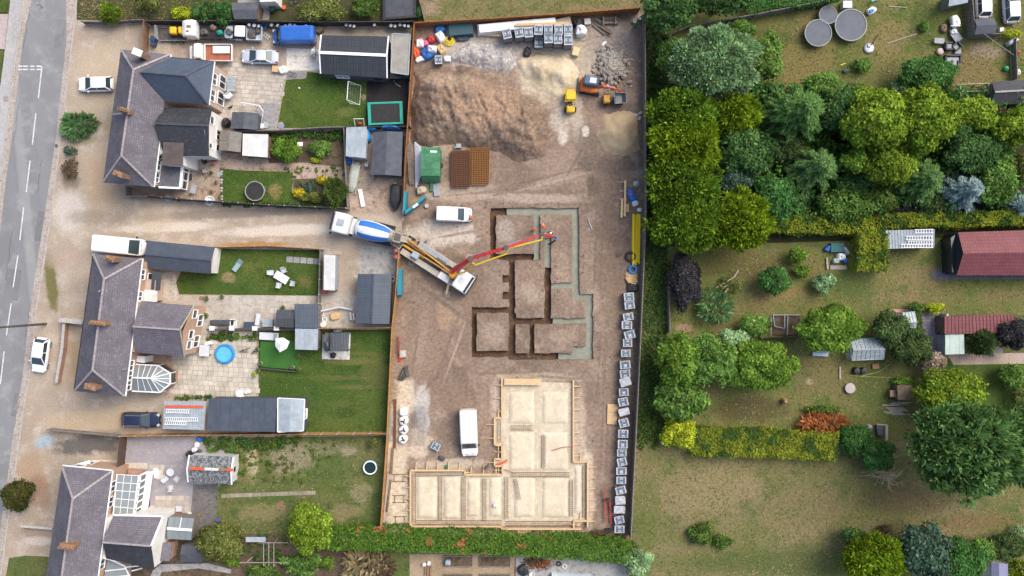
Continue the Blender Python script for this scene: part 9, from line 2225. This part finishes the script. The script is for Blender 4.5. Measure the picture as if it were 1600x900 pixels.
T('thin dark undergrowth left of the lower golden broadleaf',1340,285,40,20,3.5,'dark',size=.3,dens=.8)
T('dark undergrowth between the fir and golden trees',1230,235,34,26,4,'yew',size=.3)
T('dark green undergrowth above the lower golden broadleaf',1490,205,26,36,5,'dark',size=.3)
T('dark undergrowth behind the yellow hedge near the blue spruce',1455,318,30,18,2.6,'yew','shrub',size=.26)
T('reddish brown shrub below the fruit cage',1560,178,14,14,2.5,'brown','shrub',size=.22,dens=.6)
hedge('clipped yellow-green hedge below the tall planting, left part',[(1200,350),(1300,352),(1384,350)],26,2.2,'goldhedge',.26,seed=5)
hedge('clipped yellow-green hedge below the tall planting, right part',[(1384,345),(1490,343),(1640,339)],22,2.2,'goldhedge',.26,seed=6)
hedge('short upright hedge block left of the shed with ladders',[(1362,362),(1361,424)],46,2.4,'goldhedge',.26,seed=7)
T('dark purple shrub over the mossy fence',1068,440,27,46,3.5,'purple',size=.28)
T('loose grassy shrub beside the crossed timbers',1116,478,26,22,1.4,'juniper','shrub',style='drape',size=.5,dens=.5)
T('weeds around the crossed timbers',1138,446,20,16,.5,'olive','shrub',size=.2,dens=.4)
T('round dark green shrub standing alone on the patchy lawn',1208,437,26,25,3,'laurel','shrub',size=.26,big=.75)
T('small leafy tree above the round dark shrub, right',1246,400,15,14,2.2,'bright','shrub',size=.24)
T('low leafy shrub just below the small leafy tree',1252,424,13,10,1.2,'bright','shrub',size=.22)
T('pale grey-green shrub below the rubbish heap',1287,442,18,18,1.8,'silver','shrub',size=.24)
T('bright fresh green round tree beside the vegetable frames',1297,514,53,38,6,'bright',size=.32)
T('bright green bush left of the vegetable frames',1178,508,26,20,2.6,'green','shrub',size=.28)
T('bright leafy tree at the left of the leafy group by the site',1058,562,38,44,6,'bright',size=.34)
T('mid-green tree in the centre of the leafy group',1112,562,42,44,5.5,'green',size=.32)
T('grey-green bush on top of the leafy group',1145,530,26,18,3,'silver','shrub',size=.26)
T('wide yellowish green tree at the right of the leafy group',1190,570,56,42,5.5,'bright',size=.32,seed=41)
T('large-leaved bluish green tree below the leafy group',1062,624,50,30,4.5,'green',size=.44)
T('vivid lime shrub at the left end of the clipped hedge',1060,677,29,28,2.6,'lime','shrub',size=.28)
hedge('wide clipped yellowish hedge across the middle right gardens',[(1078,690),(1190,692),(1308,697)],44,1.9,'goldhedge',.26,seed=9,rough=.14)
T('heap of orange-brown dead cuttings on the clipped hedge',1288,664,40,15,1.4,'orange','cuttings heap',style='drape',size=.5,name='cuttings_heap',trunk=False)
T('dark dense shrub behind the orange dead cuttings',1335,685,28,26,2.6,'laurel','shrub',size=.26)
T('low green patch above the orange dead cuttings',1285,640,30,8,.8,'weeds','shrub',size=.22)
T('round green shrub left of the big conifer',1370,712,30,26,3,'laurel','shrub',size=.26)
dt=thing('dead_branches','bare pale twiggy branches on the grass below the round shrub','branches',at(1377,742));rg=random.Random(4);mb=MB()
for k in range(46):
 a=rg.uniform(2.4,6.6);l=rg.uniform(.8,2.4);x,y=rg.uniform(-.6,.6),rg.uniform(-.1,.9);z=rg.uniform(.3,1.4)
 m_=Vector((x+l*.5*math.cos(a),y+l*.5*math.sin(a),z+.3));e_=Vector((x+l*math.cos(a+.3),y+l*math.sin(a+.3),z*.4));mb.tube([(x,y,z),m_,e_],[.045,.03,.012],5)
 for j in range(3):b_=m_.lerp(e_,rg.random());mb.tube([b_,b_+Vector((rg.uniform(-.5,.5),rg.uniform(-.6,.2),rg.uniform(-.1,.3)))],[.02,.008],4)
part('branches',mb,M['deadwood'],dt);part('limb',MB().tube([(1.0,1.4,.2),(1.1,2.3,1.2),(1.6,2.9,1.6)],[.07,.05,.02],6).tube([(1.1,2.3,1.2),(.8,3.0,1.6)],[.05,.02],6),M['palewood'],dt)
T('dark yew bush left of the smaller greenhouse',1388,514,30,28,4,'yew',size=.28)
T('dark yew bush below the smaller greenhouse',1424,542,30,32,4,'yew',size=.28)
T('pinkish cream flowering shrub below the lilac patio',1456,568,24,19,2.4,'pinkgrey','shrub',size=.24)
T('yellow-green spreading tree above the giant conifer',1482,612,60,36,5,'goldgreen',size=.34)
T('yellow-green low plants left of the spreading tree',1412,597,20,8,.8,'bright','shrub',size=.22)
T('giant dark green conifer in the lower right',1500,697,86,76,12,'conifer',style='spray',size=.6,dens=1.1,low=-.1)
T('second big dark conifer cut by the right edge',1590,690,52,62,10,'conifer',style='spray',size=.6,dens=1.1,seed=52,low=-.1)
T('green shrub at the right edge beside the path',1578,588,20,22,2.2,'green','shrub',size=.26)
T('grey-pink shrub at the right edge above the second conifer',1594,618,16,30,2,'olive','shrub',size=.24,dens=.6)
T('dark purple tree right of the long red roof',1582,523,27,26,4,'purple',size=.28)
T('olive cone-shaped shrub below the long red roof',1530,535,18,22,3.2,'yew','shrub',style='spray',size=.3)
T('round lime shrub between lilac patio and lawn',1461,482,14,10,1.5,'lime','shrub',size=.2)
T('leafy green climber above the smaller greenhouse',1432,480,12,9,1.4,'weeds','shrub',size=.22)
T('narrow climbing plant between greenhouse and lilac patio',1434,503,5,18,1.6,'weeds','shrub',size=.2)
T('small clipped bush in the fence corner near the parked cars',1580,53,18,6,1.4,'lime','shrub',size=.2)
T('small dark shrub on the rough grass near the round pot',1348,101,15,11,1.2,'green','shrub',size=.22)
T('low green tuft below the poles on the rough grass',1444,42,8,8,.7,'green','shrub',size=.2)
T('golden conifer with tufted tips at the bottom right',1362,868,48,36,6,'gold',style='spray',size=.42)
T('dark green bush behind the tufted golden conifer',1333,840,20,18,3,'dark','shrub',size=.26)
T('blue-black leafy tree right of the tufted golden conifer',1440,862,46,46,6,'bluedark',size=.36)
T('dark ivy-green tree right of the blue-black tree',1500,872,40,34,5,'laurel',size=.3)
T('mid-green shrub at the bottom right beside the lilac shed',1534,862,20,24,3,'green','shrub',size=.26)
T('very dark shrub near the bottom right corner',1572,852,32,24,3,'yew','shrub',size=.26)
T('yellow-green shrub in the bottom right corner',1592,890,20,16,2.5,'gold','shrub',style='spray',size=.3)
T('grey-green weedy clump at the right edge below the conifers',1590,828,14,10,.9,'silver','shrub',size=.2,dens=.5)
T('nettle clump on the dry lawn, bigger one',1095,834,22,18,.9,'weeds','shrub',size=.26)
T('nettle clump on the dry lawn, smaller one on the right',1128,845,16,12,.7,'weeds','shrub',size=.24)
T('pale reddish shrub on the dry lawn near the blue-black tree',1380,828,12,9,.8,'brown','shrub',size=.18,dens=.5)
for k,(poly,n,kd,lb)in enumerate((([(1010,30),(1040,40),(1040,400),(1012,400)],150,['dark','yew'],'dark undergrowth along the outside of the right site fence'),([(1012,400),(1044,400),(1042,600),(1004,620)],110,['dark','weeds'],'rank weeds beside the fence near the purple shrub'),([(1000,640),(1030,640),(1026,700),(996,700)],40,['weeds'],'weeds beside the fence near the lime shrub'))):
 ground_cover(lb,poly,n,.5,kd,seed=30+k,clump=.4,size=.26)
ground_cover('low undergrowth below the tall planting',[(1130,140),(1600,150),(1600,335),(1200,340),(1130,300)],430,3.2,['dark','laurel','green'],seed=40,clump=1.5,size=.46)
blades('green and straw coloured grass blades over the rough upper right garden',[[(1160,60),(1310,0),(1600,0),(1600,135),(1210,140)]],9000,['turfgreen','straw'],.22,61)
blades('grass blades of the patchy middle right gardens',[[(1044,392),(1600,400),(1600,490),(1440,560),(1430,670),(1100,672),(1044,520)]],17000,['turfgreen','straw'],.22,62)
blades('grass blades of the dry lawn at the lower right',[[(990,705),(1600,700),(1600,900),(990,900)]],17000,['turfgreen','straw'],.22,63)
blades('rank blades along the outside of the right site fence',[[(1008,40),(1042,40),(1042,600),(1028,700),(990,700)]],6000,['lawngreen','turfgreen'],.26,64)
blades('grass and weed blades of the weedy left garden',[[(335,684),(604,682),(594,830),(335,832)]],6000,['lawngreen','straw'],.2,65)
blades('grass blades of the pale lawn above the site',[[(655,0),(1000,0),(1000,12),(655,34)]],1800,['turfgreen','straw'],.2,66)
blades('short blades of the striped lawn and the upper left lawns',[[(405,552),(610,520),(603,677),(478,676),(405,620)],[(277,440),(330,390),(498,391),(496,460)],[(434,126),(574,123),(571,199),(434,199)],[(348,265),(457,269),(455,317),(348,317)]],5000,['lawngreen','turfgreen'],.14,67)
blades('grass of the shaded top left garden',[[(124,0),(370,0),(370,30),(124,30)]],2500,['turfgreen','straw'],.2,68)
